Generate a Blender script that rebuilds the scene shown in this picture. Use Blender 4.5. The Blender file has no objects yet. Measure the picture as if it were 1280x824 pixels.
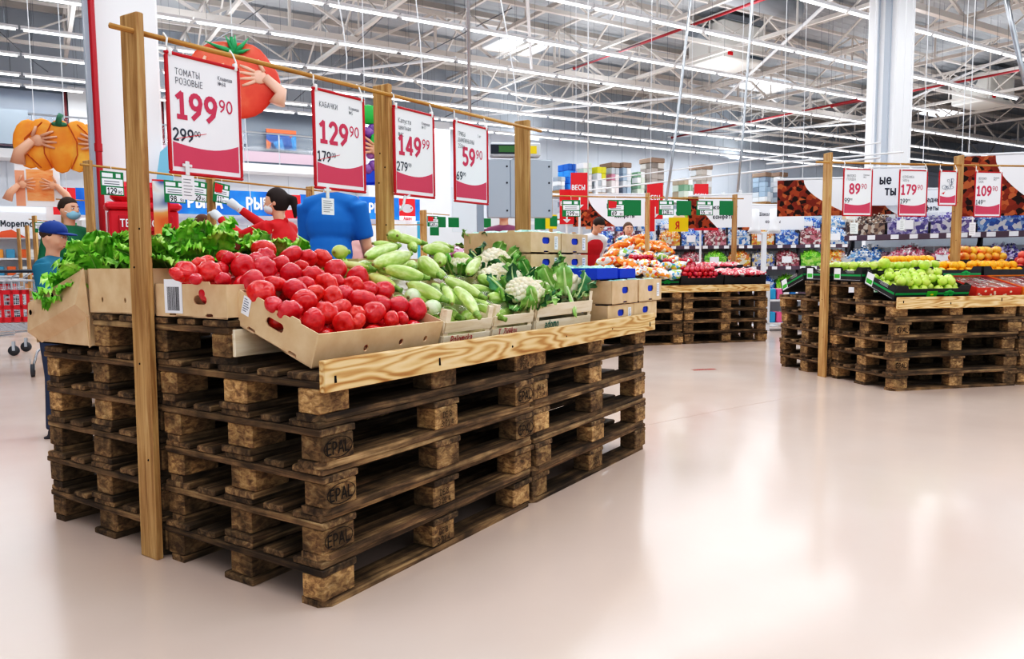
import bpy, bmesh, math, random
from mathutils import Vector, Matrix, Euler
random.seed(7)
rnd = random.uniform
SC = bpy.context.scene
COL = SC.collection
pi = math.pi
rad = math.radians

# ---------------------------------------------------------------- survey of the photograph
CAM = Vector((-1.546, -1.690, 1.039)); YAW = rad(33.088); PIT = rad(-4.895); ROL = rad(-.408); FPX = 956.3
def _basis():
    cp, sp, cy, sy = math.cos(PIT), math.sin(PIT), math.cos(YAW), math.sin(YAW)
    f = Vector((cp*cy, cp*sy, sp)); r = Vector((sy, -cy, 0)); u = r.cross(f)
    c, s = math.cos(ROL), math.sin(ROL)
    return r*c+u*s, u*c-r*s, f
BR, BU, BF = _basis()
def ray(px, py): return BR*((px-640)/FPX) + BU*((412-py)/FPX) + BF
def at(px, py, D): return CAM + ray(px, py)*D
def at_z(px, py, z):
    d = ray(px, py); return CAM + d*((z-CAM.z)/d.z)
def at_y(px, py, y):
    d = ray(px, py); return CAM + d*((y-CAM.y)/d.y)
UX = Vector((.9063, -.4226, 0)); VX = Vector((.4226, .9063, 0))   # the building's own axes
ANG = rad(-25)
def uv(u, v, z): return UX*u + VX*v + Vector((0, 0, z))
def at_v(px, py, V):
    d = ray(px, py); return CAM + d*((V-CAM.dot(VX))/d.dot(VX))

# ---------------------------------------------------------------- materials
def lin(c):
    if isinstance(c, str):
        c = [int(c[i:i+2], 16)/255 for i in (0, 2, 4)]
    return tuple((x/12.92 if x <= .04045 else ((x+.055)/1.055)**2.4) for x in c)+(1,)
MATS = {}
def newmat(name):
    m = bpy.data.materials.new(name); m.use_nodes = True
    nt = m.node_tree; b = nt.nodes['Principled BSDF']
    return m, nt, b
def mat(col, rough=.5, metal=0, emit=0, alpha=1, coat=0, trans=0, sss=0, key=None, spec=None):
    k = key or (col, rough, metal, emit, alpha, coat, trans, sss, spec)
    if k in MATS: return MATS[k]
    m, nt, b = newmat('m_%d' % len(MATS))
    b.inputs['Base Color'].default_value = lin(col); b.inputs['Roughness'].default_value = rough
    b.inputs['Metallic'].default_value = metal; b.inputs['Alpha'].default_value = alpha
    if coat: b.inputs['Coat Weight'].default_value = coat; b.inputs['Coat Roughness'].default_value = .12
    if trans: b.inputs['Transmission Weight'].default_value = trans
    if spec is not None: b.inputs['Specular IOR Level'].default_value = spec
    if emit:
        b.inputs['Emission Color'].default_value = lin(col); b.inputs['Emission Strength'].default_value = emit
    m.diffuse_color = lin(col)
    MATS[k] = m; return m
def nodes(nt, *specs):
    return [nt.nodes.new(s) for s in specs]
def ramp(nt, stops):
    r = nt.nodes.new('ShaderNodeValToRGB'); e = r.color_ramp.elements
    while len(e) > 1: e.remove(e[0])
    e[0].position = stops[0][0]; e[0].color = lin(stops[0][1])
    for p, c in stops[1:]:
        q = e.new(p); q.color = lin(c)
    return r
def wood(name, stops, scale=(2.5, 40, 40), rot=(0, 0, 0), rough=.75, rings=0, bump=.4, spots=0, vary=.35, det=6):
    """grain stretched along local X; every object shifts the pattern and its tone by its own random number"""
    m, nt, b = newmat(name); L = nt.links.new
    tc, mp, oi, add, ns = nodes(nt, 'ShaderNodeTexCoord', 'ShaderNodeMapping', 'ShaderNodeObjectInfo', 'ShaderNodeVectorMath', 'ShaderNodeTexNoise')
    mul = nt.nodes.new('ShaderNodeVectorMath'); mul.operation = 'SCALE'; mul.inputs[3].default_value = 37
    comb = nt.nodes.new('ShaderNodeCombineXYZ')
    L(oi.outputs['Random'], comb.inputs[0]); L(oi.outputs['Random'], comb.inputs[1]); L(oi.outputs['Random'], comb.inputs[2])
    L(comb.outputs[0], mul.inputs[0]); L(tc.outputs['Object'], add.inputs[0]); L(mul.outputs[0], add.inputs[1])
    mp.inputs['Rotation'].default_value = rot
    L(add.outputs[0], mp.inputs[0]); mp.inputs['Scale'].default_value = scale
    L(mp.outputs[0], ns.inputs['Vector']); ns.inputs['Scale'].default_value = 1; ns.inputs['Detail'].default_value = det
    ns.inputs['Roughness'].default_value = .65; ns.inputs['Distortion'].default_value = .6
    fac = ns.outputs['Fac']
    if rings:
        mp2, wv = nodes(nt, 'ShaderNodeMapping', 'ShaderNodeTexWave')
        mp2.inputs['Rotation'].default_value = rot
        mp2.inputs['Scale'].default_value = (2.2, 15, 15); L(add.outputs[0], mp2.inputs[0]); L(mp2.outputs[0], wv.inputs['Vector'])
        wv.inputs['Scale'].default_value = rings; wv.inputs['Distortion'].default_value = 7; wv.inputs['Detail'].default_value = 3
        wv.inputs['Detail Scale'].default_value = .8; wv.bands_direction = 'Z'
        mx = nt.nodes.new('ShaderNodeMath'); mx.operation = 'MULTIPLY_ADD'; mx.inputs[1].default_value = .55
        m2 = nt.nodes.new('ShaderNodeMath'); m2.operation = 'MULTIPLY'; m2.inputs[1].default_value = .5
        n3 = nt.nodes.new('ShaderNodeTexNoise'); n3.inputs['Scale'].default_value = 1; n3.inputs['Detail'].default_value = 1.5; L(mp2.outputs[0], n3.inputs['Vector'])
        k1 = nt.nodes.new('ShaderNodeMath'); k1.operation = 'MULTIPLY'; k1.inputs[1].default_value = 34*rings; L(n3.outputs['Fac'], k1.inputs[0])
        k2 = nt.nodes.new('ShaderNodeMath'); k2.operation = 'SINE'; L(k1.outputs[0], k2.inputs[0])
        k3 = nt.nodes.new('ShaderNodeMath'); k3.operation = 'MULTIPLY_ADD'; k3.inputs[1].default_value = .5; k3.inputs[2].default_value = .5; L(k2.outputs[0], k3.inputs[0])
        mx.inputs[1].default_value = .3
        L(fac, m2.inputs[0]); L(k3.outputs[0], mx.inputs[0]); L(m2.outputs[0], mx.inputs[2]); fac = mx.outputs[0]
    r = ramp(nt, stops); L(fac, r.inputs[0]); col = r.outputs[0]
    if spots:     # soot, burn and wear in large soft patches
        n2 = nt.nodes.new('ShaderNodeTexNoise'); n2.inputs['Scale'].default_value = 9; n2.inputs['Detail'].default_value = 4
        L(add.outputs[0], n2.inputs['Vector'])
        r2 = ramp(nt, [(.38, '2a2622'), (.62, 'ffffff')]); L(n2.outputs['Fac'], r2.inputs[0])
        mm = nt.nodes.new('ShaderNodeMix'); mm.data_type = 'RGBA'; mm.blend_type = 'MULTIPLY'; mm.inputs[0].default_value = spots
        L(col, mm.inputs[6]); L(r2.outputs[0], mm.inputs[7]); col = mm.outputs[2]
    hv = nt.nodes.new('ShaderNodeHueSaturation')
    mr = nt.nodes.new('ShaderNodeMapRange'); mr.inputs[3].default_value = 1-vary; mr.inputs[4].default_value = 1+vary
    L(oi.outputs['Random'], mr.inputs[0]); L(mr.outputs[0], hv.inputs['Value']); L(col, hv.inputs['Color'])
    L(hv.outputs[0], b.inputs['Base Color']); b.inputs['Roughness'].default_value = rough
    bp = nt.nodes.new('ShaderNodeBump'); bp.inputs['Strength'].default_value = bump; bp.inputs['Distance'].default_value = .004
    L(ns.outputs['Fac'], bp.inputs['Height']); L(bp.outputs[0], b.inputs['Normal'])
    return m
def mottled(name, stops, scale=8, rough=.5, detail=5, bump=0, coord='Object', vary=0, coat=0, stretch=(1, 1, 1), voro=False, dist=.003, sss=0, emit=0):
    m, nt, b = newmat(name); L = nt.links.new
    tc, mp, oi, add = nodes(nt, 'ShaderNodeTexCoord', 'ShaderNodeMapping', 'ShaderNodeObjectInfo', 'ShaderNodeVectorMath')
    sc = nt.nodes.new('ShaderNodeMath'); sc.operation = 'MULTIPLY'; sc.inputs[1].default_value = 23
    L(oi.outputs['Random'], sc.inputs[0]); L(tc.outputs[coord], add.inputs[0]); L(sc.outputs[0], add.inputs[1])
    mp.inputs['Scale'].default_value = stretch; L(add.outputs[0], mp.inputs[0])
    if voro:
        ns = nt.nodes.new('ShaderNodeTexVoronoi'); out = nt.nodes.new('ShaderNodeSeparateColor')
        L(ns.outputs['Color'], out.inputs[0]); fac = out.outputs[0]
    else:
        ns = nt.nodes.new('ShaderNodeTexNoise'); ns.inputs['Detail'].default_value = detail; fac = ns.outputs['Fac']
    ns.inputs['Scale'].default_value = scale; L(mp.outputs[0], ns.inputs['Vector'])
    r = ramp(nt, stops); L(fac, r.inputs[0]); col = r.outputs[0]
    if voro: r.color_ramp.interpolation = 'CONSTANT'
    if vary:
        hv = nt.nodes.new('ShaderNodeHueSaturation'); mr = nt.nodes.new('ShaderNodeMapRange')
        mr.inputs[3].default_value = 1-vary; mr.inputs[4].default_value = 1+vary
        mh = nt.nodes.new('ShaderNodeMapRange'); mh.inputs[3].default_value = .5-vary*.05; mh.inputs[4].default_value = .5+vary*.05
        L(oi.outputs['Random'], mr.inputs[0]); L(oi.outputs['Random'], mh.inputs[0])
        L(mr.outputs[0], hv.inputs['Value']); L(mh.outputs[0], hv.inputs['Hue']); L(col, hv.inputs['Color']); col = hv.outputs[0]
    L(col, b.inputs['Base Color']); b.inputs['Roughness'].default_value = rough
    if coat: b.inputs['Coat Weight'].default_value = coat; b.inputs['Coat Roughness'].default_value = .15
    if sss: b.inputs['Subsurface Weight'].default_value = sss; b.inputs['Subsurface Radius'].default_value = (.02, .01, .005)
    if emit: L(col, b.inputs['Emission Color']); b.inputs['Emission Strength'].default_value = emit
    if bump:
        bp = nt.nodes.new('ShaderNodeBump'); bp.inputs['Strength'].default_value = bump; bp.inputs['Distance'].default_value = dist
        L(fac, bp.inputs['Height']); L(bp.outputs[0], b.inputs['Normal'])
    return m

DARK = [(.25, '2c231b'), (.42, '53432f'), (.55, '76603f'), (.68, '91784f'), (.85, 'b39c74')]
M_board = wood('pallet_board', [(.25, '2b1f14'), (.42, '5d4833'), (.56, '8b7050'), (.75, 'c2a67c')], spots=.62, vary=.42)
M_boardY = wood('pallet_board_cross', [(.25, '2b1f14'), (.42, '5d4833'), (.56, '8b7050'), (.75, 'c2a67c')], scale=(40, 2.5, 40), spots=.62, vary=.42)
M_block = wood('pallet_block', [(.25, '463522'), (.42, '846545'), (.56, 'b39164'), (.78, 'dcc094')], scale=(30, 30, 60), spots=.62, vary=.42, bump=.7, det=8)
M_pine = wood('pine_plank', [(.14, '8f5f31'), (.24, 'bd8b50'), (.36, 'dcb47b'), (.5, 'ebcb97'), (.8, 'f6e0b8')], scale=(2.2, 22, 22), rings=1.5, bump=.12, vary=.04, rough=.5)
M_post = wood('post_wood', [(.25, '7f5a32'), (.42, 'a98051'), (.58, 'c5a06c'), (.8, 'e0c394')], scale=(45, 45, 2.2), rings=0, bump=.3, vary=.1, rough=.6)
M_postR = wood('rod_wood', [(.25, '80582c'), (.5, 'b78745'), (.8, 'd6ab6b')], scale=(3, 60, 60), bump=.1, vary=.1, rough=.5)
M_palewood = wood('crate_wood', [(.25, 'd6bf9c'), (.5, 'efdfc4'), (.8, 'f8efdd')], scale=(3, 30, 30), bump=.1, vary=.08)
M_kraft = mottled('kraft_card', [(.3, 'd0b08a'), (.7, 'e0c4a1')], scale=14, rough=.8, bump=.05, vary=.06)
M_kraftD = mottled('kraft_inside', [(.3, '8f6f4c'), (.7, 'a98860')], scale=14, rough=.85)
M_black = mottled('black_card', [(.3, '202024'), (.7, '302f33')], scale=10, rough=.45)
M_hole = mat('0c0a08', .9)
M_white = mat('f2f3f4', .5)
M_paper = mat('f3f6fc', .6)
M_steel = mat('b9bec4', .3, .9)
M_rail = mat('e9edf2', .4)
M_green = mat('0f8f4a', .4)
M_tagg = mat('0c7a45', .4)
M_red = mat('d61f2c', .4)
M_dred = mat('c01828', .3)
M_ink = mat('3a3f4c', .6)
M_pinkink = mat('c9405f', .6)
M_pink = mat('cf4a66', .5)
M_blackp = mat('17171a', .5)
def glassy(name, col, alpha, rough=.15):
    m, nt, b = newmat(name); L = nt.links.new
    tr, gl, mx = nodes(nt, 'ShaderNodeBsdfTransparent', 'ShaderNodeBsdfGlossy', 'ShaderNodeMixShader')
    tr.inputs[0].default_value = lin(col); gl.inputs['Roughness'].default_value = rough
    lw = nt.nodes.new('ShaderNodeLayerWeight'); lw.inputs[0].default_value = .35
    ma = nt.nodes.new('ShaderNodeMath'); ma.operation = 'MULTIPLY_ADD'; ma.inputs[1].default_value = .5; ma.inputs[2].default_value = alpha
    ma.use_clamp = True
    L(lw.outputs['Facing'], ma.inputs[0])
    L(ma.outputs[0], mx.inputs[0]); L(tr.outputs[0], mx.inputs[1]); L(gl.outputs[0], mx.inputs[2])
    L(mx.outputs[0], nt.nodes['Material Output'].inputs[0]); return m
M_acryl = glassy('clear_acrylic', 'ffffff', .03, .08)
M_film = glassy('clear_film', 'f2f8f2', .12, .25)

# ---------------------------------------------------------------- mesh helpers
class MB:
    def __init__(s): s.v = []; s.f = []; s.m = []
    def add(s, vs, fs, mi=0, M=None):
        o = len(s.v)
        s.v += [tuple(M @ Vector(p)) for p in vs] if M is not None else [tuple(p) for p in vs]
        s.f += [tuple(i+o for i in f) for f in fs]; s.m += [mi]*len(fs); return s
    def box(s, x0, x1, y0, y1, z0, z1, mi=0, M=None, ch=0):
        if ch:
            pr = [(x0+ch, y0), (x1-ch, y0), (x1, y0+ch), (x1, y1-ch), (x1-ch, y1), (x0+ch, y1), (x0, y1-ch), (x0, y0+ch)]
            return s.prism(pr, z0, z1, mi, M)
        vs = [(x, y, z) for z in (z0, z1) for y in (y0, y1) for x in (x0, x1)]
        return s.add(vs, [(0, 2, 3, 1), (4, 5, 7, 6), (0, 1, 5, 4), (2, 6, 7, 3), (0, 4, 6, 2), (1, 3, 7, 5)], mi, M)
    def bev(s, x0, x1, y0, y1, z0, z1, b=.003, mi=0, M=None):
        """box with all edges chamfered"""
        cs = []
        for z, i in ((z0, b), (z0+b, 0), (z1-b, 0), (z1, b)):
            a0, a1, c0, c1 = x0+i, x1-i, y0+i, y1-i; k = b
            cs.append([(a0+k, c0, z), (a1-k, c0, z), (a1, c0+k, z), (a1, c1-k, z), (a1-k, c1, z), (a0+k, c1, z), (a0, c1-k, z), (a0, c0+k, z)])
        vs = sum(cs, []); fs = [tuple(range(7, -1, -1)), tuple(range(24, 32))]
        for r in range(3):
            for k in range(8):
                j = (k+1) % 8; fs.append((r*8+k, r*8+j, r*8+8+j, r*8+8+k))
        return s.add(vs, fs, mi, M)
    def prism(s, pts, z0, z1, mi=0, M=None):
        n = len(pts)
        return s.add([(x, y, z0) for x, y in pts]+[(x, y, z1) for x, y in pts],
                     [tuple(range(n-1, -1, -1)), tuple(range(n, 2*n))]+[(i, (i+1) % n, (i+1) % n+n, i+n) for i in range(n)], mi, M)
    def tube(s, pts, r, n=8, mi=0, M=None, cap=True):
        pts = [Vector(p) for p in pts]; rs = r if isinstance(r, (list, tuple)) else [r]*len(pts); vs = []; fs = []
        t0 = (pts[1]-pts[0]).normalized(); a = t0.orthogonal().normalized()
        for i, p in enumerate(pts):
            t = (pts[min(i+1, len(pts)-1)]-pts[max(i-1, 0)]).normalized()
            a = (a-t*a.dot(t)).normalized(); b = t.cross(a)
            for k in range(n):
                an = 2*pi*k/n; vs.append(p+(a*math.cos(an)+b*math.sin(an))*rs[i])
        for i in range(len(pts)-1):
            for k in range(n):
                j = (k+1) % n; fs.append((i*n+k, i*n+j, (i+1)*n+j, (i+1)*n+k))
        if cap: fs += [tuple(range(n-1, -1, -1)), tuple(range((len(pts)-1)*n, len(pts)*n))]
        return s.add(vs, fs, mi, M)
    def beam(s, a, b, w, h, mi=0):
        a = Vector(a); b = Vector(b); d = (b-a); l = d.length; q = d.to_track_quat('X', 'Z')
        M = Matrix.Translation(a) @ q.to_matrix().to_4x4()
        return s.box(0, l, -w/2, w/2, -h/2, h/2, mi, M)
    def lathe(s, prof, n=16, mi=0, M=None, fn=None):
        vs = []; fs = []
        for r, z in prof:
            for k in range(n):
                an = 2*pi*k/n; q = Vector((r*math.cos(an), r*math.sin(an), z))
                vs.append(fn(q, an) if fn else q)
        for i in range(len(prof)-1):
            for k in range(n):
                j = (k+1) % n; fs.append((i*n+k, i*n+j, (i+1)*n+j, (i+1)*n+k))
        if prof[0][0] > 1e-5: fs.append(tuple(range(n-1, -1, -1)))
        if prof[-1][0] > 1e-5: fs.append(tuple(range((len(prof)-1)*n, len(prof)*n)))
        return s.add(vs, fs, mi, M)
    def ball(s, c, rx, ry=None, rz=None, n=12, mi=0, M=None, fn=None):
        ry = ry or rx; rz = rz or rx; c = Vector(c); h = max(4, n//2); vs = [(0, 0, -1)]; fs = []
        for i in range(1, h):
            ph = pi*i/h-pi/2
            for k in range(n):
                an = 2*pi*k/n; vs.append((math.cos(ph)*math.cos(an), math.cos(ph)*math.sin(an), math.sin(ph)))
        vs.append((0, 0, 1))
        for k in range(n):
            fs.append((0, 1+(k+1) % n, 1+k))
            for i in range(h-2):
                a = 1+i*n; fs.append((a+k, a+(k+1) % n, a+n+(k+1) % n, a+n+k))
            fs.append((len(vs)-1, 1+(h-2)*n+k, 1+(h-2)*n+(k+1) % n))
        out = []
        for p in vs:
            p = Vector(p)
            if fn: p = fn(p)
            out.append(Vector((c.x+p.x*rx, c.y+p.y*ry, c.z+p.z*rz)))
        return s.add(out, fs, mi, M)
    def mesh(s, name, mats, smooth=False):
        me = bpy.data.meshes.new(name); me.from_pydata(s.v, [], s.f)
        mats = mats if isinstance(mats, (list, tuple)) else [mats]
        for m in mats: me.materials.append(m)
        if len(mats) > 1: me.polygons.foreach_set('material_index', s.m)
        if smooth: me.polygons.foreach_set('use_smooth', [True]*len(s.f))
        me.update(); return me
    def build(s, name, mats, parent=None, smooth=False, loc=None, rot=None):
        return obj(name, s.mesh(name, mats, smooth), parent, loc, rot)
KIDS = {}
def obj(name, me, parent=None, loc=None, rot=None):
    o = bpy.data.objects.new(name, me); COL.objects.link(o)
    if parent is not None: o.parent = parent; KIDS.setdefault(parent.name, []).append(o)
    if loc is not None: o.location = loc
    if rot is not None: o.rotation_euler = rot
    return o
def tag(o, label=None, cat=None, group=None, kind=None):
    if label: o['label'] = label
    if cat: o['category'] = cat
    if group: o['group'] = group
    if kind: o['kind'] = kind
    return o
def thing(name, label, cat, loc=(0, 0, 0), rot=(0, 0, 0), group=None):
    if not isinstance(rot, (tuple, list, Euler)): rot = (0, 0, rot)
    return tag(obj(name, None, None, loc, rot), label, cat, group)
def solo(name, mb, mats, label, cat, group=None, loc=None, rot=None, smooth=False, kind=None):
    return tag(mb.build(name, mats, None, smooth, loc, rot), label, cat, group, kind)
def struct(name, mb, mats, loc=None, rot=None):
    return tag(mb.build(name, mats, None, False, loc, rot), kind='structure')
def dup(o, loc=None, rot=None, label=None, group=None, scale=None):
    c = _copy(o, None)
    if loc is not None: c.location = loc
    if rot is not None: c.rotation_euler = rot if isinstance(rot, (tuple, list, Euler)) else (0, 0, rot)
    if label: c['label'] = label
    if group: c['group'] = group
    if scale is not None: c.scale = (scale,)*3 if isinstance(scale, (int, float)) else scale
    return c
def _copy(o, parent):
    c = o.copy(); COL.objects.link(c)
    if parent is not None: c.parent = parent; KIDS.setdefault(parent.name, []).append(c)
    for ch in KIDS.get(o.name, ()): _copy(ch, c)
    return c
def drop(o):
    for ch in KIDS.pop(o.name, []): drop(ch)
    bpy.data.objects.remove(o)
def frame(o, deg):
    a = rad(deg); M = Matrix.Translation(o) @ Matrix.Rotation(a, 4, 'Z'); return M
DG = bpy.context.evaluated_depsgraph_get
def curve_to_mesh(cu, name):
    o = bpy.data.objects.new('t', cu)
    me = bpy.data.meshes.new_from_object(o); me.name = name
    bpy.data.objects.remove(o); return me
def flat_panel(outline, holes=(), t=.004):
    """flat sheet in XY with real holes, thickness t, returned as (verts, faces)"""
    cu = bpy.data.curves.new('p', 'CURVE'); cu.dimensions = '2D'; cu.fill_mode = 'BOTH'; cu.extrude = t/2*100
    for pts in [outline]+list(holes):
        sp = cu.splines.new('POLY'); sp.points.add(len(pts)-1)
        for i, p in enumerate(pts): sp.points[i].co = (p[0]*100, p[1]*100, 0, 1)
        sp.use_cyclic_u = True
    me = curve_to_mesh(cu, 'p')
    out = ([tuple(v.co/100) for v in me.vertices], [tuple(p.vertices) for p in me.polygons])
    bpy.data.meshes.remove(me); bpy.data.curves.remove(cu); return out
def oval(cx, cy, rx, ry, n=12): return [(cx+rx*math.cos(2*pi*k/n), cy+ry*math.sin(2*pi*k/n)) for k in range(n)]
def slot(cx, cy, w, h, n=5):
    r = h/2; o = []
    for k in range(n+1): a = -pi/2+pi*k/n; o.append((cx+w/2-r+r*math.cos(a), cy+r*math.sin(a)))
    for k in range(n+1): a = pi/2+pi*k/n; o.append((cx-w/2+r+r*math.cos(a), cy+r*math.sin(a)))
    return o
TXT = {}
def text(s, size, m, parent, loc, name='lettering', bold=0, wmax=None, align='LEFT', rot=None, sx=1, thick=.0006):
    me = text_mesh(s, size, bold, wmax, align, thick, sx)
    if me.materials and me.materials[0] != m:
        me = me.copy(); me.materials.clear()
    if not me.materials: me.materials.append(m)
    return obj(name, me, parent, loc, rot)
# ---------------------------------------------------------------- stroke lettering (drawn here, upright sans)
def EL(cx, cy, rx, ry, a0=0, a1=360, n=14): return [(cx+rx*math.cos(rad(a0+(a1-a0)*k/n)), cy+ry*math.sin(rad(a0+(a1-a0)*k/n))) for k in range(n+1)]
_BOWL = lambda y0, y1, w: [(.08, y1)]+EL(w-(y1-y0)/2 if w-(y1-y0)/2 > .2 else .2, (y0+y1)/2, max(.15, w-max(.2, w-(y1-y0)/2)), (y1-y0)/2, 90, -90, 10)+[(.08, y0)]
GL = {
'0': (.6, [EL(.3, .5, .25, .46)]), '1': (.52, [[(.07, .78), (.28, .96), (.28, .04)], [(.08, .04), (.48, .04)]]),
'2': (.58, [EL(.28, .7, .22, .26, 160, -30)+[(.07, .04), (.53, .04)]]), '3': (.58, [EL(.25, .73, .22, .23, 140, -90), EL(.25, .27, .26, .23, 90, -140)]),
'4': (.6, [[(.42, .04), (.42, .96), (.05, .28), (.57, .28)]]), '5': (.58, [[(.5, .96), (.13, .96), (.1, .54)]+EL(.26, .31, .25, .27, 110, -140)]),
'6': (.6, [EL(.3, .29, .23, .25), [(.47, .96), (.2, .72), (.075, .36)]]), '7': (.56, [[(.05, .96), (.52, .96), (.2, .04)]]),
'8': (.6, [EL(.3, .73, .2, .23), EL(.3, .27, .24, .23)]), '9': (.6, [EL(.29, .7, .23, .26), [(.52, .66), (.42, .3), (.14, .04)]]),
'А': (.64, [[(.03, 0), (.32, .97), (.61, 0)], [(.13, .32), (.51, .32)]]), 'Б': (.58, [[(.5, .96), (.08, .96)], [(.08, .98), (.08, .02)], _BOWL(.04, .55, .52)]),
'В': (.58, [[(.08, .98), (.08, .02)], _BOWL(.52, .96, .46), _BOWL(.04, .52, .52)]), 'Г': (.5, [[(.48, .96), (.08, .96), (.08, 0)]]),
'Д': (.7, [[(.03, -.16), (.03, .04), (.67, .04), (.67, -.16)], [(.12, .04), (.22, .96), (.56, .96), (.56, .04)]]),
'Е': (.54, [[(.5, .96), (.08, .96), (.08, .04), (.5, .04)], [(.08, .52), (.45, .52)]]), 'Ж': (.84, [[(.42, 0), (.42, 1)], [(.04, 1), (.4, .5), (.03, 0)], [(.8, 1), (.44, .5), (.81, 0)]]),
'З': (.56, [EL(.23, .73, .22, .23, 140, -90), EL(.23, .27, .26, .23, 90, -140)]), 'И': (.66, [[(.08, 1), (.08, .04), (.56, .96), (.56, 0)]]), 'Й': (.66, [[(.08, 1), (.08, .04), (.56, .96), (.56, 0)], [(.2, 1.18), (.32, 1.1), (.44, 1.18)]]),
'К': (.58, [[(.08, 0), (.08, 1)], [(.54, 1), (.12, .5), (.57, 0)]]), 'Л': (.62, [[(.02, .04), (.12, .06), (.2, .96), (.53, .96), (.53, 0)]]), 'М': (.76, [[(.08, 0), (.1, .97), (.38, .3), (.66, .97), (.68, 0)]]),
'Н': (.64, [[(.08, 0), (.08, 1)], [(.56, 0), (.56, 1)], [(.08, .5), (.56, .5)]]), 'О': (.7, [EL(.35, .5, .29, .46)]), 'П': (.64, [[(.08, 0), (.08, .96), (.56, .96), (.56, 0)]]),
'Р': (.56, [[(.08, 0), (.08, .98)], _BOWL(.42, .96, .5)]), 'С': (.6, [EL(.33, .5, .27, .46, 50, 310)]), 'Т': (.58, [[(.02, .96), (.56, .96)], [(.29, .96), (.29, 0)]]),
'У': (.58, [[(.03, 1), (.3, .38)], [(.56, 1), (.24, .12), (.06, .04)]]), 'Х': (.6, [[(.03, 1), (.57, 0)], [(.57, 1), (.03, 0)]]), 'Ц': (.68, [[(.08, 1), (.08, .04), (.56, .04), (.56, 1)], [(.56, .04), (.65, .04), (.65, -.16)]]),
'Ш': (.86, [[(.08, 1), (.08, .04), (.78, .04), (.78, 1)], [(.43, 1), (.43, .04)]]), 'Ь': (.56, [[(.08, 1), (.08, .02)], _BOWL(.04, .55, .5)]), 'Ы': (.76, [[(.08, 1), (.08, .02)], _BOWL(.04, .55, .46), [(.67, 0), (.67, 1)]]),
'Я': (.58, [[(.5, 0), (.5, .98)], [(.58-x, y) for x, y in _BOWL(.42, .96, .5)], [(.3, .42), (.04, 0)]]), 'Ч': (.58, [[(.07, 1), (.07, .6), (.16, .45), (.5, .45)], [(.5, 0), (.5, 1)]]),
'№': (.95, [[(.06, 0), (.08, .96), (.5, .04), (.52, 1)], EL(.76, .62, .13, .17), [(.62, .3), (.9, .3)]]), '.': (.24, [[(.1, .02), (.14, .02)]]), '-': (.4, [[(.05, .4), (.35, .4)]]),
'I': (.24, [[(.12, 0), (.12, 1)]]), 'L': (.5, [[(.08, 1), (.08, .04), (.48, .04)]]), 'D': (.64, [[(.08, 1), (.08, 0)], [(.08, .96)]+EL(.28, .5, .3, .46, 90, -90)+[(.08, .04)]]), 'N': (.66, [[(.08, 0), (.08, .96), (.56, .04), (.56, 1)]]), 'Z': (.58, [[(.05, .96), (.53, .96), (.05, .04), (.54, .04)]]),
'о': (.56, [EL(.28, .35, .22, .32)]), 'а': (.54, [EL(.25, .22, .19, .19), [(.1, .64), (.28, .69), (.44, .56), (.44, 0)]]), 'е': (.55, [[(.07, .36), (.48, .36)]+EL(.27, .35, .21, .32, 5, 320)]), 'р': (.56, [[(.08, -.28), (.08, .7)], EL(.28, .35, .2, .31)]),
'с': (.5, [EL(.28, .35, .22, .32, 50, 310)]), 'у': (.5, [[(.03, .7), (.26, .1)], [(.48, .7), (.2, -.22), (.05, -.27)]]), 'ф': (.74, [EL(.37, .35, .3, .28), [(.37, -.28), (.37, 1)]]), 'д': (.6, [[(.03, -.16), (.03, .04), (.57, .04), (.57, -.16)], [(.1, .04), (.2, .68), (.48, .68), (.48, .04)]]),
'б': (.56, [EL(.28, .3, .21, .28), [(.075, .35), (.15, .8), (.48, .97)]]), 'm': (.78, [[(.08, 0), (.08, .7)], [(.08, .55)]+EL(.24, .5, .15, .18, 150, 0)+[(.39, 0)], [(.39, .5)]+EL(.55, .5, .15, .18, 150, 0)+[(.7, 0)]]),
'd': (.56, [EL(.27, .35, .2, .31), [(.48, 0), (.48, 1)]]), 'l': (.24, [[(.12, 0), (.12, 1)]]), 'i': (.24, [[(.12, 0), (.12, .7)], [(.12, .9), (.12, .96)]]), 's': (.46, [[(.4, .62), (.24, .69), (.08, .56), (.38, .2), (.25, .02), (.06, .1)]]), 'k': (.5, [[(.08, 0), (.08, 1)], [(.44, .7), (.1, .33), (.47, 0)]]), 'j': (.26, [[(.14, .7), (.14, -.15), (.0, -.25)]]), 'ł': (.28, [[(.14, 0), (.14, 1)], [(.02, .4), (.26, .62)]]),
'n': (.52, [[(.08, 0), (.08, .7)], [(.08, .52)]+EL(.26, .48, .17, .2, 150, 0)+[(.43, 0)]]), 'P': None}
for a_, b_ in zip('ABCEHKMOPTXSF', 'АВСЕНКМОРТХСГ'):
    GL[a_] = GL[b_]
GL['S'] = (.54, [[(.47, .84), (.27, .97), (.08, .76), (.28, .52), (.49, .27), (.28, .03), (.05, .15)]])
for a_, b_ in zip('aoepcy', 'аоерсу'): GL[a_] = GL[b_]
GL['ó'] = (.56, GL['о'][1]+[[(.26, .82), (.36, .97)]])
for c in 'вгжзийклмнптхцшыьячю':
    if c.upper() in GL: w_, st = GL[c.upper()]; GL[c] = (w_*.8, [[(x*.8, y*.7) for x, y in q] for q in st])
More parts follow.
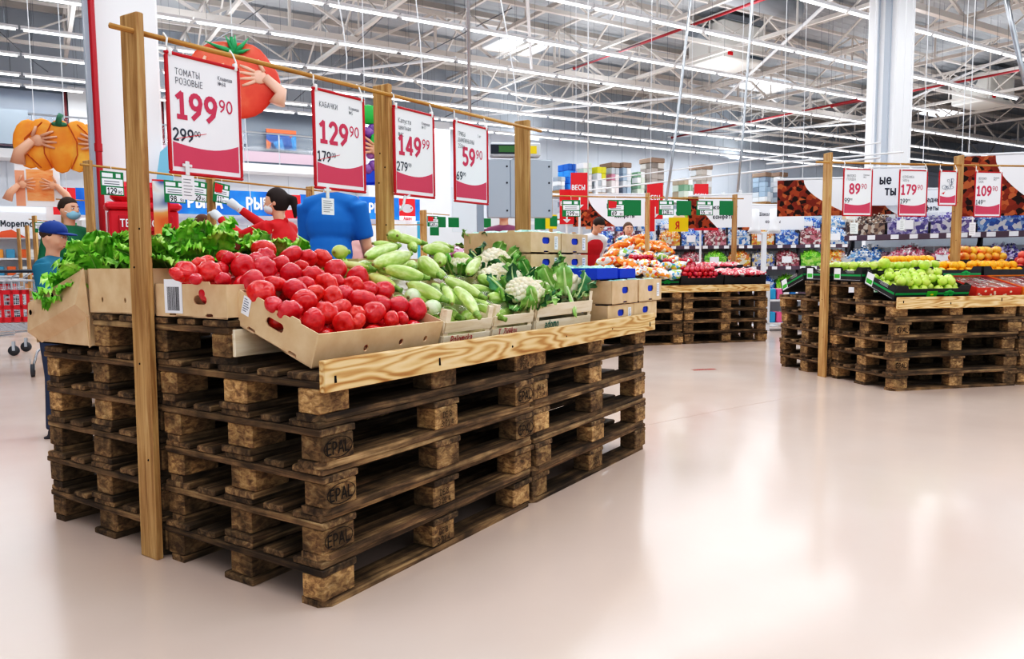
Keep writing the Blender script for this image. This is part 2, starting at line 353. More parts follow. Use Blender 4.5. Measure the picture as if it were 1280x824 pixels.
def text_mesh(s, size, bold=0, wmax=None, align='LEFT', thick=.0006, sx=1):
    k = (s, size, bold, wmax, align, sx)
    if k in TXT: return TXT[k]
    H = size*.72; wt = min(.2, .105+2.6*bold)/2; vs = []; fs = []
    for li, line in enumerate(s.split('\n')):
        x = 0; segs = []
        for ch in line:
            if ch == ' ': x += .34; continue
            g = GL.get(ch) or GL.get(ch.upper())
            if not g: x += .3; continue
            sc_ = wt/.045*.012
            for q in g[1]: segs.append([(px+x, py) for px, py in q])
            x += g[0]+.08+.5*wt
        off = -x/2 if align == 'CENTER' else 0; y0 = -li*1.38
        for q in segs:
            for (ax, ay), (bx, by) in zip(q, q[1:]):
                dx, dy = bx-ax, by-ay; l = math.hypot(dx, dy)
                if l < 1e-6: continue
                ex, ey = dx/l*wt*.45, dy/l*wt*.45; nx, ny = -dy/l*wt, dx/l*wt; o = len(vs)
                for X, Y in ((ax-ex+nx, ay-ey+ny), (ax-ex-nx, ay-ey-ny), (bx+ex-nx, by+ey-ny), (bx+ex+nx, by+ey+ny)): vs.append(((X+off)*H*sx*.95, -1.2e-5*(len(fs) % 60), (Y+y0)*H))
                fs.append((o, o+1, o+2, o+3))
    me = bpy.data.meshes.new('lettering'); xs = [v[0] for v in vs] or [0, 1]; w = max(xs)-min(xs)
    if wmax and w > wmax: vs = [(v[0]*wmax/w, v[1], v[2]) for v in vs]
    me.from_pydata(vs, [], fs); me.update(); TXT[k] = me; return me
# ================================================================ people
def remesh(mb, vox, mats, name, parent, smooth=4):
    me = mb.mesh(name, mats, True); o = bpy.data.objects.new('tmp', me); COL.objects.link(o)
    m1 = o.modifiers.new('r', 'REMESH'); m1.mode = 'VOXEL'; m1.voxel_size = vox; m1.use_smooth_shade = True
    if smooth: m2 = o.modifiers.new('s', 'SMOOTH'); m2.iterations = smooth; m2.factor = .5
    dg = DG(); dg.update(); me2 = bpy.data.meshes.new_from_object(o.evaluated_get(dg)); me2.name = name
    if not me2.materials: me2.materials.append(mats)
    bpy.data.objects.remove(o); me2.polygons.foreach_set('use_smooth', [True]*len(me2.polygons)); return obj(name, me2, parent)
M_sk = mottled('skin', [(.3, 'dba184'), (.7, 'e8b79c')], scale=12, rough=.5, sss=.1)
def human(label, P, facing, H, cat='person', lean=0, arms=None, head=(0, 0), shirt='2f6fb0', trousers='3a4152', hair='3a2a20', extras=(), sleeve='long', vox=.011, female=False, hairlen=0, build=1.0, gloves=None, fine=True):
    """facing: direction in degrees the person looks; local frame faces -Y"""
    T = thing('person', label, cat, (P[0], P[1], 0), rad(facing+90)); k = H/1.72
    L3 = Matrix.Translation((0, 0, .95)) @ Matrix.Rotation(lean, 4, 'X') @ Matrix.Translation((0, 0, -.95))
    up = lambda p: L3 @ Vector(p)
    w = (.165 if female else .185)*build; hw = .09
    arms = arms or {}
    A = {}
    for sd, n_ in ((-1, 'R'), (1, 'L')):
        a = arms.get(n_, [(.06*sd+w*sd, .03, 1.13), (w*sd+.07*sd, -.06, .87)])
        A[n_] = (up((w*sd, 0, 1.405)), Vector(a[0]), Vector(a[1]))
    HM = L3 @ Matrix.Translation((0, -.012, 1.50)) @ Matrix.Rotation(head[1], 4, 'Z') @ Matrix.Rotation(head[0], 4, 'X')
    hd = lambda p: HM @ Vector(p)
    b = MB()
    def limb(s, pts, r, m=None): s.tube([Vector(p)*k for p in pts], [q*k for q in r], 12)
    def ell(s, c, r, n=16, M=L3, fn=None):
        t = MB(); t.ball(c, r[0]*k/k, r[1], r[2], n, 0, None, fn); s.add([(M @ Vector(v))*k for v in t.v], t.f)
    # trunk
    ell(b, (0, .0, 1.27), (.155*build, .10, .20)); ell(b, (0, 0, 1.05), (.13*build, .095, .17)); ell(b, (0, .01, .93), (.16*build, .11, .13))
    limb(b, [up((-w, 0, 1.40)), up((w, 0, 1.40))], [.055, .055]); limb(b, [up((0, .01, 1.38)), hd((0, .005, .04))], [.058, .05])
    # legs
    for sd in (-1, 1):
        limb(b, [(hw*sd, .0, .93), (hw*sd*1.05, -.015, .5), (hw*sd*1.1, .015, .1)], [.085, .058, .04]); limb(b, [(hw*sd*1.1, .02, .05), (hw*sd*1.2, -.16, .035)], [.045, .035])
    # head with face
    def hf(p):
        q = Vector(p); q.x *= 1-.18*max(0, -q.z); q.y += (-.06 if q.z < -.3 and q.y < 0 else 0); return q
    t = MB(); t.ball((0, 0, .125), .078, .096, .118, 24, 0, None, hf); b.add([hd(v)*k for v in t.v], t.f)
    limb(b, [hd((0, -.088, .14)), hd((0, -.112, .098))], [.009, .015]); limb(b, [hd((-.022, -.089, .058)), hd((.022, -.089, .058))], [.009, .009])
    for sd in (-1, 1): ell(b, (sd*.079, .005, .12), (.012, .022, .033), 8, HM); ell(b, (sd*.045, -.065, .09), (.02, .02, .022), 8, HM)
    for n_, sd in (('R', -1), ('L', 1)):
        s0, e0, w0 = A[n_]; limb(b, [s0, e0, w0], [.052, .04, .027]); d = (w0-e0).normalized(); sidev = d.cross(Vector((0, 0, 1)))
        if sidev.length < .2: sidev = Vector((0, 1, 0))
        sidev.normalize(); dn = d.cross(sidev).normalized()
        limb(b, [w0, w0+d*.05, w0+d*.085], [.026, .034, .034])
        for i, l in enumerate((.065, .078, .072, .055)):
            o_ = sidev*(.026-.0175*i); q0 = w0+d*.08+o_; limb(b, [q0, q0+d*l*.5+dn*.006, q0+d*l+dn*.026], [.0105, .0095, .008])
        q0 = w0+d*.03+sidev*.028*1; limb(b, [q0, q0+d*.03+sidev*.02, q0+d*.06+sidev*.026+dn*.01], [.013, .011, .009])
    body = remesh(b, vox*k, M_sk, 'body', T)
    body['label'] = 'body'; del body['label']
    # eyes, brows, mouth
    s = MB()
    for sd in (-1, 1): t = MB(); t.ball((sd*.031, -.088, .135), .014, .008, .007, 10); s.add([hd(v)*k for v in t.v], t.f)
    s.build('eyes', mat('f0ece6', .3), T, True); s = MB()
    for sd in (-1, 1): t = MB(); t.ball((sd*.031, -.0955, .135), .0065, .003, .0065, 8); s.add([hd(v)*k for v in t.v], t.f)
    s.build('pupils', mat('2b211c', .3), T, True); s = MB()
    for sd in (-1, 1): limb(s, [hd((sd*.016, -.095, .156)), hd((sd*.046, -.083, .157))], [.004, .003])
    s.build('eyebrows', mat(hair, .8), T)
    s = MB(); limb(s, [hd((-.022, -.0965, .064)), hd((0, -.101, .062)), hd((.022, -.0965, .064))], [.003, .006, .003]); s.build('lips', mat('b9605a', .5), T)
    # hair: a cap of hair leaving the face free
    s = MB(); t = MB()
    def hh(p):
        q = Vector(p)
        if q.y < -.35 and q.z < .5: q *= .86
        if q.z < -.25: q *= .80 if not hairlen else .98
        return q
    t.ball((0, .012, .14), .09, .105, .118, 24, 0, None, hh); s.add([hd(v)*k for v in t.v], t.f)
    if hairlen == 1: limb(s, [hd((0, .1, .16)), hd((0, .15, .14)), hd((0, .155, .03)), hd((0, .14, -.03))], [.03, .035, .03, .012])
    if hairlen == 2:
        for x in (-.06, 0, .06): limb(s, [hd((x, .05, .12)), hd((x*1.1, .08, .0)), hd((x, .07, -.1))], [.05, .045, .03])
    remesh(s, .012*k, mat(hair, .75), 'hair', T, 2)
    # clothing
    s = MB(); g = 1.13
    ell(s, (0, .0, 1.27), (.16*build*g, .108*g, .19)); ell(s, (0, 0, 1.07), (.145*build*g, .105*g, .19)); ell(s, (0, .01, .96), (.158*build*g, .112*g, .14))
    limb(s, [up((-w, 0, 1.385)), up((0, 0, 1.415)), up((w, 0, 1.385))], [.068, .08, .068]); limb(s, [up((0, .01, 1.38)), up((0, .005, 1.455))], [.09, .066])
    for n_ in 'RL':
        s0, e0, w0 = A[n_]
        if sleeve == 'long': limb(s, [s0, s0.lerp(e0, .5), e0, w0], [.068, .058, .052, .036])
        else: limb(s, [s0, s0.lerp(e0, .5), s0.lerp(e0, .82)], [.072, .068, .066])
    remesh(s, .013*k, mat(shirt, .7), 'shirt', T, 5)
    s = MB(); ell(s, (0, .01, .92), (.165*build, .118, .12), 16, Matrix.Identity(4))
    for sd in (-1, 1): limb(s, [(hw*sd, 0, .92), (hw*sd*1.05, -.012, .5), (hw*sd*1.1, .015, .07)], [.1, .075, .062])
    remesh(s, .014*k, mat(trousers, .8), 'trousers', T, 3)
    s = MB()
    for sd in (-1, 1): limb(s, [(hw*sd*1.1, .05, .045), (hw*sd*1.15, -.06, .045), (hw*sd*1.22, -.17, .035)], [.05, .052, .04]); s.box(k*(hw*sd*1.15-.045), k*(hw*sd*1.15+.045), -.2*k, .09*k, 0, .02*k)
    remesh(s, .013*k, mat('3b3b42', .6), 'shoes', T, 2)
    for ex in extras:
        s = MB()
        if ex[0] == 'mask':
            t = MB(); t.ball((0, -.052, .078), .066, .062, .05, 16); s.add([hd(v)*k for v in t.v], t.f); o = s.build('face_mask', mat(ex[1], .7), T, True)
            s = MB()
            for sd in (-1, 1): limb(s, [hd((sd*.06, -.06, .095)), hd((sd*.084, .01, .125))], [.0025, .0025])
            s.build('ear_loop', M_paper, o)
        if ex[0] == 'cap':
            t = MB(); t.ball((0, .01, .178), .092, .108, .085, 20, 0, None, lambda p: Vector((p.x, p.y, max(p.z, -.25)))); s.add([hd(v)*k for v in t.v], t.f); o = s.build('cap', mat(ex[1], .7), T, True)
            s = MB(); t = MB(); t.ball((0, -.10, .165), .075, .085, .012, 16); s.add([hd(v)*k for v in t.v], t.f); s.build('visor', mat(ex[1], .7), o, True)
            s = MB(); t = MB(); t.ball((0, .01, .262), .01, .01, .006, 8); s.add([hd(v)*k for v in t.v], t.f); s.build('button', mat(ex[1], .7), o, True)
        if ex[0] == 'vest':
            ell(s, (0, .0, 1.27), (.168*build*g, .118*g, .185)); ell(s, (0, 0, 1.08), (.152*build*g, .113*g, .2)); remesh(s, .014*k, mat(ex[1], .7), 'vest', T, 5)
        if ex[0] == 'apron':
            t = MB(); t.bev(-.13, .13, -.135, -.125, .8, 1.36, .004); s.add([(L3 @ Vector(v))*k for v in t.v], t.f); s.build('apron', mat(ex[1], .7), T)
        if ex[0] == 'badge':
            t = MB(); t.box(-.03, .06, -.137, -.13, 1.22, 1.30); s.add([(L3 @ Vector(v))*k for v in t.v], t.f); s.build('badge', M_paper, T)
        if ex[0] == 'gloves':
            for n_, sd in (('R', -1), ('L', 1)):
                s0, e0, w0 = A[n_]; d = (w0-e0).normalized(); sidev = d.cross(Vector((0, 0, 1))).normalized(); dn = d.cross(sidev).normalized()
                limb(s, [w0-d*.05, w0, w0+d*.05, w0+d*.09], [.038, .034, .041, .041])
                for i, l in enumerate((.067, .08, .074, .057)):
                    o_ = sidev*(.028-.0185*i); q0 = w0+d*.08+o_; limb(s, [q0, q0+d*l*.5+dn*.006, q0+d*l+dn*.027], [.0125, .0115, .010])
                q0 = w0+d*.03+sidev*.03; limb(s, [q0, q0+d*.03+sidev*.022, q0+d*.062+sidev*.028+dn*.01], [.0155, .013, .011])
            remesh(s, .008*k, mat(ex[1], .8), 'gloves', T, 1)
        if ex[0] == 'collar':
            limb(s, [up((-.05, -.05, 1.43)), up((0, .06, 1.46)), up((.05, -.05, 1.43))], [.022, .026, .022]); s.build('hood', mat(ex[1], .7), T, True)
        if ex[0] == 'hairtie':
            t = MB(); t.ball((0, .125, .15), .022, .012, .022, 8); s.add([hd(v)*k for v in t.v], t.f); s.build('hair_tie', mat(ex[1], .6), T, True)
    return T
p = (2.82, 3.42)
human('woman in red jacket and white gloves, dark ponytail, reaching to green tags', p, 104, 1.66, lean=.08, female=True, arms={'R': [(.20, -.30, 1.40), (.08, -.55, 1.60)], 'L': [(-.19, -.32, 1.33), (-.02, -.60, 1.52)]} if False else {'R': [(-.21, -.28, 1.38), (-.09, -.55, 1.60)], 'L': [(.20, -.30, 1.33), (.10, -.60, 1.50)]},
      head=(.05, .35), shirt='c8151f', hair='2a1d1a', hairlen=1, extras=[('mask', 'e8eef2'), ('gloves', 'd9dee2'), ('collar', 'd01a24'), ('hairtie', 'e0507a')])
q = at(411, 300, 5.3); human('person seen from behind in a bright blue T-shirt, head hidden by the courgette sign', q, 20, 1.80, lean=.12, build=.96, arms={'R': [(-.215, -.12, 1.12), (-.15, -.30, .98)], 'L': [(.215, -.12, 1.12), (.15, -.30, .98)]}, shirt='1470c4', trousers='5a5560', sleeve='short', hair='4a3a30', extras=[('mask', 'dfe6ea')])
q = at(64, 300, 4.65); human('boy in a blue cap and teal shirt standing by the shopping cart', q, -50, 1.29, head=(.12, -.2), shirt='1f6f8a', trousers='34405a', sleeve='short', hair='4a3526', extras=[('cap', '1c3f86')], arms={'R': [(-.24, -.06, 1.12), (-.18, -.28, 1.0)], 'L': [(.24, -.06, 1.12), (.18, -.28, 1.0)]})
q = at(88, 300, 7.4); human('man with a light blue face mask and green staff shirt behind the lettuce', q, -95, 1.68, shirt='146b4a', hair='3b2c22', extras=[('mask', '8fc3dc'), ('badge', 'ffffff')], head=(0, .3))
q = at(443, 300, 7.4); human('dark-haired person in a pink top seen from behind right of the blue T-shirt', q, 10, 1.50, shirt='e6b3b0', hair='2c1f1b', female=True, sleeve='short')
q = at(735, 300, 12.3); human('man in a red vest over a white shirt bending over the sweets', q, -120, 1.80, lean=.35, head=(.35, .2), shirt='eceff2', hair='2f241e', extras=[('vest', 'c01c2c')])
q = at(785, 300, 12.6); human('woman with tied-back hair and red collar behind the carrot bags', q, -140, 1.68, female=True, shirt='d5202c', hair='5a4334', hairlen=1)
q = at(722, 300, 12.8); human('fair-haired person stooping beside the man in the red vest', q, 60, 1.55, female=True, lean=.2, shirt='8a8f98', hair='8a6a4a', hairlen=2)
q = at(630, 300, 8.6); human('person in a plum top holding a white sheet, head hidden by the grey cabinets', q, -150, 1.72, shirt='7c3f5e', hair='3c2c24', arms={'R': [(-.24, -.12, 1.18), (-.06, -.34, 1.22)], 'L': [(.24, -.12, 1.18), (.08, -.34, 1.2)]})
q = at(247, 300, 9.0); human('brown-haired person behind the topmost lettuce under the green tags', q, -60, 1.62, shirt='9a5a52', hair='5a3a28', lean=.1)
for o in list(bpy.data.objects): pass
# ================================================================ camera, world, light
cd = bpy.data.cameras.new('camera'); cam = bpy.data.objects.new('camera', cd); COL.objects.link(cam)
cd.sensor_width = 36; cd.lens = 36*FPX/1280; cd.clip_start = .05; cd.clip_end = 200
R3 = Matrix((BR, BU, -BF)).transposed()
cam.matrix_world = Matrix.Translation(CAM) @ R3.to_4x4()
SC.camera = cam
w = bpy.data.worlds.new('world'); SC.world = w; w.use_nodes = True
w.node_tree.nodes['Background'].inputs[0].default_value = (.86, .93, 1, 1)
w.node_tree.nodes['Background'].inputs[1].default_value = .95
SC.view_settings.view_transform = 'Standard'; SC.view_settings.look = 'None'
SC.view_settings.exposure = 0.04; SC.view_settings.gamma = 1.0
vs_ = SC.view_settings; vs_.use_curve_mapping = True; cmv = vs_.curve_mapping; cc = cmv.curves[3]
for x_, y_ in ((.045, .022), (.16, .132), (.42, .44)): cc.points.new(x_, y_)
cmv.update()
SC.cycles.max_bounces = 6; SC.cycles.diffuse_bounces = 3; SC.cycles.glossy_bounces = 3; SC.cycles.transparent_max_bounces = 12
SC.cycles.use_denoising = True; SC.cycles.caustics_reflective = False; SC.cycles.caustics_refractive = False
SC.cycles.sample_clamp_indirect = 4

# ================================================================ building shell
m, nt, b = newmat('floor_resin'); L = nt.links.new
tc, n1, n2, r1 = nodes(nt, 'ShaderNodeTexCoord', 'ShaderNodeTexNoise', 'ShaderNodeTexNoise', 'ShaderNodeMapRange')
n1.inputs['Scale'].default_value = .5; n1.inputs['Detail'].default_value = 6; n2.inputs['Scale'].default_value = 2.2; n2.inputs['Detail'].default_value = 5
cr = ramp(nt, [(.3, 'd4beb1'), (.55, 'dec9bd'), (.75, 'e4d4ca')]); L(tc.outputs['Object'], n1.inputs['Vector']); L(n1.outputs['Fac'], cr.inputs[0])
L(cr.outputs[0], b.inputs['Base Color']); L(tc.outputs['Object'], n2.inputs['Vector'])
r1.inputs[3].default_value = .09; r1.inputs[4].default_value = .26; L(n2.outputs['Fac'], r1.inputs[0]); L(r1.outputs[0], b.inputs['Roughness'])
b.inputs['Specular IOR Level'].default_value = .62
bp = nt.nodes.new('ShaderNodeBump'); bp.inputs['Strength'].default_value = .04; bp.inputs['Distance'].default_value = .02; L(n2.outputs['Fac'], bp.inputs['Height']); L(bp.outputs[0], b.inputs['Normal'])
M_floor = m
s = MB(); s.box(-14, 50, -16, 24.5, -.1, 0); struct('floor', s, M_floor, (0, 0, 0), (0, 0, ANG))
# expansion joints cut in the resin
M_joint = mat('b59a8c', .6)
s = MB()
for pts in ([(-1.2, 2.06), (-.175, 1.66)], [(2.6, .4), (3.04, .22), (3.75, -.02), (4.9, -.45)], [(-.9, -1.9), (-1.6, 3.5)]):
    for a_, b_ in zip(pts, pts[1:]): s.beam((a_[0], a_[1], .0003), (b_[0], b_[1], .0003), .004, .001)
for k in range(2, 8):
    s.beam(uv(-12, 2.2+3*k, .0003), uv(48, 2.2+3*k, .0003), .004, .001)
struct('trim_1', s, M_joint)

M_wall = mottled('wall_panel', [(.3, 'ccd5e1'), (.7, 'd8e0ea')], scale=.6, rough=.6)
s = MB(); s.box(-14, 50, 24.5, 24.7, 0, 8.6); struct('wall_back', s, M_wall, None, (0, 0, ANG))
s = MB(); s.box(-14.2, -14, -2, 24.5, 0, 8.6); struct('wall_left', s, M_wall, None, (0, 0, ANG))
s = MB(); s.box(50, 50.2, -16, 24.5, 0, 8.6); struct('wall_right', s, M_wall, None, (0, 0, ANG))
# wall panel seams and the darker band under the roof
s = MB()
for k in range(0, 46): s.box(-12+k*1.35, -11.985+k*1.35, 24.485, 24.5, 3, 6.2)
s.box(-14, 50, 24.44, 24.5, 6.2, 6.28)
struct('trim_2', s, mat('c3ccd6', .6), None, (0, 0, ANG))
s = MB(); s.box(-14, 50, 24.4, 24.5, 6.45, 8.5); struct('trim_3', s, mat('aeb6bf', .7), None, (0, 0, ANG))

# corrugated roof deck
s = MB(); vs = []; n = 190; y0 = -6; st = 30.5/n
for k in range(n+1):
    z = 8.35+(.05 if k % 2 else 0)
    vs += [(-14, y0+st*k, z), (50, y0+st*k, z)]
s.add(vs, [(2*k, 2*k+2, 2*k+3, 2*k+1) for k in range(n)])
struct('ceiling', s, mottled('deck_steel', [(.35, '8f959b'), (.65, 'a9aeb3')], scale=.35, rough=.6), None, (0, 0, ANG))

M_truss = mat('cfcac5', .5); M_trussB = mat('b9b3ad', .55); M_dsteel = mat('6d7278', .5)
# roof trusses along the depth of the hall, one thing each
def truss(L0, L1, axis, name, label, zt=8.05, zb=7.0, step=1.5, wc=.075, cat='truss', group=None, pos=0):
    assert label
    t = thing(name, label, cat, (0, 0, 0), ANG, group)
    def P(a, z, off=0): return (a, pos+off, z) if axis == 'u' else (pos+off, a, z)
    a = MB(); a.beam(P(L0, zt), P(L1, zt), wc, wc); a.build('top_chord', M_truss, t)
    a = MB(); a.beam(P(L0, zb), P(L1, zb), wc*1.2, wc*1.2); a.build('bottom_chord', M_truss, t)
    a = MB(); k = L0; up = True
    while k < L1-.01:
        z0, z1 = (zb, zt) if up else (zt, zb)
        a.beam(P(k, z0), P(min(k+step, L1), z1), wc*.55, wc*.55)
        if up: a.beam(P(k+step, zb), P(k+step, zt), wc*.5, wc*.5)
        k += step; up = not up
    a.build('web_bars', [M_truss, M_trussB][0], t)
    return t
ords = ['first', 'second', 'third', 'fourth', 'fifth', 'sixth', 'seventh', 'eighth', 'ninth', 'tenth', 'eleventh', 'twelfth', 'thirteenth', 'fourteenth']
for i in range(13):
    truss(3.5, 24.3, 'v', 'roof_truss', 'light grey lattice roof truss running towards the back wall, %s from the left' % ords[i], pos=.15+3.15*i-2.9, group='roof trusses running to the back wall')
for i, (V, wc) in enumerate(((8.25, .12), (12.75, .075), (17.25, .12), (21.75, .075))):
    truss(-13, 48, 'u', 'cross_truss', 'long grey lattice truss crossing the whole hall under the roof, %s counted from the front' % ['first', 'second', 'third', 'fourth'][i], pos=V, wc=wc, step=2, zb=6.85, zt=7.9, group='trusses crossing the hall')
for i in range(7):
    V = 6+2.9*i
    s = MB(); s.box(-13, 48, V-.05, V+.05, 8.15, 8.3)
    solo('roof_purlin', s, M_trussB, 'plain grey purlin beam under the corrugated deck, %s row from the front' % ['first', 'second', 'third', 'fourth', 'fifth', 'sixth', 'seventh'][i], 'beam', 'purlins under the deck', None, (0, 0, ANG))
# diagonal wind braces
for i, (ua, va, ub, vb) in enumerate(((-1, 8.2, 4.5, 17), (6, 8.2, 12, 17), (14, 8.2, 20, 17), (22, 8, 28, 17), (9.5, 17, 4.5, 24), (19, 17, 14, 24), (29, 17, 24, 24))):
    s = MB(); s.tube([uv(ua, va, 6.73), uv(ub, vb, 6.73)], .04, 6)
    solo('wind_brace', s, M_rail, 'slim pale tubular brace slanting between the roof trusses, %s bay' % ['leftmost', 'second', 'third', 'fourth', 'back left', 'back middle', 'back right'][i], 'brace', 'slanting roof braces')
# skylights: bright openings with a frame
def quad(p, U, V):
    return [p, p+U, p+U+V, p+V]
for i, (px, py, du, dv) in enumerate(((645, 55, 1.7, 1.3), (955, 105, 2.4, 1.2), (1180, 138, 3, 1.6), (335, -30, 2.5, 1.6))):
    q = at_z(px, py, 8.3); t = thing('skylight', 'bright square skylight in the corrugated roof, %s' % ['above the cauliflower sign side', 'beside the white ventilation unit', 'right of the white column', 'over the far left front'][i], 'skylight', q, ANG)
    s = MB(); s.box(-du/2, du/2, -dv/2, dv/2, -.02, .0); s.build('pane', mat('f4faff', .3, 0, 2.6), t)
    s = MB()
    for a_ in ((-du/2-.1, -du/2, -dv/2, dv/2), (du/2, du/2+.1, -dv/2, dv/2), (-du/2-.1, du/2+.1, -dv/2-.1, -dv/2), (-du/2-.1, du/2+.1, dv/2, dv/2+.1)): s.box(*a_, -.12, .02)
    s.build('frame', M_rail, t)

# fluorescent light rows: every luminaire its own thing
ZL = 6.04; M_tube = mat('fdfeff', .4, 0, 2.6)
t0 = thing('ceiling_light', 'x', 'ceiling light', (0, 0, 0), ANG)
s = MB(); s.box(-.74, .74, -.045, .045, .02, .07); s.box(-.74, .74, -.07, .07, .065, .072); s.build('housing', M_rail, t0)
s = MB(); s.tube([(-.69, 0, 0), (.69, 0, 0)], .024, 8); s.build('tube', M_tube, t0)
s = MB(); s.tube([(-.5, 0, .07), (-.5, 0, 2.2)], .004, 3); s.tube([(.5, 0, .07), (.5, 0, 2.2)], .004, 3); s.build('suspension_wire', M_dsteel, t0)
rows = [7.7, 10.15, 12.6, 15.0, 17.4, 19.8, 22.0, 23.4]; nm = ['front', 'second', 'third', 'fourth', 'fifth', 'sixth', 'seventh', 'rearmost']
for r, V in enumerate(rows):
    L0, L1 = (-4, 26) if r < 3 else (-6, 40)
    k = 0; u_ = L0
    while u_ < L1:
        q = uv(u_, V, ZL)
        d = q-CAM; dep = d.dot(BF)
        px = 640+FPX*d.dot(BR)/dep if dep > .5 else -999; py = 412-FPX*d.dot(BU)/dep if dep > .5 else -999
        if -90 < px < 1370 and py > -60 and not (r in (0, 1) and 4 < k % 17 < 5):
            dup(t0, q, ANG, 'slim fluorescent ceiling luminaire in the %s row of lights hung under the roof' % nm[r], 'luminaires in the %s light row' % nm[r])
        u_ += 1.52; k += 1
drop(t0)
for V in (4, 7.7, 10.15, 12.6, 16.2, 20, 23):
    for u_ in (2, 12, 24):
        ld = bpy.data.lights.new('row_light', 'AREA'); ld.shape = 'RECTANGLE'; ld.size = 10; ld.size_y = .35
        ld.energy = 158; ld.color = (.955, .975, 1)
        lo = bpy.data.objects.new('row_light', ld); COL.objects.link(lo); lo.location = uv(u_, V, 5.95); lo.rotation_euler = (0, 0, ANG)
# front of the hall behind the camera: lit by the same kind of rows
for V in (-4.5, -1, 1.5):
    ld = bpy.data.lights.new('row_light', 'AREA'); ld.shape = 'RECTANGLE'; ld.size = 14; ld.size_y = .4; ld.energy = 165; ld.color = (.97, .98, 1)
    lo = bpy.data.objects.new('row_light', ld); COL.objects.link(lo); lo.location = uv(2, V, 5.95); lo.rotation_euler = (0, 0, ANG)

for V in (6, 11, 16, 21):  # upward fill lamps added to brighten the roof; no fittings stand for them
    for u_ in (2, 14, 26):
        ld = bpy.data.lights.new('ceiling_fill', 'AREA'); ld.shape = 'RECTANGLE'; ld.size = 11; ld.size_y = .6; ld.energy = 115; ld.color = (.92, .96, 1)
        lo = bpy.data.objects.new('ceiling_fill', ld); COL.objects.link(lo); lo.location = uv(u_, V, 6.12); lo.rotation_euler = (pi, 0, -ANG)
# columns
def column(u_, v_, w, label):
    t = thing('column', label, 'column', uv(u_, v_, 0), ANG)
    s = MB(); s.bev(-w/2, w/2, -w/2, w/2, 0, 8.3, .02); s.build('shaft', mat('f4f7fb', .45), t)
    s = MB(); s.bev(-w/2-.02, w/2+.02, -w/2-.02, w/2+.02, 0, .9, .02); s.build('base_guard', mat('cfd6de', .5), t)
    s = MB(); s.box(-w/2-.05, -w/2, -w/2+.1, -w/2+.2, .9, 8.3); s.tube([(-w/2-.03, .05, .9), (-w/2-.03, .05, 8.3)], .02, 8); s.build('conduit', mat('b4bfcc', .4), t)
    return t
pL = at(160, 200, 8.3); pR = at(1109, 200, 14.0)
column(pL.dot(UX), pL.dot(VX), .63, 'thick white square column beside the red pipe on the left')
column(pR.dot(UX), pR.dot(VX), .56, 'thick white square column standing behind the apple price signs on the right')
q0 = at(113.5, 0, 7.6); q1 = at(128, 330, 6.9)
s = MB(); s.tube([(q0.x, q0.y, 0), (q0.x, q0.y, 8.2)], .03, 10)
for z in (2.2, 4.2, 6.2): s.tube([(q0.x, q0.y, z), (q0.x, q0.y, z+.08)], .037, 10)
solo('fire_pipe', s, mat('b3202e', .35), 'vertical red fire pipe in front of the left white column', 'pipe', smooth=False)
# red sprinkler pipes under the roof
for i, (a_, b_, lab) in enumerate((((718, 85), (965, -5), 'dark red sprinkler pipe slanting under the roof at top centre'), ((1040, 133), (1278, 87), 'dark red sprinkler pipe running behind the right column'), ((840, 172), (1085, 122), 'dark red sprinkler pipe low under the far roof'))):
    A = at_z(*a_, 6.62); B = at_z(*b_, 6.62)
    s = MB(); s.tube([A, B], .035, 8); s.ball(A, .06, n=8); solo('sprinkler_pipe', s, mat('9e2b34', .4), lab, 'pipe', smooth=True)
# ventilation units
for i, (px, py, lab) in enumerate(((890, 80, 'white boxy ventilation unit hung in the trusses left of the white column'), (1240, 130, 'white boxy ventilation unit hung in the trusses on the far right'))):
    q = at_z(px, py, 6.95)+(UX*.6 if i == 0 else VX*.35); t = thing('ventilation_unit', lab, 'air unit', q, ANG)
    s = MB(); s.bev(-.9, .9, -.7, .7, 0, 1.1, .04); s.build('housing', mat('dcdcd8', .5), t)
    s = MB(); s.box(.1, .8, -.73, -.7, .12, .2); s.build('grille', mat('55606b', .5), t)
    s = MB(); s.box(-.7, -.5, -.72, -.7, .1, .2); s.build('maker_plate', M_red, t)
    s = MB(); s.box(-.8, .9, -.75, -.2, 1.1, 1.25); s.tube([(-1.4, 0, .8), (-.9, 0, .8)], .25, 12); s.build('duct', mat('7b8289', .5), t)
# a round grey duct under the roof at the left
s = MB(); s.tube([uv(10, 11.3, 7.55), uv(16.5, 11.3, 7.55)], .25, 14); solo('air_duct', s, mat('8d9298', .5), 'grey round air duct under the roof at the centre', 'duct', smooth=True)
# hanging cables and thin poles
def wire(pts, r, m_, label, name='hanging_wire', cat='wire', group=None):
    s = MB(); s.tube(pts, r, 6); return solo(name, s, m_, label, cat, group, smooth=True)
def vline(px, D, y1, ztop, label, r=.008, m_=None, px2=None):
    a = at(px, y1, D); wire([a, (a.x, a.y, ztop)], r, m_ or M_rail, label)
vline(587, 9, 150, 7.9, 'grey steel conduit pole hanging down behind the mushroom sign', .022, M_steel)
vline(735, 11, 262, 6.9, 'thin white cord holding the red scale sign', .008)
def sway(p0, p1, r, lab, m_=None, D=9):
    a = at(*p0, D); b_ = at(*p1, D)
    wire([a, a.lerp(b_, .35)+Vector((.03, 0, 0)), a.lerp(b_, .7)+Vector((.04, 0, 0)), b_], r, m_ or M_steel, lab)
sway((863, 0), (833, 250), .016, 'pale flexible cable hanging at centre, left one of the pair'); sway((940, 0), (922, 240), .014, 'pale flexible cable hanging at centre, right one of the pair')
sway((423, 0), (433, 100), .006, 'thin white sign string above the courgette sign', M_rail, 8); sway((520, 0), (527, 130), .005, 'thin white string hanging above the second post', M_rail, 8)
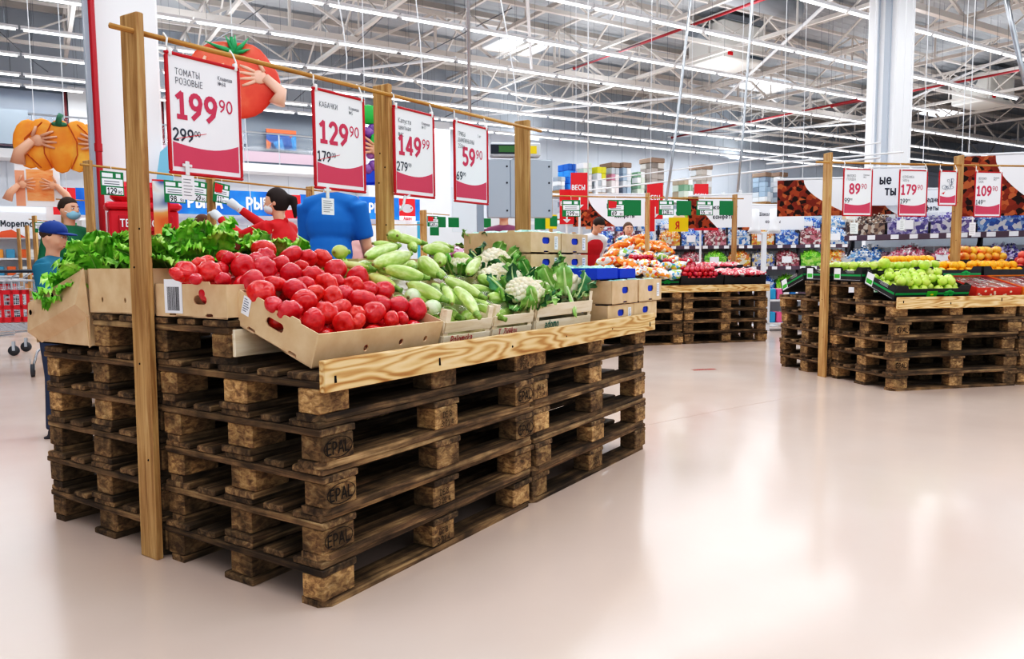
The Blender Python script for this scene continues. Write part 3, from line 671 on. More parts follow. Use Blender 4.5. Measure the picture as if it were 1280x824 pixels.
sway((626, 0), (648, 150), .006, 'thin white string hanging above the third post', M_rail, 8); sway((1258, 0), (1282, 105), .03, 'thick grey pipe hanging at the top right corner', M_steel, 9)
for i, (a_, b_) in enumerate((((330, 150), (480, 20)), ((250, 60), (330, 8)), ((420, 120), (640, 10)), ((505, 165), (650, 95)), ((640, 105), (800, 55)), ((0, 40), (60, 90)), ((1130, 210), (1280, 150)), ((860, 230), (1090, 180)))):
    A = at_z(a_[0], min(a_[1], 165), 6.6); B = at_z(b_[0], min(b_[1], 165), 6.6)
    for Q in (A, B):
        e = Q.dot(VX)-24.2
        if e > 0: Q -= VX*e
    wire([A, (A+B)/2-Vector((0, 0, .06)), B], .012, M_dsteel, 'dark sagging power cable strung under the trusses, %s' % ['left of the courgette sign', 'above the tomato picture', 'over the second post', 'over the mushroom sign', 'right of the third post', 'in the far left corner', 'behind the right signs', 'above the back racks'][i], 'power_cable', 'cable')
# ================================================================ pallets
def at_pl(px, py, P, N):
    d = ray(px, py); return CAM + d*((Vector(P)-CAM).dot(Vector(N))/d.dot(Vector(N)))
def make_pallet(seed, protos=[]):
    R = random.Random(seed); r = R.uniform
    t = thing('pallet', 'x', 'pallet')
    def bd(name, x0, x1, y0, y1, z0, z1, m, b=.003, chop=None):
        s = MB(); cx, cy = (x0+x1)/2, (y0+y1)/2
        j = r(-.004, .004)
        if chop:
            w_, d_ = (x1-x0)/2, (y1-y0)/2; c = .03
            pr = [(-w_+(c if chop[0] else 0), -d_), (w_-(c if chop[1] else 0), -d_), (w_, -d_+(c if chop[1] else 0)), (w_, d_-(c if chop[2] else 0)), (w_-(c if chop[2] else 0), d_), (-w_+(c if chop[3] else 0), d_), (-w_, d_-(c if chop[3] else 0)), (-w_, -d_+(c if chop[0] else 0))]
            s.prism(pr, z0, z1)
        else: s.bev(x0-cx, x1-cx, y0-cy, y1-cy, z0, z1, b)
        return s.build(name, m, t, False, (cx+j, cy+r(-.003, .003), 0), (0, 0, r(-.004, .004)))
    for y0, y1, ch in ((0, .1, (1, 1, 0, 0)), (.3275, .4725, None), (.7, .8, (0, 0, 1, 1))):
        bd('bottom_board', 0, 1.2, y0, y1, 0, .022, M_board, .003, ch)
    for x0, x1 in ((0, .145), (.5275, .6725), (1.055, 1.2)):
        for y0, y1 in ((0, .1), (.3275+r(0, .025), .4725-r(0, .02)), (.7, .8)):
            bd('block', x0+r(0, .006), x1-r(0, .02), y0+r(0, .006), y1-r(0, .008), .022, .1, M_block, .004)
        bd('stringer_board', x0, x1, 0, .8, .1, .122, M_boardY)
    for y0, y1 in ((0, .14), (.182, .282), (.33, .475), (.52, .62), (.66, .8)):
        bd('deck_board', 0, 1.2, y0+r(0, .006), y1-r(0, .006), .122, .144, M_board, .004)
    return t
PAL = [make_pallet(k) for k in range(4)]
LV = ['lowest', 'second lowest', 'third', 'fourth', 'fifth', 'sixth']
def stamp(parent, x, y, z, face='y', kind=0, size=.052):
    rot = (0, 0, 0) if face == 'y' else (0, 0, -pi/2)
    if kind == 0:
        text('EPAL', size, M_stamp, parent, (x, y, z-size*.36), 'epal_stamp', .012, None, 'CENTER', rot)
        s = MB(); ps = [(.058*math.cos(a), 0, .031*math.sin(a)) for a in [2*pi*k/28 for k in range(29)]]
        s.tube(ps, .0012, 4, cap=False); s.build('stamp_ring', M_stamp, parent, False, (x, y, z), rot)
    else:
        text('DE 8\n3 21 4', size*.6, M_stamp, parent, (x, y, z), 'code_stamp', 0, None, 'CENTER', rot)
M_stamp = mat('1c120a', .9)
R5 = random.Random(5)
def stack(M, x, y, n, where, z0=0, lv0=0, jit=.012, stamps=()):
    out = []
    for k in range(n):
        P = M @ Vector((x+R5.uniform(-jit, jit), y+R5.uniform(-jit, jit), z0+.144*k))
        a = math.atan2(M[1][0], M[0][0])+R5.uniform(-.006, .006)
        p = dup(PAL[R5.randrange(4)], P, a, 'worn pallet, %s, %s' % (LV[lv0+k], where), 'stacked pallets')
        out.append(p)
    return out
def put_stamps(p, spec):
    blocks = [c for c in KIDS[p.name] if c.name.startswith('block')]
    for tx, kind in spec:
        b_ = min(blocks, key=lambda o: (o.location.x-tx)**2+(o.location.y-.05)**2)
        stamp(b_, -.006, -.0525, .062, 'y', kind)
def centre(ml): pass
MM = Matrix.Identity(4)
DISP = 'under the tomatoes and courgettes'
S1 = stack(MM, .006, 0, 5, 'at the near front corner of the vegetable display', jit=.008)
S2 = stack(MM, 1.222, .0, 5, 'at the front right of the vegetable display', jit=.01)
S3 = stack(MM, .012, .815, 5, 'at the back left of the vegetable display', jit=.01)
S4 = stack(MM, 1.225, .815, 5, 'at the back right of the vegetable display')
S5 = stack(MM, .006, .4, 1, 'crowning the left half of the vegetable display', .72, 5, .004)
S6 = stack(MM, 1.22, .4, 1, 'crowning the right half of the vegetable display', .72, 5, .004)
for k, sp in ((1, [(.07, 0), (.6, 1)]), (2, [(.07, 0), (1.13, 0)]), (3, [(.07, 0), (1.13, 0), (.6, 1)]), (0, [(.6, 1)]), (4, [(1.13, 1)])): put_stamps(S1[k], sp)
put_stamps(S2[0], [(.6, 1)]); put_stamps(S2[3], [(.07, 1)])
# short pale offcut wedged under the front corner of the top pallet
s = MB(); s.bev(.02, .42, .395, .42, .745, .835, .002); solo('wood_offcut', s, M_palewood, 'short pale new plank resting against the top pallet behind the tomato box', 'plank')

MR = frame((5.19, -.93, 0), -44)
for (x, y, n, w_) in ((0, 0, 5, 'at the near corner of the apple display on the right'), (1.215, 0, 5, 'at the front right of the apple display on the right'), (0, .815, 5, 'at the far left corner of the apple display on the right'), (1.215, .815, 5, 'at the back of the apple display on the right')):
    st = stack(MR, x, y, n, w_)
    if x == 0 and y == 0:
        for k, sp in ((1, [(.07, 0), (.6, 1)]), (3, [(.07, 0)])): put_stamps(st[k], sp)
stack(MR, 0, .4, 1, 'crowning the apple display on the right', .72, 5); stack(MR, 1.215, .4, 1, 'crowning the far half of the apple display on the right', .72, 5)
MMd = frame((8.70, .97, 0), -43)
for (x, y, n, w_) in ((-1.2, 0, 5, 'at the right end of the red apple display'), (-2.42, 0, 5, 'in the middle of the red apple display'), (-3.64, 0, 5, 'at the left end of the red apple display'), (-1.2, .815, 5, 'at the back right of the red apple display'), (-2.42, .815, 5, 'at the back middle of the red apple display')):
    stack(MMd, x, y, n, w_)
stack(MMd, -1.2, .4, 1, 'crowning the red apple display', .72, 5)
ML = frame((1.72, 3.7, 0), 0)
for (x, y, n, w_) in ((0, 0, 5, 'at the front left of the lettuce-side display behind'), (1.215, 0, 5, 'at the front right of the lettuce-side display behind')):
    stack(ML, x, y, n, w_)
stack(MMd, -2.42, .4, 1, 'crowning the middle of the red apple display', .72, 5)
for p in PAL: drop(p)

# ================================================================ planks, posts, rods
def plank(M, x0, x1, y, z0, z1, label, bend=0):
    t = .026; s = MB(); l = x1-x0
    s.bev(-l/2, l/2, -t/2, t/2, -(z1-z0)/2, (z1-z0)/2, .002)
    o = solo('retaining_plank', s, M_pine, label, 'plank')
    o.matrix_world = M @ Matrix.Translation(((x0+x1)/2, y, (z0+z1)/2))
    n = MB()
    for k in range(6):
        xx = -l/2+.05+(l-.1)*k/5+rnd(-.03, .03)
        n.tube([(xx, -t/2-.001, rnd(-.03, .03)), (xx, -t/2+.001, 0)], .004, 8)
    n.build('nail_holes', M_hole, o); return o
plank(MM, .0, 2.46, -.022, .668, .762, 'long light pine plank with scorched grain along the front of the vegetable display')
plank(MR, .0, 2.4, -.022, .662, .755, 'light pine plank along the front of the apple display on the right')
plank(MMd, -3.6, .0, -.022, .665, .755, 'light pine plank along the front of the red apple display')
def post(M, x, y, h, label, w=.1, t=.028, z0=0, lean=0):
    s = MB(); s.bev(-t/2, t/2, -w/2, w/2, 0, h, .003)
    o = solo('wooden_post', s, M_post, label, 'post'); o.matrix_world = M @ Matrix.Translation((x, y, z0)) @ Matrix.Rotation(lean, 4, 'X')
    n = MB()
    for z, yy in ((.36, -.02), (.7, .01), (h*.55, .02), (h*.62, -.02)): n.ball((-t/2, yy, z), .004, n=6)
    n.build('nail_heads', M_hole, o); return o
post(MM, -.017, .855, 1.885, 'tall wooden post nailed to the left end of the vegetable display', .1, .026, 0, .016)
post(MM, 1.238, .85, 1.02, 'wooden post between the courgette and cauliflower price signs', .1, .028, .87)
post(MM, 2.485, .85, 1.91, 'wooden post in front of the grey scale cabinets, right of the mushroom sign', .1, .03, 0)
def rod(M, x0, x1, y, z0, z1, label, r=.0095):
    A = M @ Vector((x0, y, z0)); B = M @ Vector((x1, y, z1)); d = B-A; l = d.length
    s = MB(); s.tube([(0, 0, 0), (l/3, 0, -.004), (2*l/3, 0, -.004), (l, 0, 0)], r, 8)
    o = solo('hanging_rod', s, M_postR, label, 'rod', smooth=True); o.location = A; o.rotation_euler = d.to_track_quat('X', 'Z').to_euler(); return o
rod(MM, -.108, 2.62, .8, 1.822, 1.862, 'long thin wooden rod carrying the four price signs over the vegetable display')
post(MR, -.035, .86, 2.0, 'wooden post nailed to the left end of the apple display on the right'); post(MR, 1.34, .86, 1.14, 'wooden post between the two smallest right-hand signs over the strawberries', .1, .028, .87)
rod(MR, -.18, 2.5, .82, 1.912, 1.93, 'thin wooden rod carrying the fruit price signs on the right')
post(MMd, -.02, .85, 1.99, 'wooden post at the right end of the red apple display'); post(MMd, -1.34, .85, 1.12, 'wooden post in the middle of the red apple display', .1, .028, .87); post(MMd, -2.72, .85, 1.98, 'wooden post at the left end of the red apple display, beside the red scale sign')
rod(MMd, -2.9, .1, .82, 1.93, 1.93, 'thin wooden rod carrying green price tags over the red apple display')
post(ML, .06, .78, 1.88, 'wooden post left of the tall tomato-side post, in the display behind'); post(ML, 1.17, .78, 1.88, 'wooden post behind the green tags the woman in red adjusts'); post(ML, 2.36, .78, 1.86, 'wooden post behind the woman in red')
rod(ML, -.02, 2.5, .74, 1.84, 1.82, 'thin wooden rod carrying green price tags in front of the fish counter')
def farpost(px, py0, D, h, lab):
    p = at(px, py0, D); s = MB(); s.bev(-.014, .014, -.05, .05, 0, h, .003); solo('wooden_post', s, M_post, lab, 'post', None, (p.x, p.y, 0), (0, 0, 0))
for px, py0, D, h, lab in ((80, 262, 8.6, 1.74, 'thin wooden post in front of the masked man'), (43, 275, 11, 1.78, 'thin wooden post above the boy in the blue cap'), (34, 290, 13, 1.75, 'distant wooden post left of the boy, near one'), (23, 290, 15, 1.8, 'distant wooden post at the far left, near the seafood counter'), (529, 265, 10, 1.75, 'thin distant wooden post under the cauliflower sign')):
    farpost(px, py0, D, h, lab)
def farrod(a, b_, D1, D2, lab):
    A = at(*a, D1); B = at(*b_, D2); s = MB(); s.tube([A, B], .007, 6); solo('hanging_rod', s, M_postR, lab, 'rod', smooth=True)
farrod((70, 249), (112, 251), 8.6, 8.6, 'thin rod from the post by the masked man'); farrod((36, 274), (62, 277), 11, 11, 'thin rod above the boy in the blue cap')
farrod((524, 266), (562, 269), 10, 10.2, 'thin rod carrying green tags under the mushroom sign'); farrod((430, 281), (530, 281), 9.6, 10, 'thin low rod behind the courgettes')

# ================================================================ price signs
def band_shape(w, h, n=10):
    up = [(-w/2+w*k/n, h*(.72+.28*(2*k/n-1)**2*(1 if k > n/2 else .55))) for k in range(n+1)]
    return [(-w/2, 0), (w/2, 0)]+up[::-1]
def price_sign(P, rotz, w, h, name, key, big, cents, old, oldc, label, strike=True, xb=0, tilt=0, clip=True):
    t = thing('price_sign', label, 'price sign', P, (0, tilt, rotz)); f = .011
    s = MB()
    for a_ in ((-w/2, w/2, -f, 0), (-w/2, w/2, -h, -h+f), (-w/2, -w/2+f, -h+f, -f), (w/2-f, w/2, -h+f, -f)): s.bev(a_[0], a_[1], -.007, .007, a_[2], a_[3], .003)
    s.build('frame', M_dred, t)
    s = MB(); s.box(-w/2+f, w/2-f, -.001, .003, -h+f, -f); s.build('card', M_paper, t)
    v_, f_ = flat_panel(band_shape(w-2*f-.012, h*.235), t=.0006)
    s = MB(); s.add([(x, -z-.0016, y-h+f+.016) for x, y, z in v_], f_); s.build('pink_band', M_pink, t)
    y = -.0022; l = -w/2+.042
    text(name, .031*w/.3, M_ink, t, (l-.006, y, -.075*h/.42), 'product_name', -.004, w*.46)
    if key: text(key, .02*w/.3, M_ink, t, (w/2-.095*w/.3, y, -.062*h/.42), 'key_number', 0, w*.26)
    if big:
        o = text(big, .122*w/.3, M_pinkink, t, (l-.008+xb, y, -.222*h/.42), 'price', .036, w*.56)
        me = o.data; xm = max(v.co.x for v in me.vertices)
        text(cents, .062*w/.3, M_pinkink, t, (l-.012+xb+xm+.012, y, -.178*h/.42), 'price_cents', .012, w*.22)
        o2 = text(old, .058*w/.3, M_ink, t, (l-.024, y, -.302*h/.42), 'old_price', .02, w*.35)
        xm = max(v.co.x for v in o2.data.vertices)
        text(oldc, .026*w/.3, M_ink, t, (l-.02+xm, y, -.28*h/.42), 'old_cents', .01, w*.12)
        if strike:
            s = MB(); s.beam((l-.012, y-.001, -.297*h/.42), (l+xm+.028, y-.001, -.265*h/.42), .0006, .002); s.build('strike_line', M_red, t)
    if clip:
        for sx in (-1, 1):
            s = MB(); x = sx*(w/2-.018)
            ps = [(x, 0, -.004), (x+.008*sx, .002, .018), (x, .008, .045), (x-.004, .02, .062), (x, .034, .05)]
            s.tube(ps, .0035, 6); s.bev(x-.006, x+.006, -.009, .009, -.016, .012, .002); s.build('hook', M_white, t, True)
    return t
Z = 1.782
price_sign((.222, .782, Z), 0, .305, .42, 'ТОМАТЫ\nРОЗОВЫЕ', 'Клавиша\n№68', '199', '90', '299', '00', 'red-framed price sign reading 199 90 for pink tomatoes')
price_sign((.887, .782, Z), 0, .305, .42, 'КАБАЧКИ', 'Клавиша\n№5', '129', '90', '179', '00', 'red-framed price sign reading 129 90 for courgettes')
price_sign((1.385, .782, Z+.008), 0, .305, .42, 'Капуста\nцветная\nвес', 'Клавиша\n№77', '149', '99', '279', '99', 'red-framed price sign reading 149 99 for cauliflower', strike=False)
price_sign((1.857, .782, Z+.01), 0, .31, .425, 'ГРИБЫ\nШАМПИНЬОНЫ\n250гр', '1 шт', '59', '90', '69', '90', 'red-framed price sign reading 59 90 for mushrooms, beside the grey cabinets', strike=False, xb=.04)
NR = MR.to_3x3() @ Vector((0, 1, 0)); PR0 = MR @ Vector((0, .80, 0)); AR = rad(-44)
def rsign(px, *a, w=.3, h=.42, zt=None, **k):
    q = at_pl(px, 206, PR0, NR); q.z = 1.862 if zt is None else zt
    return price_sign(q, AR+rnd(-.02, .02), w, h, *a, **k)
rsign(1073, 'ЯБЛОКО\nГОЛДЕН', 'Клавиша\n№11', '89', '90', '99', '90', 'red-framed price sign reading 89 90 for golden apples', xb=.03, strike=False)
rsign(1142.5, 'КЛУБНИКА\n500гр', '', '179', '90', '199', '90', 'red-framed price sign reading 179 90 for strawberries', strike=False, xb=-.012)
rsign(1236.5, 'ЯБЛОКИ\nГАЛА', 'Клавиша\n№17', '109', '90', '149', '90', 'red-framed price sign reading 109 90 for gala apples', strike=False, xb=-.01)
t = rsign(1186, '', '', '', '', '', '', 'small red-framed sign with a line drawing of fruit and a bird', w=.2, h=.32)
s = MB()
for cx, cz, rx, rz in ((-.04, -.15, .024, .018), (-.018, -.158, .02, .015), (.02, -.15, .04, .014), (.03, -.115, .02, .012), (.0, -.09, .012, .012), (.045, -.085, .012, .016)):
    s.tube([(cx+rx*math.cos(a), -.004, cz+rz*math.sin(a)) for a in [2*pi*k/14 for k in range(15)]], .0014, 4)
s.tube([(.02, -.004, -.16), (.035, -.004, -.12), (.03, -.004, -.07)], .0016, 4); s.build('line_drawing', mat('39506b', .6), t)
s = MB(); s.add([(-.07, -.004, -.205), (-.04, -.004, -.195), (-.03, -.004, -.185), (-.045, -.004, -.215)], [(0, 1, 2, 3)]); s.build('bird_mark', M_red, t)
# tags stuck under the signs
def clip_tag(P, w, h, label, rot=0, n=2):
    t = thing('paper_tag', label, 'tag', P, rot); s = MB()
    s.box(-w/2, w/2, -.0006, .0006, -h, 0); s.build('card', M_paper, t)
    s = MB()
    for k in range(6):
        z = -h*(.15+.13*k); s.box(-w*.38, w*rnd(.1, .4), -.0012, -.0008, z-.003, z)
    s.build('print', mat('8a8f94', .7), t)
    s = MB(); s.bev(-.008, .008, -.004, .004, 0, .05, .002); s.bev(-.02, .02, -.003, .003, .03, .04, .001); s.build('plastic_clip', mat('e9eef0', .3), t)
    return t
clip_tag((.135, .775, 1.36), .055, .085, 'small crumpled paper tag stuck under the tomato price sign', rad(8)); 
clip_tag((.80, .775, 1.325), .07, .07, 'printed cardboard tag clipped under the courgette sign, over the blue T-shirt', 0)
s = MB(); s.tube([(1.30, .775, 1.37), (1.285, .77, 1.33), (1.25, .76, 1.30)], .006, 8); s.tube([(1.30, .775, 1.36), (1.33, .77, 1.375)], .005, 6); solo('plastic_clip', s, mat('dfe9ec', .2), 'clear plastic clip hanging under the cauliflower sign', 'clip', smooth=True)
clip_tag(at_pl(1068, 272, PR0, NR)+Vector((0, 0, -.045)), .08, .1, 'white paper tag clipped under the golden apple sign', AR); clip_tag(at_pl(1216, 272, PR0, NR)+Vector((0, 0, -.045)), .07, .12, 'white paper tag clipped under the gala apple sign', AR)
clip_tag(at_pl(1128, 270, PR0, NR)+Vector((0, 0, -.03)), .05, .1, 'narrow paper tag clipped under the strawberry sign', AR)

# green electronic-style tags
def green_tag(P, rot, price, cents, label, w=.19, h=.15, red=False, tilt=0, blank=False):
    t = thing('price_tag', label, 'price tag', P, (0, tilt, rot))
    s = MB(); s.bev(-w/2, w/2, -.004, .004, -h, 0, .002); s.build('green_card', M_tagg, t)
    if blank: return t
    s = MB(); s.box(-w*.44, w*.02, -.0055, -.0045, -h*.25, -h*.08); s.box(w*.16, w*.36, -.0055, -.0045, -h*.25, -h*.08)
    s.box(-w*.45, w*.45, -.0055, -.0045, -h*.6, -h*.31); s.box(-w*.28, w*.45, -.0055, -.0045, -h*.95, -h*.66); s.build('white_fields', M_paper, t)
    text(price, h*.34, M_blackp, t, (-w*.24, -.0062, -h*.93), 'price', .03, w*.42); text(cents, h*.2, M_blackp, t, (w*.22, -.0062, -h*.93), 'price_cents', .02)
    s = MB()
    for k in range(2): s.box(-w*.36, w*.3, -.0062, -.0056, -h*(.44+.1*k), -h*(.40+.1*k))
    s.build('print_lines', mat('6a7076', .6), t)
    if red: s = MB(); s.prism([(-w*.45, -h*.5), (w*.0, -h*.48), (w*.05, -h*.1), (-.45*w, -h*.04)], 0, .001, 0, Matrix.Translation((0, -.006, 0)) @ Matrix.Rotation(pi/2, 4, 'X')); s.build('red_sticker', M_red, t)
    s = MB(); s.tube([(0, 0, 0), (0, .012, .05), (0, .03, .055)], .0025, 5); s.build('hook', M_white, t)
    return t
def ltag(px, py, *a, **k):
    q = at_y(px, py, 4.40); return green_tag(q, 0, *a, **k)
ltag(139.5, 214.5, '129', '90', 'green price tag reading 129 90 hanging left of the red phone booth', w=.19, h=.19)
ltag(218, 226, '98', '90', 'green price tag reading 98 90 beneath the tomato sign', w=.2, h=.19)
ltag(247, 226.5, '129', '90', 'tilted green price tag reading 129 90 under the small paper tag', w=.19, h=.18, tilt=rad(4))
ltag(277.5, 229.5, '119', '90', 'green price tag with a red sticker between the gloved hands', w=.17, h=.18, red=True, tilt=rad(7))
NM = MMd.to_3x3() @ Vector((0, 1, 0)); PM0 = MMd @ Vector((0, .80, 0)); AM = rad(-43)
def mtag(px, py, *a, **k):
    q = at_pl(px, py, PM0, NM); return green_tag(q, AM, *a, **k)
mtag(714, 250, '199', '90', 'green price tag reading 199 90 in front of the red scale sign', w=.25, h=.22)
mtag(770, 250, '69', '90', 'green price tag with red sticker reading 69 90 over the red apple display', w=.24, h=.22, red=True)
mtag(791, 250, '', '', 'plain green card right of the 69 90 tag', w=.24, h=.21, blank=True)
mtag(833, 250.5, '128', '90', 'green price tag reading 128 90 right of the middle post', w=.22, h=.2)
mtag(855, 251, '', '', 'plain green card in the right bay of the red apple display', w=.22, h=.2, blank=True)
mtag(881, 251, '55', '90', 'green price tag reading 55 90 under the chocolate banner', w=.25, h=.2)
mtag(908, 251, '', '', 'plain green card beside the right post of the red apple display', w=.21, h=.2, blank=True)
for px, py, D, w_, h_, pr_, lab, bl in ((541, 270, 10, .16, .14, '149', 'green price tag with red sticker behind the courgettes', False), (552, 271, 10.1, .12, .14, '', 'plain green card beside the far red-sticker tag', True), (543, 284, 10, .13, .11, '', 'plain green card low behind the courgettes', True), (567, 272, 10.2, .16, .13, '', 'plain green card under the mushroom sign', True), (607, 273, 10, .16, .12, '', 'green card with a white hook below the grey cabinet', True), (675, 271, 9.5, .16, .16, '', 'green card on the yellow panel right of the third post', True), (692, 270, 9.5, .11, .13, '', 'green card beside the yellow strip', True), (53, 278, 9, .16, .12, '98', 'small green price tag above the boy in the blue cap', False)):
    green_tag(at(px, py, D), ANG, pr_, '90', lab, w=w_, h=h_, red=(px == 541), blank=bl)
q = at(683, 268, 9.7); s = MB(); s.box(-.16, .16, 0, .01, -.18, 0); solo('card_strip', s, mat('f2d21c', .5), 'yellow cardboard strip behind green cards right of the third post', 'panel', None, q, (0, 0, ANG))
# ================================================================ crates and boxes
UPX = Matrix.Rotation(pi/2, 4, 'X')      # sheet XY -> XZ, facing -Y
def tray(label, w, d, h, M, mats=None, name='cardboard_box', cat='box', front=(), side=(), scallop=0, t=.005, sticker=None, liner=None, tabs=True, backh=None, group=None, low=None):
    """open box; front/back run along X, ends along Y; holes are (kind, x, y, a, b) in panel coordinates from its centre bottom"""
    mats = mats or M_kraft
    T = thing(name, label, cat, group=group)
    def sheet(L, H, holes, tabbed, nm, Mx, edge=0):
        out = [(-L/2, 0), (L/2, 0), (L/2, H)]
        if scallop:     # raised corners and a lowered middle
            c = L*.14; out += [(L/2-c, H), (L/2-c-.02, H-scallop), (-L/2+c+.02, H-scallop), (-L/2+c, H)]
        elif tabbed and tabs:
            for x in (L*.22, -L*.22): out += [(x+.024, H), (x+.018, H+.009), (x-.018, H+.009), (x-.024, H)]
        out += [(-L/2, H)]
        hs = []
        for k, x, y, a, b_ in holes: hs.append(oval(x, y, a, b_) if k == 'o' else slot(x, y, a, b_))
        v_, f_ = flat_panel(out, hs, t); s = MB(); s.add(v_, f_, 0, UPX)
        return s.build(nm, mats, T, False, Mx.to_translation(), Mx.to_euler())
    s = MB(); s.box(0, w, 0, d, 0, t); s.build('base', mats, T)
    sheet(w, h, front, False, 'long_panel', Matrix.Translation((w/2, t/2, 0)))
    sheet(w, backh or h, [], False, 'long_panel', Matrix.Translation((w/2, d-t/2, 0)))
    R9 = Matrix.Rotation(pi/2, 4, 'Z')
    sheet(d-2*t-.001, h, side, True, 'end_panel', Matrix.Translation((t/2, d/2, 0)) @ Matrix.Rotation(-pi/2, 4, 'Z'))
    sheet(d-2*t-.001, h, [('s' if k == 's' else 'o', -x, y, a, b_) for k, x, y, a, b_ in side], True, 'end_panel', Matrix.Translation((w-t/2, d/2, 0)) @ R9)
    if liner:
        s = MB(); i = t+.003
        s.box(i, w-i, i, i+.002, .01, h-.004); s.box(i, i+.002, i, d-i, .01, h-.004); s.box(w-i-.002, w-i, i, d-i, .01, h-.004); s.box(i, w-i, d-i-.002, d-i, .01, h-.004)
        s.build('liner', liner, T)
    if sticker:
        for face, x, y, sw, sh, kind in sticker:
            Ms = Matrix.Translation((x, -.0012, y)) if face == 'f' else Matrix.Translation((-.0012, x, y)) @ Matrix.Rotation(-pi/2, 4, 'Z')
            s = MB(); s.box(-sw/2, sw/2, -.0006, .0004, -sh/2, sh/2); o = s.build('label_sticker', M_paper, T, False, Ms.to_translation(), Ms.to_euler())
            s = MB()
            if kind == 'bar':
                x0 = -sw*.33
                while x0 < sw*.33:
                    ww = rnd(.0012, .0042); s.box(x0, x0+ww, -.0011, -.0007, -sh*.42, sh*.28); x0 += ww+rnd(.0012, .003)
                s.build('barcode', M_blackp, o)
            elif kind == 'green':
                s.box(-sw*.42, sw*.42, -.0011, -.0007, -sh*.3, sh*.05); s.build('green_print', mat('3cb54a', .5), o)
            else:
                for k in range(6): s.box(-sw*.36, sw*rnd(.0, .36), -.0011, -.0007, sh*(.36-.13*k)-.0015, sh*(.36-.13*k)+.0012)
                s.build('print_lines', mat('55617a', .6), o)
    T.matrix_world = M
    return T
def Mx(x, y, z, tilt=0, rz=0, ty=0): return Matrix.Translation((x, y, z)) @ Matrix.Rotation(rz, 4, 'Z') @ Matrix.Rotation(tilt, 4, 'X') @ Matrix.Rotation(ty, 4, 'Y')
side_h = [('s', 0, .066, .085, .03), ('s', -.1, .008, .04, .014), ('s', .1, .008, .04, .014)]
TILT = rad(19.5)
tray('kraft cardboard tomato box tilted forward at the near front corner, with round holes', .6, .385, .112, Mx(.045, .072, .728, TILT), front=[('o', -.08, .045, .011, .012), ('o', .09, .05, .011, .012), ('o', .22, .05, .01, .011)], side=side_h, sticker=[('e', .335, .075, .038, .06, 'txt')])
tray('kraft tomato box with a big barcode label, standing on the top pallet', .6, .39, .112, Mx(.004, .405, .868), side=[('s', .055, .06, .07, .03), ('s', -.1, .008, .04, .014), ('s', .1, .008, .04, .014)], sticker=[('e', .285, .07, .1, .115, 'bar')])
tray('tall kraft lettuce box standing on the top pallet behind the left post', .6, .42, .165, Mx(.004, .805, .868), side=[('o', -.12, .05, .007, .01), ('o', .03, .05, .007, .01), ('o', .16, .05, .007, .01)], tabs=False)
T = thing('cardboard_box', 'buckled kraft lettuce box sagging at the far left corner of the display', 'box')
ya, yb, xw = 1.225, 1.60, .52
s = MB(); s.box(0, xw, ya, yb, .735, .74); s.build('base', M_kraft, T)
s = MB(); s.add([(0, ya, .735), (0, yb-.01, .735), (-.035, yb+.03, .78), (-.045, ya+.01, .90), (-.02, yb+.045, .895), (-.01, ya, 1.035), (0, ya-.004, .85)], [(0, 1, 2, 3, 6), (3, 2, 4, 5), (6, 3, 5)]); s.build('end_panel', M_kraft, T)
for nm_, y_, h0, h1 in (('long_panel', ya, 1.03, .99), ('long_panel', yb+.02, .9, .9)):
    s = MB(); s.add([(-.005, y_, .735), (xw, y_, .735), (xw, y_, h1), (-.012, y_+.02, h0), (-.005, y_+.005, .735), (xw, y_+.005, .735), (xw, y_+.005, h1), (-.012, y_+.026, h0)], [(0, 1, 2, 3), (7, 6, 5, 4), (0, 4, 5, 1), (3, 2, 6, 7), (0, 3, 7, 4), (1, 5, 6, 2)]); s.build(nm_, M_kraft, T)
s = MB(); s.box(xw-.005, xw, ya, yb, .735, .98); s.build('end_panel', M_kraft, T)
for y_, z_ in ((1.41, .93), (1.585, .86)):
    s = MB(); s.lathe([(.0, 0), (.011, .0)], 12, 0, Matrix.Translation((-.040, y_, z_)) @ Matrix.Rotation(-pi/2, 4, 'Y')); s.build('punched_hole', M_hole, T)

# slatted wooden crates at the front edge
def crate(label, w, d, h, M, word, wcol, word2=None):
    T = thing('wooden_crate', label, 'crate')
    s = MB(); s.bev(0, w, 0, d, 0, .008, .001); s.build('base', M_palewood, T)
    for (x0, y0, sx, sy) in ((0, 0, 1, 1), (w, 0, -1, 1), (0, d, 1, -1), (w, d, -1, -1)):
        s = MB(); a = .03; s.prism([(x0, y0), (x0+sx*a, y0), (x0, y0+sy*a)] if sx*sy > 0 else [(x0, y0), (x0, y0+sy*a), (x0+sx*a, y0)], 0, h+.045); s.build('corner_post', M_palewood, T)
    for y in (-.006, d):
        for z0, z1 in ((.006, h*.42), (h*.55, h)):
            s = MB(); s.bev(.0, w, y, y+.006, z0, z1, .001); s.build('slat', M_palewood, T)
    for x in (-.006, w):
        for z0, z1 in ((.006, h*.42), (h*.55, h)):
            s = MB(); s.bev(x, x+.006, 0, d, z0, z1, .001); s.build('slat', M_palewood, T)
    text(word, h*.42, mat(wcol, .6), T, (w*.14, -.0075, h*.12), 'painted_word', .015, w*.8)
    T.matrix_world = M; return T
crate('pale wooden crate with red lettering and film lining, next to the tomato box', .30, .4, .095, Mx(.672, .07, .735, rad(14)), 'Polomska', 'c4474d')
crate('pale wooden crate with red lettering left of the cauliflower crate', .30, .4, .095, Mx(.992, .07, .738, rad(14)), 'T. Ziółkoj', 'c4474d')
crate('pale wooden slatted crate holding cauliflower', .52, .4, .125, Mx(1.32, .06, .735, rad(7)), 'adomo', '2c7a6a')
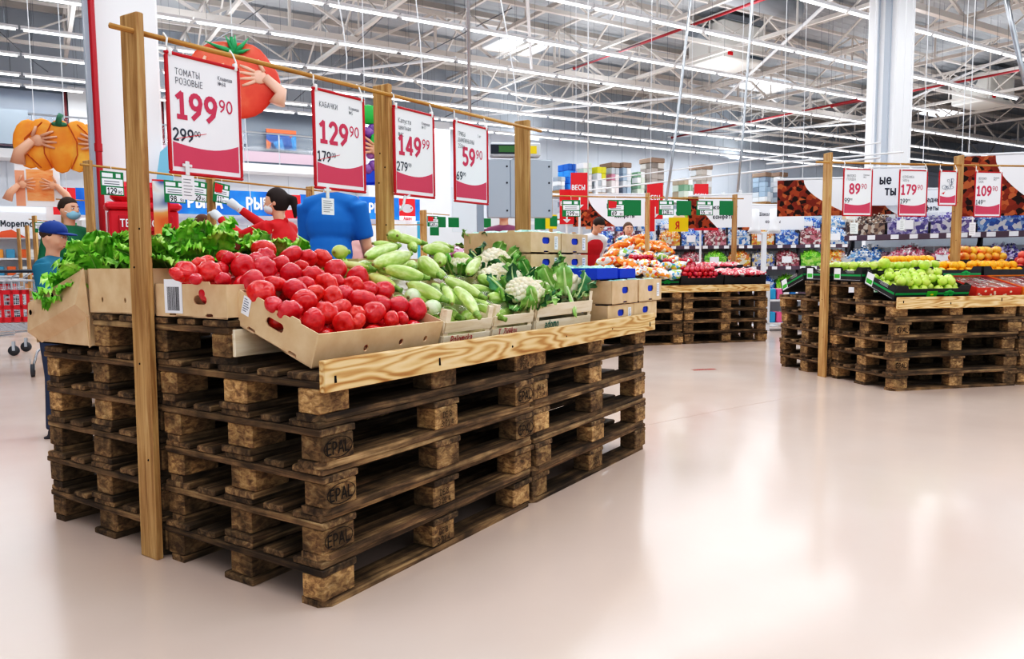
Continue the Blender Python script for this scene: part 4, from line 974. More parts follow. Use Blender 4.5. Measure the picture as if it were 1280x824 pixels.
for x0, lab in ((.68, 'crumpled clear film in the crate beside the tomatoes'), (1.0, 'crumpled clear film in the crate beside the cauliflower')):
    s = MB(); n = 9; vs = []
    for j in range(n):
        for i in range(n): vs.append((.28*i/(n-1), .02+.3*j/(n-1), .8+.13*j/(n-1)+rnd(0, .022)))
    s.add(vs, [(j*n+i, j*n+i+1, (j+1)*n+i+1, (j+1)*n+i) for j in range(n-1) for i in range(n-1)])
    solo('plastic_film', s, M_film, lab, 'film', None, (x0, .08, .045), None, True)

M_blue = mat('1846c8', .5)
M_mint = mottled('mint_bags', [(.3, '2f9c86'), (.5, '7fd0bd'), (.7, 'd6f0ea')], scale=40, rough=.3, bump=.4)
def heap_stuff(M, w, d, z, label, m_, cat='vegetables', amp=.02):
    s = MB(); n = 12; vs = []
    for j in range(n):
        for i in range(n):
            e = min(i, j, n-1-i, n-1-j); vs.append((w*i/(n-1), d*j/(n-1), z+(0 if e == 0 else amp*rnd(.4, 1.3))))
    s.add(vs, [(j*n+i, j*n+i+1, (j+1)*n+i+1, (j+1)*n+i) for j in range(n-1) for i in range(n-1)])
    o = solo('bagged_greens', s, m_, label, cat, smooth=True); o.matrix_world = M; return o
bh = [('s', 0, .06, .055, .032), ('s', 0, .006, .05, .012)]
for x, y, z, h, lab, gi in ((1.95, .01, .724, .1, 'lower left kraft box with blue lining at the right front end of the display', 0), (2.27, .01, .724, .1, 'lower right kraft box with blue lining at the right front end of the display', 1),
                        (1.98, .0, .828, .122, 'upper left kraft box with blue lining at the right front end of the display', 2), (2.315, .0, .828, .122, 'upper right kraft box with blue lining at the right front end of the display', 3)):
    tray(lab, .315, .33, h, Mx(x, y, z), front=[('s', 0, h*.58, .08, .034), ('s', 0, .007, .05, .012)], side=[('s', 0, h*.55, .06, .03)], liner=M_blue, sticker=[('f', .262 if gi in (0, 3) else .255, h*.5, .036, h*.62, 'txt')] if gi in (0, 3) else None)
heap_stuff(Mx(1.99, .01, .93), .29, .31, 0, 'mint-coloured bags filling the upper left blue-lined box', M_mint); heap_stuff(Mx(2.325, .01, .93), .29, .31, 0, 'mint-coloured bags filling the upper right blue-lined box', M_mint)
k = 0
for lv in range(3):
    for x, side_ in ((1.765, 'left'), (2.08, 'right')):
        tray('%s kraft box of the stack behind the cauliflower, %s column' % (['bottom', 'middle', 'top'][lv], side_), .305, .42, .108, Mx(x, .35, .868+.113*lv), front=[('s', 0, .066, .08, .034), ('s', 0, .007, .05, .012)], side=[('s', 0, .03, .0301, .03)], liner=M_blue, scallop=0 if lv < 2 or side_ == 'right' else .0, sticker=[('f', .255, .055, .036, .07, 'txt')] if lv else None)
heap_stuff(Mx(1.775, .36, 1.2), .285, .4, 0, 'pale blue-green bags in the top left box behind the cauliflower', M_mint, amp=.012); heap_stuff(Mx(2.09, .36, 1.2), .285, .4, 0, 'pale blue-green bags in the top right box behind the cauliflower', M_mint, amp=.012)
tray('plain blue-walled tray of mint bags standing on the upper blue-lined kraft boxes', .24, .25, .06, Mx(1.93, .06, .955), mats=M_blue, tabs=False); heap_stuff(Mx(1.94, .07, 1.004), .22, .23, 0, 'mint bags heaped in the blue-walled tray', M_mint)
tray('second blue-walled tray at the right edge of the vegetable display', .2, .25, .055, Mx(2.2, .06, .955), mats=M_blue, tabs=False)

# ================================================================ tomatoes
def noisy(seed):
    R = random.Random(seed); ph = [R.uniform(0, 6.28) for _ in range(6)]; am = [R.uniform(.3, 1) for _ in range(6)]
    return ph, am
M_tom = mottled('tomato_skin', [(.3, 'c4191f'), (.5, 'd62428'), (.7, 'e23c34')], scale=3, rough=.17, vary=.1, coat=.35)
M_tomscar = mottled('tomato_scar', [(.4, '8f7a2e'), (.6, 'c9b25a')], scale=90, rough=.7)
def tomato_proto(seed, flat=.8, rib=.05, nr=5, longx=1.0):
    ph, am = noisy(seed); T = tag(obj('tomato', None), 'x', 'tomato')
    def f(p):
        a = math.atan2(p.y, p.x); z = p.z; c = math.sqrt(max(0, 1-z*z))
        top = max(0, z); r = 1+rib*(.4+.9*top)*math.cos(nr*a+ph[0])*c + .035*math.cos(2*a+ph[1]) + .03*math.cos(3*a+ph[2])
        dz = -.30*math.exp(-(c/.26)**2) if z > 0 else .08*math.exp(-(c/.2)**2)
        return Vector((p.x*r, p.y*r, z+dz))
    s = MB(); s.ball((0, 0, 0), longx, 1, flat, 28, 0, None, f); o = s.mesh('tomato', M_tom, True); T2 = obj('tomato', o); T2['category'] = 'tomato'; bpy.data.objects.remove(T)
    s = MB(); s.lathe([(.0, .0), (.1, .012), (.13, -.01)], 8)
    for k in range(5):
        a = 2*pi*k/5+ph[3]; s.beam((.05*math.cos(a), .05*math.sin(a), .01), (.24*math.cos(a), .24*math.sin(a), .03), .035, .015)
    s.build('stem_scar', M_tomscar, T2, True, (0, 0, .66*flat+.015)); return T2
TP = [tomato_proto(1, .84, .04, 5), tomato_proto(2, .8, .09, 7, 1.04), tomato_proto(3, .88, .04, 4), tomato_proto(4, .78, .12, 8, 1.08), tomato_proto(5, .8, .05, 6, 1.16)]
toms = []
for (x, y, r) in ((205, 48, 55), (340, 80, 52), (430, 95, 47), (500, 97, 50), (80, 135, 62), (165, 103, 42), (215, 84, 45), (207, 148, 60), (290, 122, 47), (345, 172, 56), (457, 187, 56), (575, 155, 57), (400, 143, 38), (22, 118, 36), (150, 222, 64), (190, 272, 70), (270, 226, 50), (360, 258, 66), (420, 235, 48), (525, 232, 60), (588, 218, 40), (660, 237, 54), (690, 195, 58), (735, 250, 42), (825, 260, 52), (550, 292, 54), (620, 277, 47), (715, 312, 64), (478, 278, 46), (412, 322, 68), (260, 335, 46), (335, 367, 62), (460, 420, 68), (530, 375, 58), (607, 357, 54), (672, 382, 42), (770, 375, 60), (812, 328, 48), (897, 340, 55), (990, 357, 56), (615, 427, 56), (710, 417, 46), (862, 407, 40), (918, 402, 36)):
    toms.append((x/4.12+280, y/4.12+300, r/4.12, 'f'))
for (x, y, r) in ((145, 640, 62), (265, 592, 48), (282, 640, 64), (205, 682, 36), (345, 612, 56), (385, 562, 42), (360, 684, 42), (435, 570, 44), (230, 600, 44), (95, 655, 40)):
    toms.append((x/4.58+200, y/4.58+200, r/4.58, 'r'))
items = []
for px, py, r, wh in toms:
    if wh == 'f': P0, N = Vector((0, .12, .862)), Vector((0, -.42, 1))
    else: P0, N = Vector((0, .42, .985)), Vector((0, -.32, 1))
    q = at_pl(px, py, P0, N); D = (q-CAM).dot(BF); items.append([q, min(r*1.05*D/FPX, .053), wh, True])
# a second layer under the visible one so that no gap shows through
RR = random.Random(11)
for j in range(7):
    for i in range(8):
        y = .13+.072*j; x = .1+.07*i+(.035 if j % 2 else 0)
        if x < .68+.02*j: items.append([Vector((x, y, .862+.42*(y-.12)-.062)), .037, 'f', False])
for j in range(4):
    for i in range(5):
        items.append([Vector((.05+.08*i, .46+.08*j, .93+.02*j)), .038, 'r', False])
for it in range(25):
    for a in range(len(items)):
        for b_ in range(a):
            A, B = items[a], items[b_]; d = A[0]-B[0]; l = d.length; want = .86*(A[1]+B[1])
            if 1e-5 < l < want:
                p = d*((want-l)/l*.5)
                if A[3] and not B[3]: B[0] -= p*1.6
                elif B[3] and not A[3]: A[0] += p*1.6
                else: A[0] += p; B[0] -= p
                for Q in (A, B):
                    if Q[0].y < .12: Q[0].y = .12
nt_ = 0
for q, r, wh, vis in items:
    rr = (RR.uniform(-1.1, .5), RR.uniform(-.8, .8), RR.uniform(0, 6.28))
    if vis and RR.random() < .38:
        dv = (CAM-q).normalized()+Vector((RR.uniform(-.5, .5), RR.uniform(-.5, .5), RR.uniform(-.4, .6))); rr = dv.to_track_quat('Z', 'Y').to_euler()
    if q.z-r < .745: q.z = .745+r
    base = TP[RR.randrange(5) if vis else 0]
    if wh == 'f' : lab, g = 'glossy pink-red tomato heaped in the tilted kraft box at the near front corner', 'tomatoes in the front box'
    else: lab, g = 'glossy pink-red tomato in the flat barcode-labelled box on the top pallet', 'tomatoes in the rear box'
    if not vis: lab = lab.replace('glossy', 'half-hidden'); g = g.replace('tomatoes', 'lower layer of tomatoes')
    dup(base, q, rr, lab, g, r)
for o in TP: drop(o)

# ================================================================ courgettes
M_zuc = mottled('courgette_skin', [(.3, '9cc058'), (.5, 'b9d976'), (.68, 'd8eca2')], scale=22, rough=.33, vary=.09, stretch=(1, 3, 3), coat=.25)
M_zucy = mottled('courgette_skin_yellow', [(.3, '9db04a'), (.5, 'bccb66'), (.7, 'd9df92')], scale=18, rough=.35, vary=.08, coat=.2)
M_zstem = mottled('courgette_stem', [(.4, '6e9440'), (.6, '93b45c')], scale=60, rough=.6)
def courgette(A, B, r, label, m_=None, bend=.0, bulge=.25, group='courgettes in the heap', stem='B'):
    A, B = Vector(A), Vector(B); d = B-A; l = max(d.length, r*2.4); mid = (A+B)/2
    s = MB(); pts = []; rs = []; n = 14
    for i in range(n+1):
        t_ = i/n; e = math.sin(pi*min(1, max(0, (t_*1.0))))**.42 if 0 < t_ < 1 else .12
        pts.append((l*(t_-.5), bend*l*(math.sin(pi*t_)-.6), 0)); rs.append(max(.12, e)*r*(1+bulge*(.5-t_)*1.0))
    s.tube(pts, rs, 16)
    o = solo('courgette', s, m_ or M_zuc, label, 'courgette', group, smooth=True)
    sx = 1 if stem == 'B' else -1; e = MB(); x = sx*l/2; yb = -bend*l*.6
    e.tube([(x-sx*.012, yb, 0), (x+sx*.012, yb, 0), (x+sx*.022, yb, .001)], [.016, .0095, .011], 7); e.build('stem', M_zstem, o, True)
    e = MB(); e.ball((-x, yb, 0), .007, n=6); e.build('blossom_scar', mat('8a8552', .7), o, True)
    o.location = mid; o.rotation_euler = d.to_track_quat('X', 'Z').to_euler() if d.length > 1e-4 else (0, 0, 0); return o
ZP0, ZN = Vector((0, .12, .872)), Vector((0, -.45, 1))
Z1 = [(215, 385, 470, 300, 75, .03), (265, 430, 560, 345, 95, .055), (370, 440, 600, 490, 85, .045), (500, 525, 710, 615, 85, .03), (575, 385, 680, 480, 100, .02), (590, 325, 745, 335, 72, .02), (765, 360, 862, 388, 58, .02), (842, 478, 915, 375, 66, .04), (900, 490, 1020, 522, 72, .015), (715, 500, 930, 600, 74, .045), (780, 550, 910, 705, 74, .06), (960, 600, 1065, 612, 66, .0), (275, 480, 440, 555, 80, -.01), (305, 295, 365, 300, 42, -.01), (130, 412, 200, 425, 52, -.01), (385, 245, 590, 293, 56, .01), (850, 545, 925, 560, 56, -.01), (840, 592, 895, 620, 54, -.01), (640, 300, 745, 315, 50, -.02), (715, 598, 780, 612, 60, -.01), (800, 420, 830, 440, 40, -.02), (700, 665, 800, 720, 60, -.03), (440, 250, 440, 300, 80, .03), (1010, 540, 1090, 600, 60, -.01), (520, 300, 540, 330, 60, -.015), (620, 440, 720, 490, 70, -.03), (700, 560, 760, 570, 60, -.03), (520, 405, 540, 440, 60, -.03), (900, 650, 940, 670, 60, -.01), (560, 640, 640, 700, 60, -.03), (300, 330, 330, 370, 60, -.02), (760, 640, 775, 655, 62, .03), (690, 405, 735, 385, 80, .0), (500, 610, 585, 620, 72, -.01), (640, 530, 660, 545, 60, -.02)]
def zlab(i):
    pos = {0: 'long pale courgette high on the left of the heap, under the one lying across', 1: 'longest pale courgette lying across the top of the heap', 2: 'pale courgette in the middle of the heap, below the longest one', 3: 'pale courgette low in the middle beside the rightmost tomato', 4: 'thick dotted courgette pointing down right in the heap centre', 5: 'courgette with a dark bruise at the back of the heap', 7: 'curved courgette with a bulbous end leaning up beside the cauliflower', 10: 'courgette hanging down at the front over the film-lined crate', 12: 'yellowish courgette lying behind the tomatoes', 15: 'long courgette lying at the very top of the heap', 31: 'small courgette seen end-on at the front of the heap', 32: 'rounded courgette seen from its blossom end at the right', 8: 'short courgette by the cauliflower leaves', 9: 'large courgette sloping down right above the crates'}
    return pos.get(i)
for i, (x1, y1, x2, y2, wd, up) in enumerate(Z1):
    O = ZP0+Vector((0, 0, up)); A = at_pl(x1/4.58+400, y1/4.58+240, O, ZN); B = at_pl(x2/4.58+400, y2/4.58+240, O, ZN)
    if i in (22,): B = A+Vector((.1, .12, .0))
    if i in (31,): B = A+Vector((.1, .12, .06)); 
    if i in (32,): B = A+Vector((.1, .09, .03))
    D = ((A+B)/2-CAM).dot(BF); r = wd/4.58/2*D/FPX*1.0
    if (B-A).length < .07: B = A+(B-A).normalized()*.12 if (B-A).length > .01 else A+Vector((.1, .1, .02))
    if (B-A).length > .34: dm = (A+B)/2; dd = (B-A).normalized()*.17; A, B = dm-dd, dm+dd
    l = zlab(i)
    courgette(A, B, min(r, .042), l or 'pale green courgette in the heap between the tomatoes and the cauliflower', M_zucy if i in (12, 14, 23) else M_zuc, rnd(-.05, .05), .3 if i in (7, 10) else .12, None if l else 'other courgettes in the heap')
for px, py, r, lab in ((427, 315, 9, 'yellow-green round marrow at the back between tomatoes and courgettes'), (543, 385, 10.5, 'whitish round marrow in front of the heap beside the rightmost tomato'), (519, 371, 11, 'light green round marrow half hidden behind the rightmost tomatoes')):
    q = at_pl(px, py, ZP0, ZN); D = (q-CAM).dot(BF); courgette(q-Vector((.04, 0, 0)), q+Vector((.045, .02, 0)), r*D/FPX, lab, M_zucy if py < 320 else mottled('pale_marrow%d' % py, [(.4, 'b9d79a'), (.6, 'dcebc6')], scale=25, rough=.35), 0, .1, None)
tray('kraft box carrying the back of the courgette heap', .6, .39, .112, Mx(.63, .405, .868)); tray('kraft box under the cauliflower heap', .5, .39, .112, Mx(1.245, .405, .868)); tray('kraft box at the very back under the topmost courgettes', .6, .39, .2, Mx(1.0, .80, .868))
# hidden lower layer
for j in range(4):
    for i in range(5):
        A = Vector((.72+.13*i, .16+.15*j, .86+.45*(.04+.15*j)-.055)); courgette(A-Vector((.08, .03, 0)), A+Vector((.08, .03, 0)), .034, 'half-hidden pale courgette in the lower layer of the heap', None, .03, .1, 'lower layer of courgettes')

# ================================================================ cauliflowers
M_curd = mottled('curd', [(.3, 'dccfa8'), (.6, 'f3ecd6')], scale=30, rough=.8, bump=.5, sss=.1)
M_cleaf = mottled('cauliflower_leaf', [(.25, '3f7a3f'), (.42, '71ab55'), (.58, 'a3ce74'), (.78, 'd3e8aa')], scale=7, rough=.45, vary=.22, stretch=(1, 1, 1))
M_cleafd = mottled('cauliflower_leaf_dark', [(.3, '235339'), (.55, '44804f'), (.8, '86b374')], scale=9, rough=.45, vary=.2)
def leaf(s, l, w, curl, up, ang, tw=0, ruf=.0, nu=6, nv=9, fr=5, z0=0, r0=.02, thick=0, mi=0, seed=0, frill=0):
    R = random.Random(seed); p1, p2 = R.uniform(0, 6), R.uniform(0, 6); vs = []
    for j in range(nv+1):
        t_ = j/nv; a = up-curl*t_*t_; 
        # position along the spine
        if j == 0: x, z = r0, z0
        else: x += math.cos(a)*l/nv; z += math.sin(a)*l/nv
        ww = w*(.28+1.5*t_*(1-t_*.62)) if t_ < .7 else w*.874*math.sqrt(max(.02, 1-((t_-.7)/.31)**2))
        for i in range(nu+1):
            u = 2*i/nu-1; off = -.25*ww*u*u + ruf*(abs(u)**1.5)*math.sin(fr*6.28*t_+p1*(1 if u > 0 else 2)+u*2)+ruf*.6*math.sin(9*u+p2+5*t_)*t_
            if frill:
                e_ = u*u*(.25+.75*t_); off += frill*e_*math.sin(6.28*fr*t_*1.6+p2+(2 if u > 0 else 0))+.35*frill*t_*math.sin(14*u+p1)*math.sin(9*t_+p2)
                off += frill*.55*max(0, t_-.6)*3*math.sin(13*u+p1)
            nx, nz = -math.sin(a), math.cos(a); edge = ww*u*(1+.0*t_)
            if j == nv: x_ = x-abs(u)*.12*l
            else: x_ = x
            vs.append((x_-nx*off*-1, edge, z+nz*off))
    M = Matrix.Rotation(ang, 4, 'Z')
    s.add(vs, [(j*(nu+1)+i, j*(nu+1)+i+1, (j+1)*(nu+1)+i+1, (j+1)*(nu+1)+i) for j in range(nv) for i in range(nu)], mi, M)
    if thick: s.tube([M @ Vector(vs[j*(nu+1)+nu//2]) for j in range(nv)], [thick*(1-.75*j/nv) for j in range(nv)], 5, 1)
def cauli_proto(seed):
    R = random.Random(seed); T = thing('cauliflower', 'x', 'cauliflower'); s = MB()
    for k in range(70):
        ph = math.acos(1-.95*(k+.5)/70); th = 2.39996*k; q = Vector((math.sin(ph)*math.cos(th), math.sin(ph)*math.sin(th), math.cos(ph)*.78))*.072
        s.ball(q, .0145+.004*R.random(), n=7)
    s.ball((0, 0, -.005), .07, .07, .055, 12); s.build('curd', M_curd, T, True, (0, 0, .055))
    n = 9
    for k in range(n):
        s = MB(); leaf(s, R.uniform(.12, .175), R.uniform(.028, .042), R.uniform(-1.0, 1.2), R.uniform(.35, 1.0), 2*pi*k/n+R.uniform(-.2, .2), 0, .011, 6, 10, 3, 0, .045, .010, 0, seed*20+k)
        s.build('leaf', [M_cleafd if k % 4 == 0 else M_cleaf, mat('c9e0a4', .5)], T, True)
    s = MB(); s.tube([(0, 0, -.01), (0, 0, .03)], .025, 10); s.build('stalk', mat('cfe0b0', .6), T); return T
CP = [cauli_proto(k) for k in range(3)]
CP0, CN = Vector((0, .1, .9)), Vector((0, -.36, 1))
for i, (px, py, sc, rx, ry, lab) in enumerate(((707, 363, 1.15, -.5, -.1, 'large white cauliflower in front, drooping a pale leaf over its crate'), (655, 330, 1, -.7, .2, 'cauliflower framed by dark leaves in the middle of the heap'), (652, 366, 1, -.5, -.3, 'cauliflower at the front left of the slatted crate'), (613, 327, 1.05, -.9, -.4, 'cauliflower beside the curved courgette'), (672, 348, .9, -.6, .4, 'small cauliflower half covered by its leaf behind the large front one'), (622, 312, 1, .2, .2, 'leafy cauliflower at the top left of its heap'), (640, 316, 1.05, .4, -.3, 'leafy cauliflower at the very top of its heap'), (680, 332, 1.05, 1.2, .3, 'leafy cauliflower turned away on the right slope of the heap'), (632, 345, 1, .9, .4, 'dark-leaved cauliflower low between courgettes and curds'), (690, 350, .95, 1.2, 1.0, 'leafy cauliflower on the right edge of its heap'), (605, 312, .95, .4, .3, 'leafy cauliflower behind the courgettes'), (668, 372, .85, .2, .1, 'cauliflower sunk in the slatted crate showing only leaves'))):
    q = at_pl(px, py, CP0, CN); q -= Vector((0, 0, .05)); dup(CP[i % 3], q, (rx, ry, rnd(0, 6)), lab, 'cauliflowers', sc)
for j in range(3):
    for i in range(3):
        q = Vector((1.42+.17*i, .2+.17*j, .85+.06*j)); dup(CP[(i+j) % 3], q, (rnd(-.3, .3), rnd(-.3, .3), rnd(0, 6)), 'half-hidden cauliflower in the lower layer of the heap', 'lower layer of cauliflowers', .9)
for o in CP: drop(o)
# the long pale leaf hanging over the crate
s = MB(); q = at_pl(720, 372, CP0, CN); n = 8
leaf(s, .16, .022, .3, -.35, 0, 0, .003, 4, 8, 2, 0, 0, .006, 0, 5)
solo('cauliflower_leaf', s, [M_cleaf, mat('d9ebb9', .5)], 'long pale loose leaf hanging over the rim of the cauliflower crate', 'leaf', None, (1.66, .085, .93), (0, rad(42), rad(-95)), True)

# ================================================================ lettuces
M_let = mottled('lettuce_leaf', [(.25, '3f8a22'), (.4, '6fbd36'), (.56, '9edb52'), (.76, 'd6f598')], scale=16, rough=.42, vary=.18, bump=.5, dist=.006)
M_letl = mottled('lettuce_leaf_light', [(.25, '7cae35'), (.5, 'a5d651'), (.75, 'd2ee8c')], scale=14, rough=.42, vary=.12, bump=.5, dist=.006)
def lettuce_proto(seed, m_=None, sp=1.0):
    R = random.Random(seed); T = thing('lettuce', 'x', 'lettuce'); n = 20
    for k in range(n):
        t_ = k/n; s = MB()
        leaf(s, R.uniform(.15, .235), R.uniform(.05, .068), R.uniform(.3, 1.3)*sp, pi/2-.05-.7*sp*t_+R.uniform(-.12, .12), 2.4*k, 0, .006, 14, 30, R.uniform(5.5, 8), 0, .006+.022*t_, .004, 0, seed*40+k, .012)
        s.build('leaf', [m_ or M_let, mat('b8d98a', .5)], T, True)
    return T
LP = [lettuce_proto(1), lettuce_proto(2), lettuce_proto(3, None, 1.25), lettuce_proto(4, M_letl, 1.3)]
M_sleeve = M_film
def sleeve(P, rot, label, h=.2, r=.075):
    s = MB(); s.lathe([(.02, 0), (r*.7, h*.5), (r, h)], 14, fn=lambda q, a: Vector((q.x*(1+.06*math.sin(5*a)), q.y*(1+.08*math.sin(4*a)), q.z)))
    s.f = [f for f in s.f if len(f) == 4]; s.m = s.m[:len(s.f)]
    solo('plastic_sleeve', s, M_film, label, 'sleeve', None, P, rot, True)
specs = [((.13, 1.42, .85), (-.3, -.12, .3), 1.2, 2, 'big frilly lettuce spilling over the tipped left box, nearest the shopping cart', 0), ((.24, 1.36, .89), (-.2, -.2, 1.8), 1.25, 0, 'frilly lettuce behind the big one in the tipped left box', 0), ((.12, 1.30, .92), (.1, -.2, 4), 1.15, 1, 'frilly lettuce at the right edge of the tipped left box', 0),
         ((.21, 1.08, .94), (-.1, -.05, 2), 1.15, 1, 'sleeved lettuce just left of the tall front post', 1), ((.18, .93, .94), (.1, -.05, .7), 1.15, 0, 'lettuce directly behind the tall front post', 1), ((.27, .90, .96), (.05, -.1, 3.2), 1.15, 1, 'frilly lettuce right of the tall front post', 1), ((.40, .93, .96), (.15, .05, 5.0), 1.1, 0, 'darker frilly lettuce in the middle of the flat box', 1),
         ((.36, 1.03, 1.03), (-.1, -.1, 1), 1.05, 2, 'topmost frilly lettuce below the woman\'s gloved hands', 0), ((.52, .90, .95), (.0, .15, 2.4), 1.15, 1, 'frilly lettuce carrying the maroon band', 1), ((.66, .92, .94), (.1, .1, 4.4), 1.1, 0, 'sleeved lettuce at the right end of the row, before the red jacket', 1), ((.26, 1.12, .95), (-.2, 0, 5.3), 1.0, 0, 'lettuce at the back of the flat box', 0), ((.56, 1.08, .95), (-.2, .2, 3.3), .95, 2, 'lettuce at the back right of the flat box', 0),
         ((.86, .86, .93), (.1, .1, .8), .85, 3, 'light yellow-green lettuce between the tomatoes and the blue T-shirt', 0), ((.98, .84, .9), (.1, .1, 2.8), .8, 3, 'second pale lettuce beside the back courgettes', 0)]
for P, rot, sc, k, lab, sl in specs:
    dup(LP[k], P, rot, lab, 'lettuces', sc)
    if sl: sleeve(Vector(P)-Vector((0, 0, .01)), rot, 'clear plastic sleeve around the %s' % lab.split(',')[0].replace('sleeved ', ''), .19*sc, .085*sc)
for o in LP: drop(o)
t = thing('band_label', 'maroon band label with white lettering wrapped on a lettuce above the tomatoes', 'label', at_y(287, 304, .80), (0, rad(24), rad(-8)))
s = MB(); s.box(-.045, .045, -.001, .001, -.011, .011); s.build('band', mat('7d1f2c', .4), t); text('СОБЕРИТЕСЬ', .014, M_paper, t, (-.04, -.002, -.006), 'lettering', .01, .08)
# ================================================================ fruit displays
M_grn = mat('17a34f', .4); M_ribbon = mat('1e9a55', .35)
def black_tray(label, w, d, h, M, ribbon=True, green_label=False, endlabel=True):
    T = tray(label, w, d, h, M, mats=M_black, name='fruit_tray', cat='fruit tray', scallop=.028, tabs=False)
    if ribbon:
        s = MB(); s.box(-w/2+.002, w/2-.002, -.0012, 0, h*.36, h*.52); s.build('green_stripe', M_ribbon, T, False, (w/2, -.0004, 0))
        s = MB()
        for a in (.5, 2.6, 3.8, 5.6, 1.55): s.ball((w*.72+.03*math.cos(a), -.003, h*.44+.02*math.sin(a)), .022, .003, .012, 8, 0)
        s.build('bow', M_grn, T)
        s = MB(); s.box(-.0014, 0, .01, d-.01, h*.36, h*.5); s.build('green_stripe', M_ribbon, T, False, (-.0004, 0, 0))
        s = MB()
        for k in range(4): s.box(-.001, 0, d*.25, d*(.5+.05*(k % 2)), h*(.6+.07*k), h*(.62+.07*k))
        s.box(-.001, 0, .02, d-.02, h*.08, h*.1); s.build('side_print', mat('c9ccd0', .6), T, False, (-.0006, 0, 0))
    if endlabel:
        s = MB(); s.box(-.0018, -.0004, d*.72, d*.95, h*.12, h*.92); o = s.build('label_sticker', M_paper, T)
        s = MB(); s.box(-.0024, -.0018, d*.74, d*.93, h*.2, h*.5); s.build('green_print', mat('49b83f', .5), o)
    if green_label:
        s = MB(); s.box(w*.42, w*.56, -.004, -.002, h*.0, h*.62); o = s.build('fruit_label', mat('3fae2a', .5), T); s = MB(); s.ball((w*.49, -.005, h*.38), .017, .001, .008, 8); s.build('yellow_mark', mat('f1dc35', .5), o)
    return T
def fruit_mesh(name, mt, r, flat=.9, dimple=True, seed=0, ribs=0):
    ph, am = noisy(seed)
    def f(p):
        c = math.hypot(p.x, p.y); q = Vector(p); a = math.atan2(p.y, p.x)
        k = 1+.03*math.cos(2*a+ph[0])+ribs*math.cos(5*a)
        if dimple: q.z -= (.22 if p.z > 0 else -.15)*math.exp(-(c/.3)**2)
        return Vector((q.x*k, q.y*k, q.z*flat))
    s = MB(); s.ball((0, 0, 0), r, r, r, 16, 0, None, f); o = s.build(name, mt, None, True); o['category'] = name.split('_')[-1]; return o
def with_stem(o, r, m_):
    s = MB(); s.tube([(0, 0, r*.55), (.002, 0, r*1.02)], .0022, 5); s.build('stem', m_, o, True); return o
M_stem = mat('5a4023', .7)
M_gapple = mottled('green_apple_skin', [(.3, '93bf3a'), (.5, 'bddc55'), (.72, 'e4ee86')], scale=7, rough=.25, vary=.1, coat=.3)
M_rapple = mottled('red_apple_skin', [(.3, '9c0f2a'), (.5, 'c41f3c'), (.66, 'd9474f'), (.8, 'e8b765')], scale=12, rough=.22, vary=.14, coat=.3)
M_orange = mottled('orange_peel', [(.3, 'f29a0e'), (.6, 'fbb81f')], scale=60, rough=.4, bump=.2, vary=.08)
M_mango = mottled('gala_skin', [(.3, 'e0552e'), (.48, 'ef9a3c'), (.62, 'f2c64f'), (.8, 'e5704c')], scale=9, rough=.3, vary=.12, coat=.2)
F_ga = with_stem(fruit_mesh('green_apple', M_gapple, .04, .92, True, 3), .04, M_stem)
F_ra = with_stem(fruit_mesh('red_apple', M_rapple, .036, .92, True, 4), .036, M_stem)
F_or = fruit_mesh('orange', M_orange, .038, .95, False, 5)
F_mg = with_stem(fruit_mesh('gala_apple', M_mango, .042, .9, True, 6), .042, M_stem)
F_pe = fruit_mesh('peach', mottled('peach_skin', [(.3, 'c9303c'), (.55, 'e46a5c'), (.75, 'f0a37f')], scale=10, rough=.6, vary=.1), .037, .95, True, 7)
def fruit_heap(M, proto, x0, x1, y0, y1, z, r, layers, label, group, slope=0, drop_=.0, keep=1):
    """stacked layers, each shifted half a fruit, the last one visible"""
    for k in range(layers):
        e = k*r*.9; xs = []; x = x0+r+e
        while x < x1-r-e*.6+.001: xs.append(x); x += 2*r*.98
        y = y0+r+e*.7; j = 0
        while y < y1-r-e*.5+.001:
            for x in xs:
                if R5.random() > keep: continue
                P = M @ Vector((x+(r if j % 2 else 0)+R5.uniform(-.15, .15)*r, y+R5.uniform(-.12, .12)*r, z+r+k*r*1.45+slope*(y-y0)+R5.uniform(0, .25)*r))
                if x+(r if j % 2 else 0) > x1: continue
                dup(proto, P, (R5.uniform(-1, 1), R5.uniform(-1, 1), R5.uniform(0, 6)), label, group)
            y += r*1.75; j += 1
T19 = TILT
def fM(F, x, y, z, tilt=0, rz=0): return F @ Mx(x, y, z, tilt, rz)
# ---- right-hand display
b_ = fM(MR, .02, .05, .725, T19); black_tray('black fruit tray tilted forward with green apples at the near corner of the right display', .7, .385, .125, b_, True, True)
fruit_heap(b_, F_ga, .01, .69, .01, .375, .025, .04, 2, 'yellow-green apple in the tilted tray at the near corner of the right display', 'green apples in the tilted tray', 0, 0, .86)
dup(F_ga, b_ @ Vector((.10, .33, .2)), 0, 'large green apple perched on the back left of the tilted tray', None, 1.25); dup(F_ga, b_ @ Vector((.47, .30, .19)), 1, 'green apple sitting highest in the middle of the tilted tray', None, 1.1)
for y, lab in ((.41, 'nearer'), (.81, 'farther')):
    b_ = fM(MR, .0, y, .87); black_tray('%s of the two flat black trays at the left end of the apple display' % lab, .6, .385, .12, b_, True)
    fruit_heap(b_, F_ga, .01, .59, .01, .375, .02, .042, 2, 'green apple in the %s flat tray at the left end' % lab, 'green apples in the %s flat tray' % lab)
b_ = fM(MR, .0, 1.22, .872, rad(-20)); black_tray('black tray sloping down over the far left corner of the apple display', .6, .385, .12, b_, True)
fruit_heap(b_, F_or, .01, .59, .01, .375, .02, .036, 1, 'pale round fruit in the tray sloping over the far left corner', 'fruit in the far left tray')
b_ = fM(MR, .62, .41, .87); black_tray('flat black tray of green apples and bows behind the tilted tray', .58, .385, .12, b_, True)
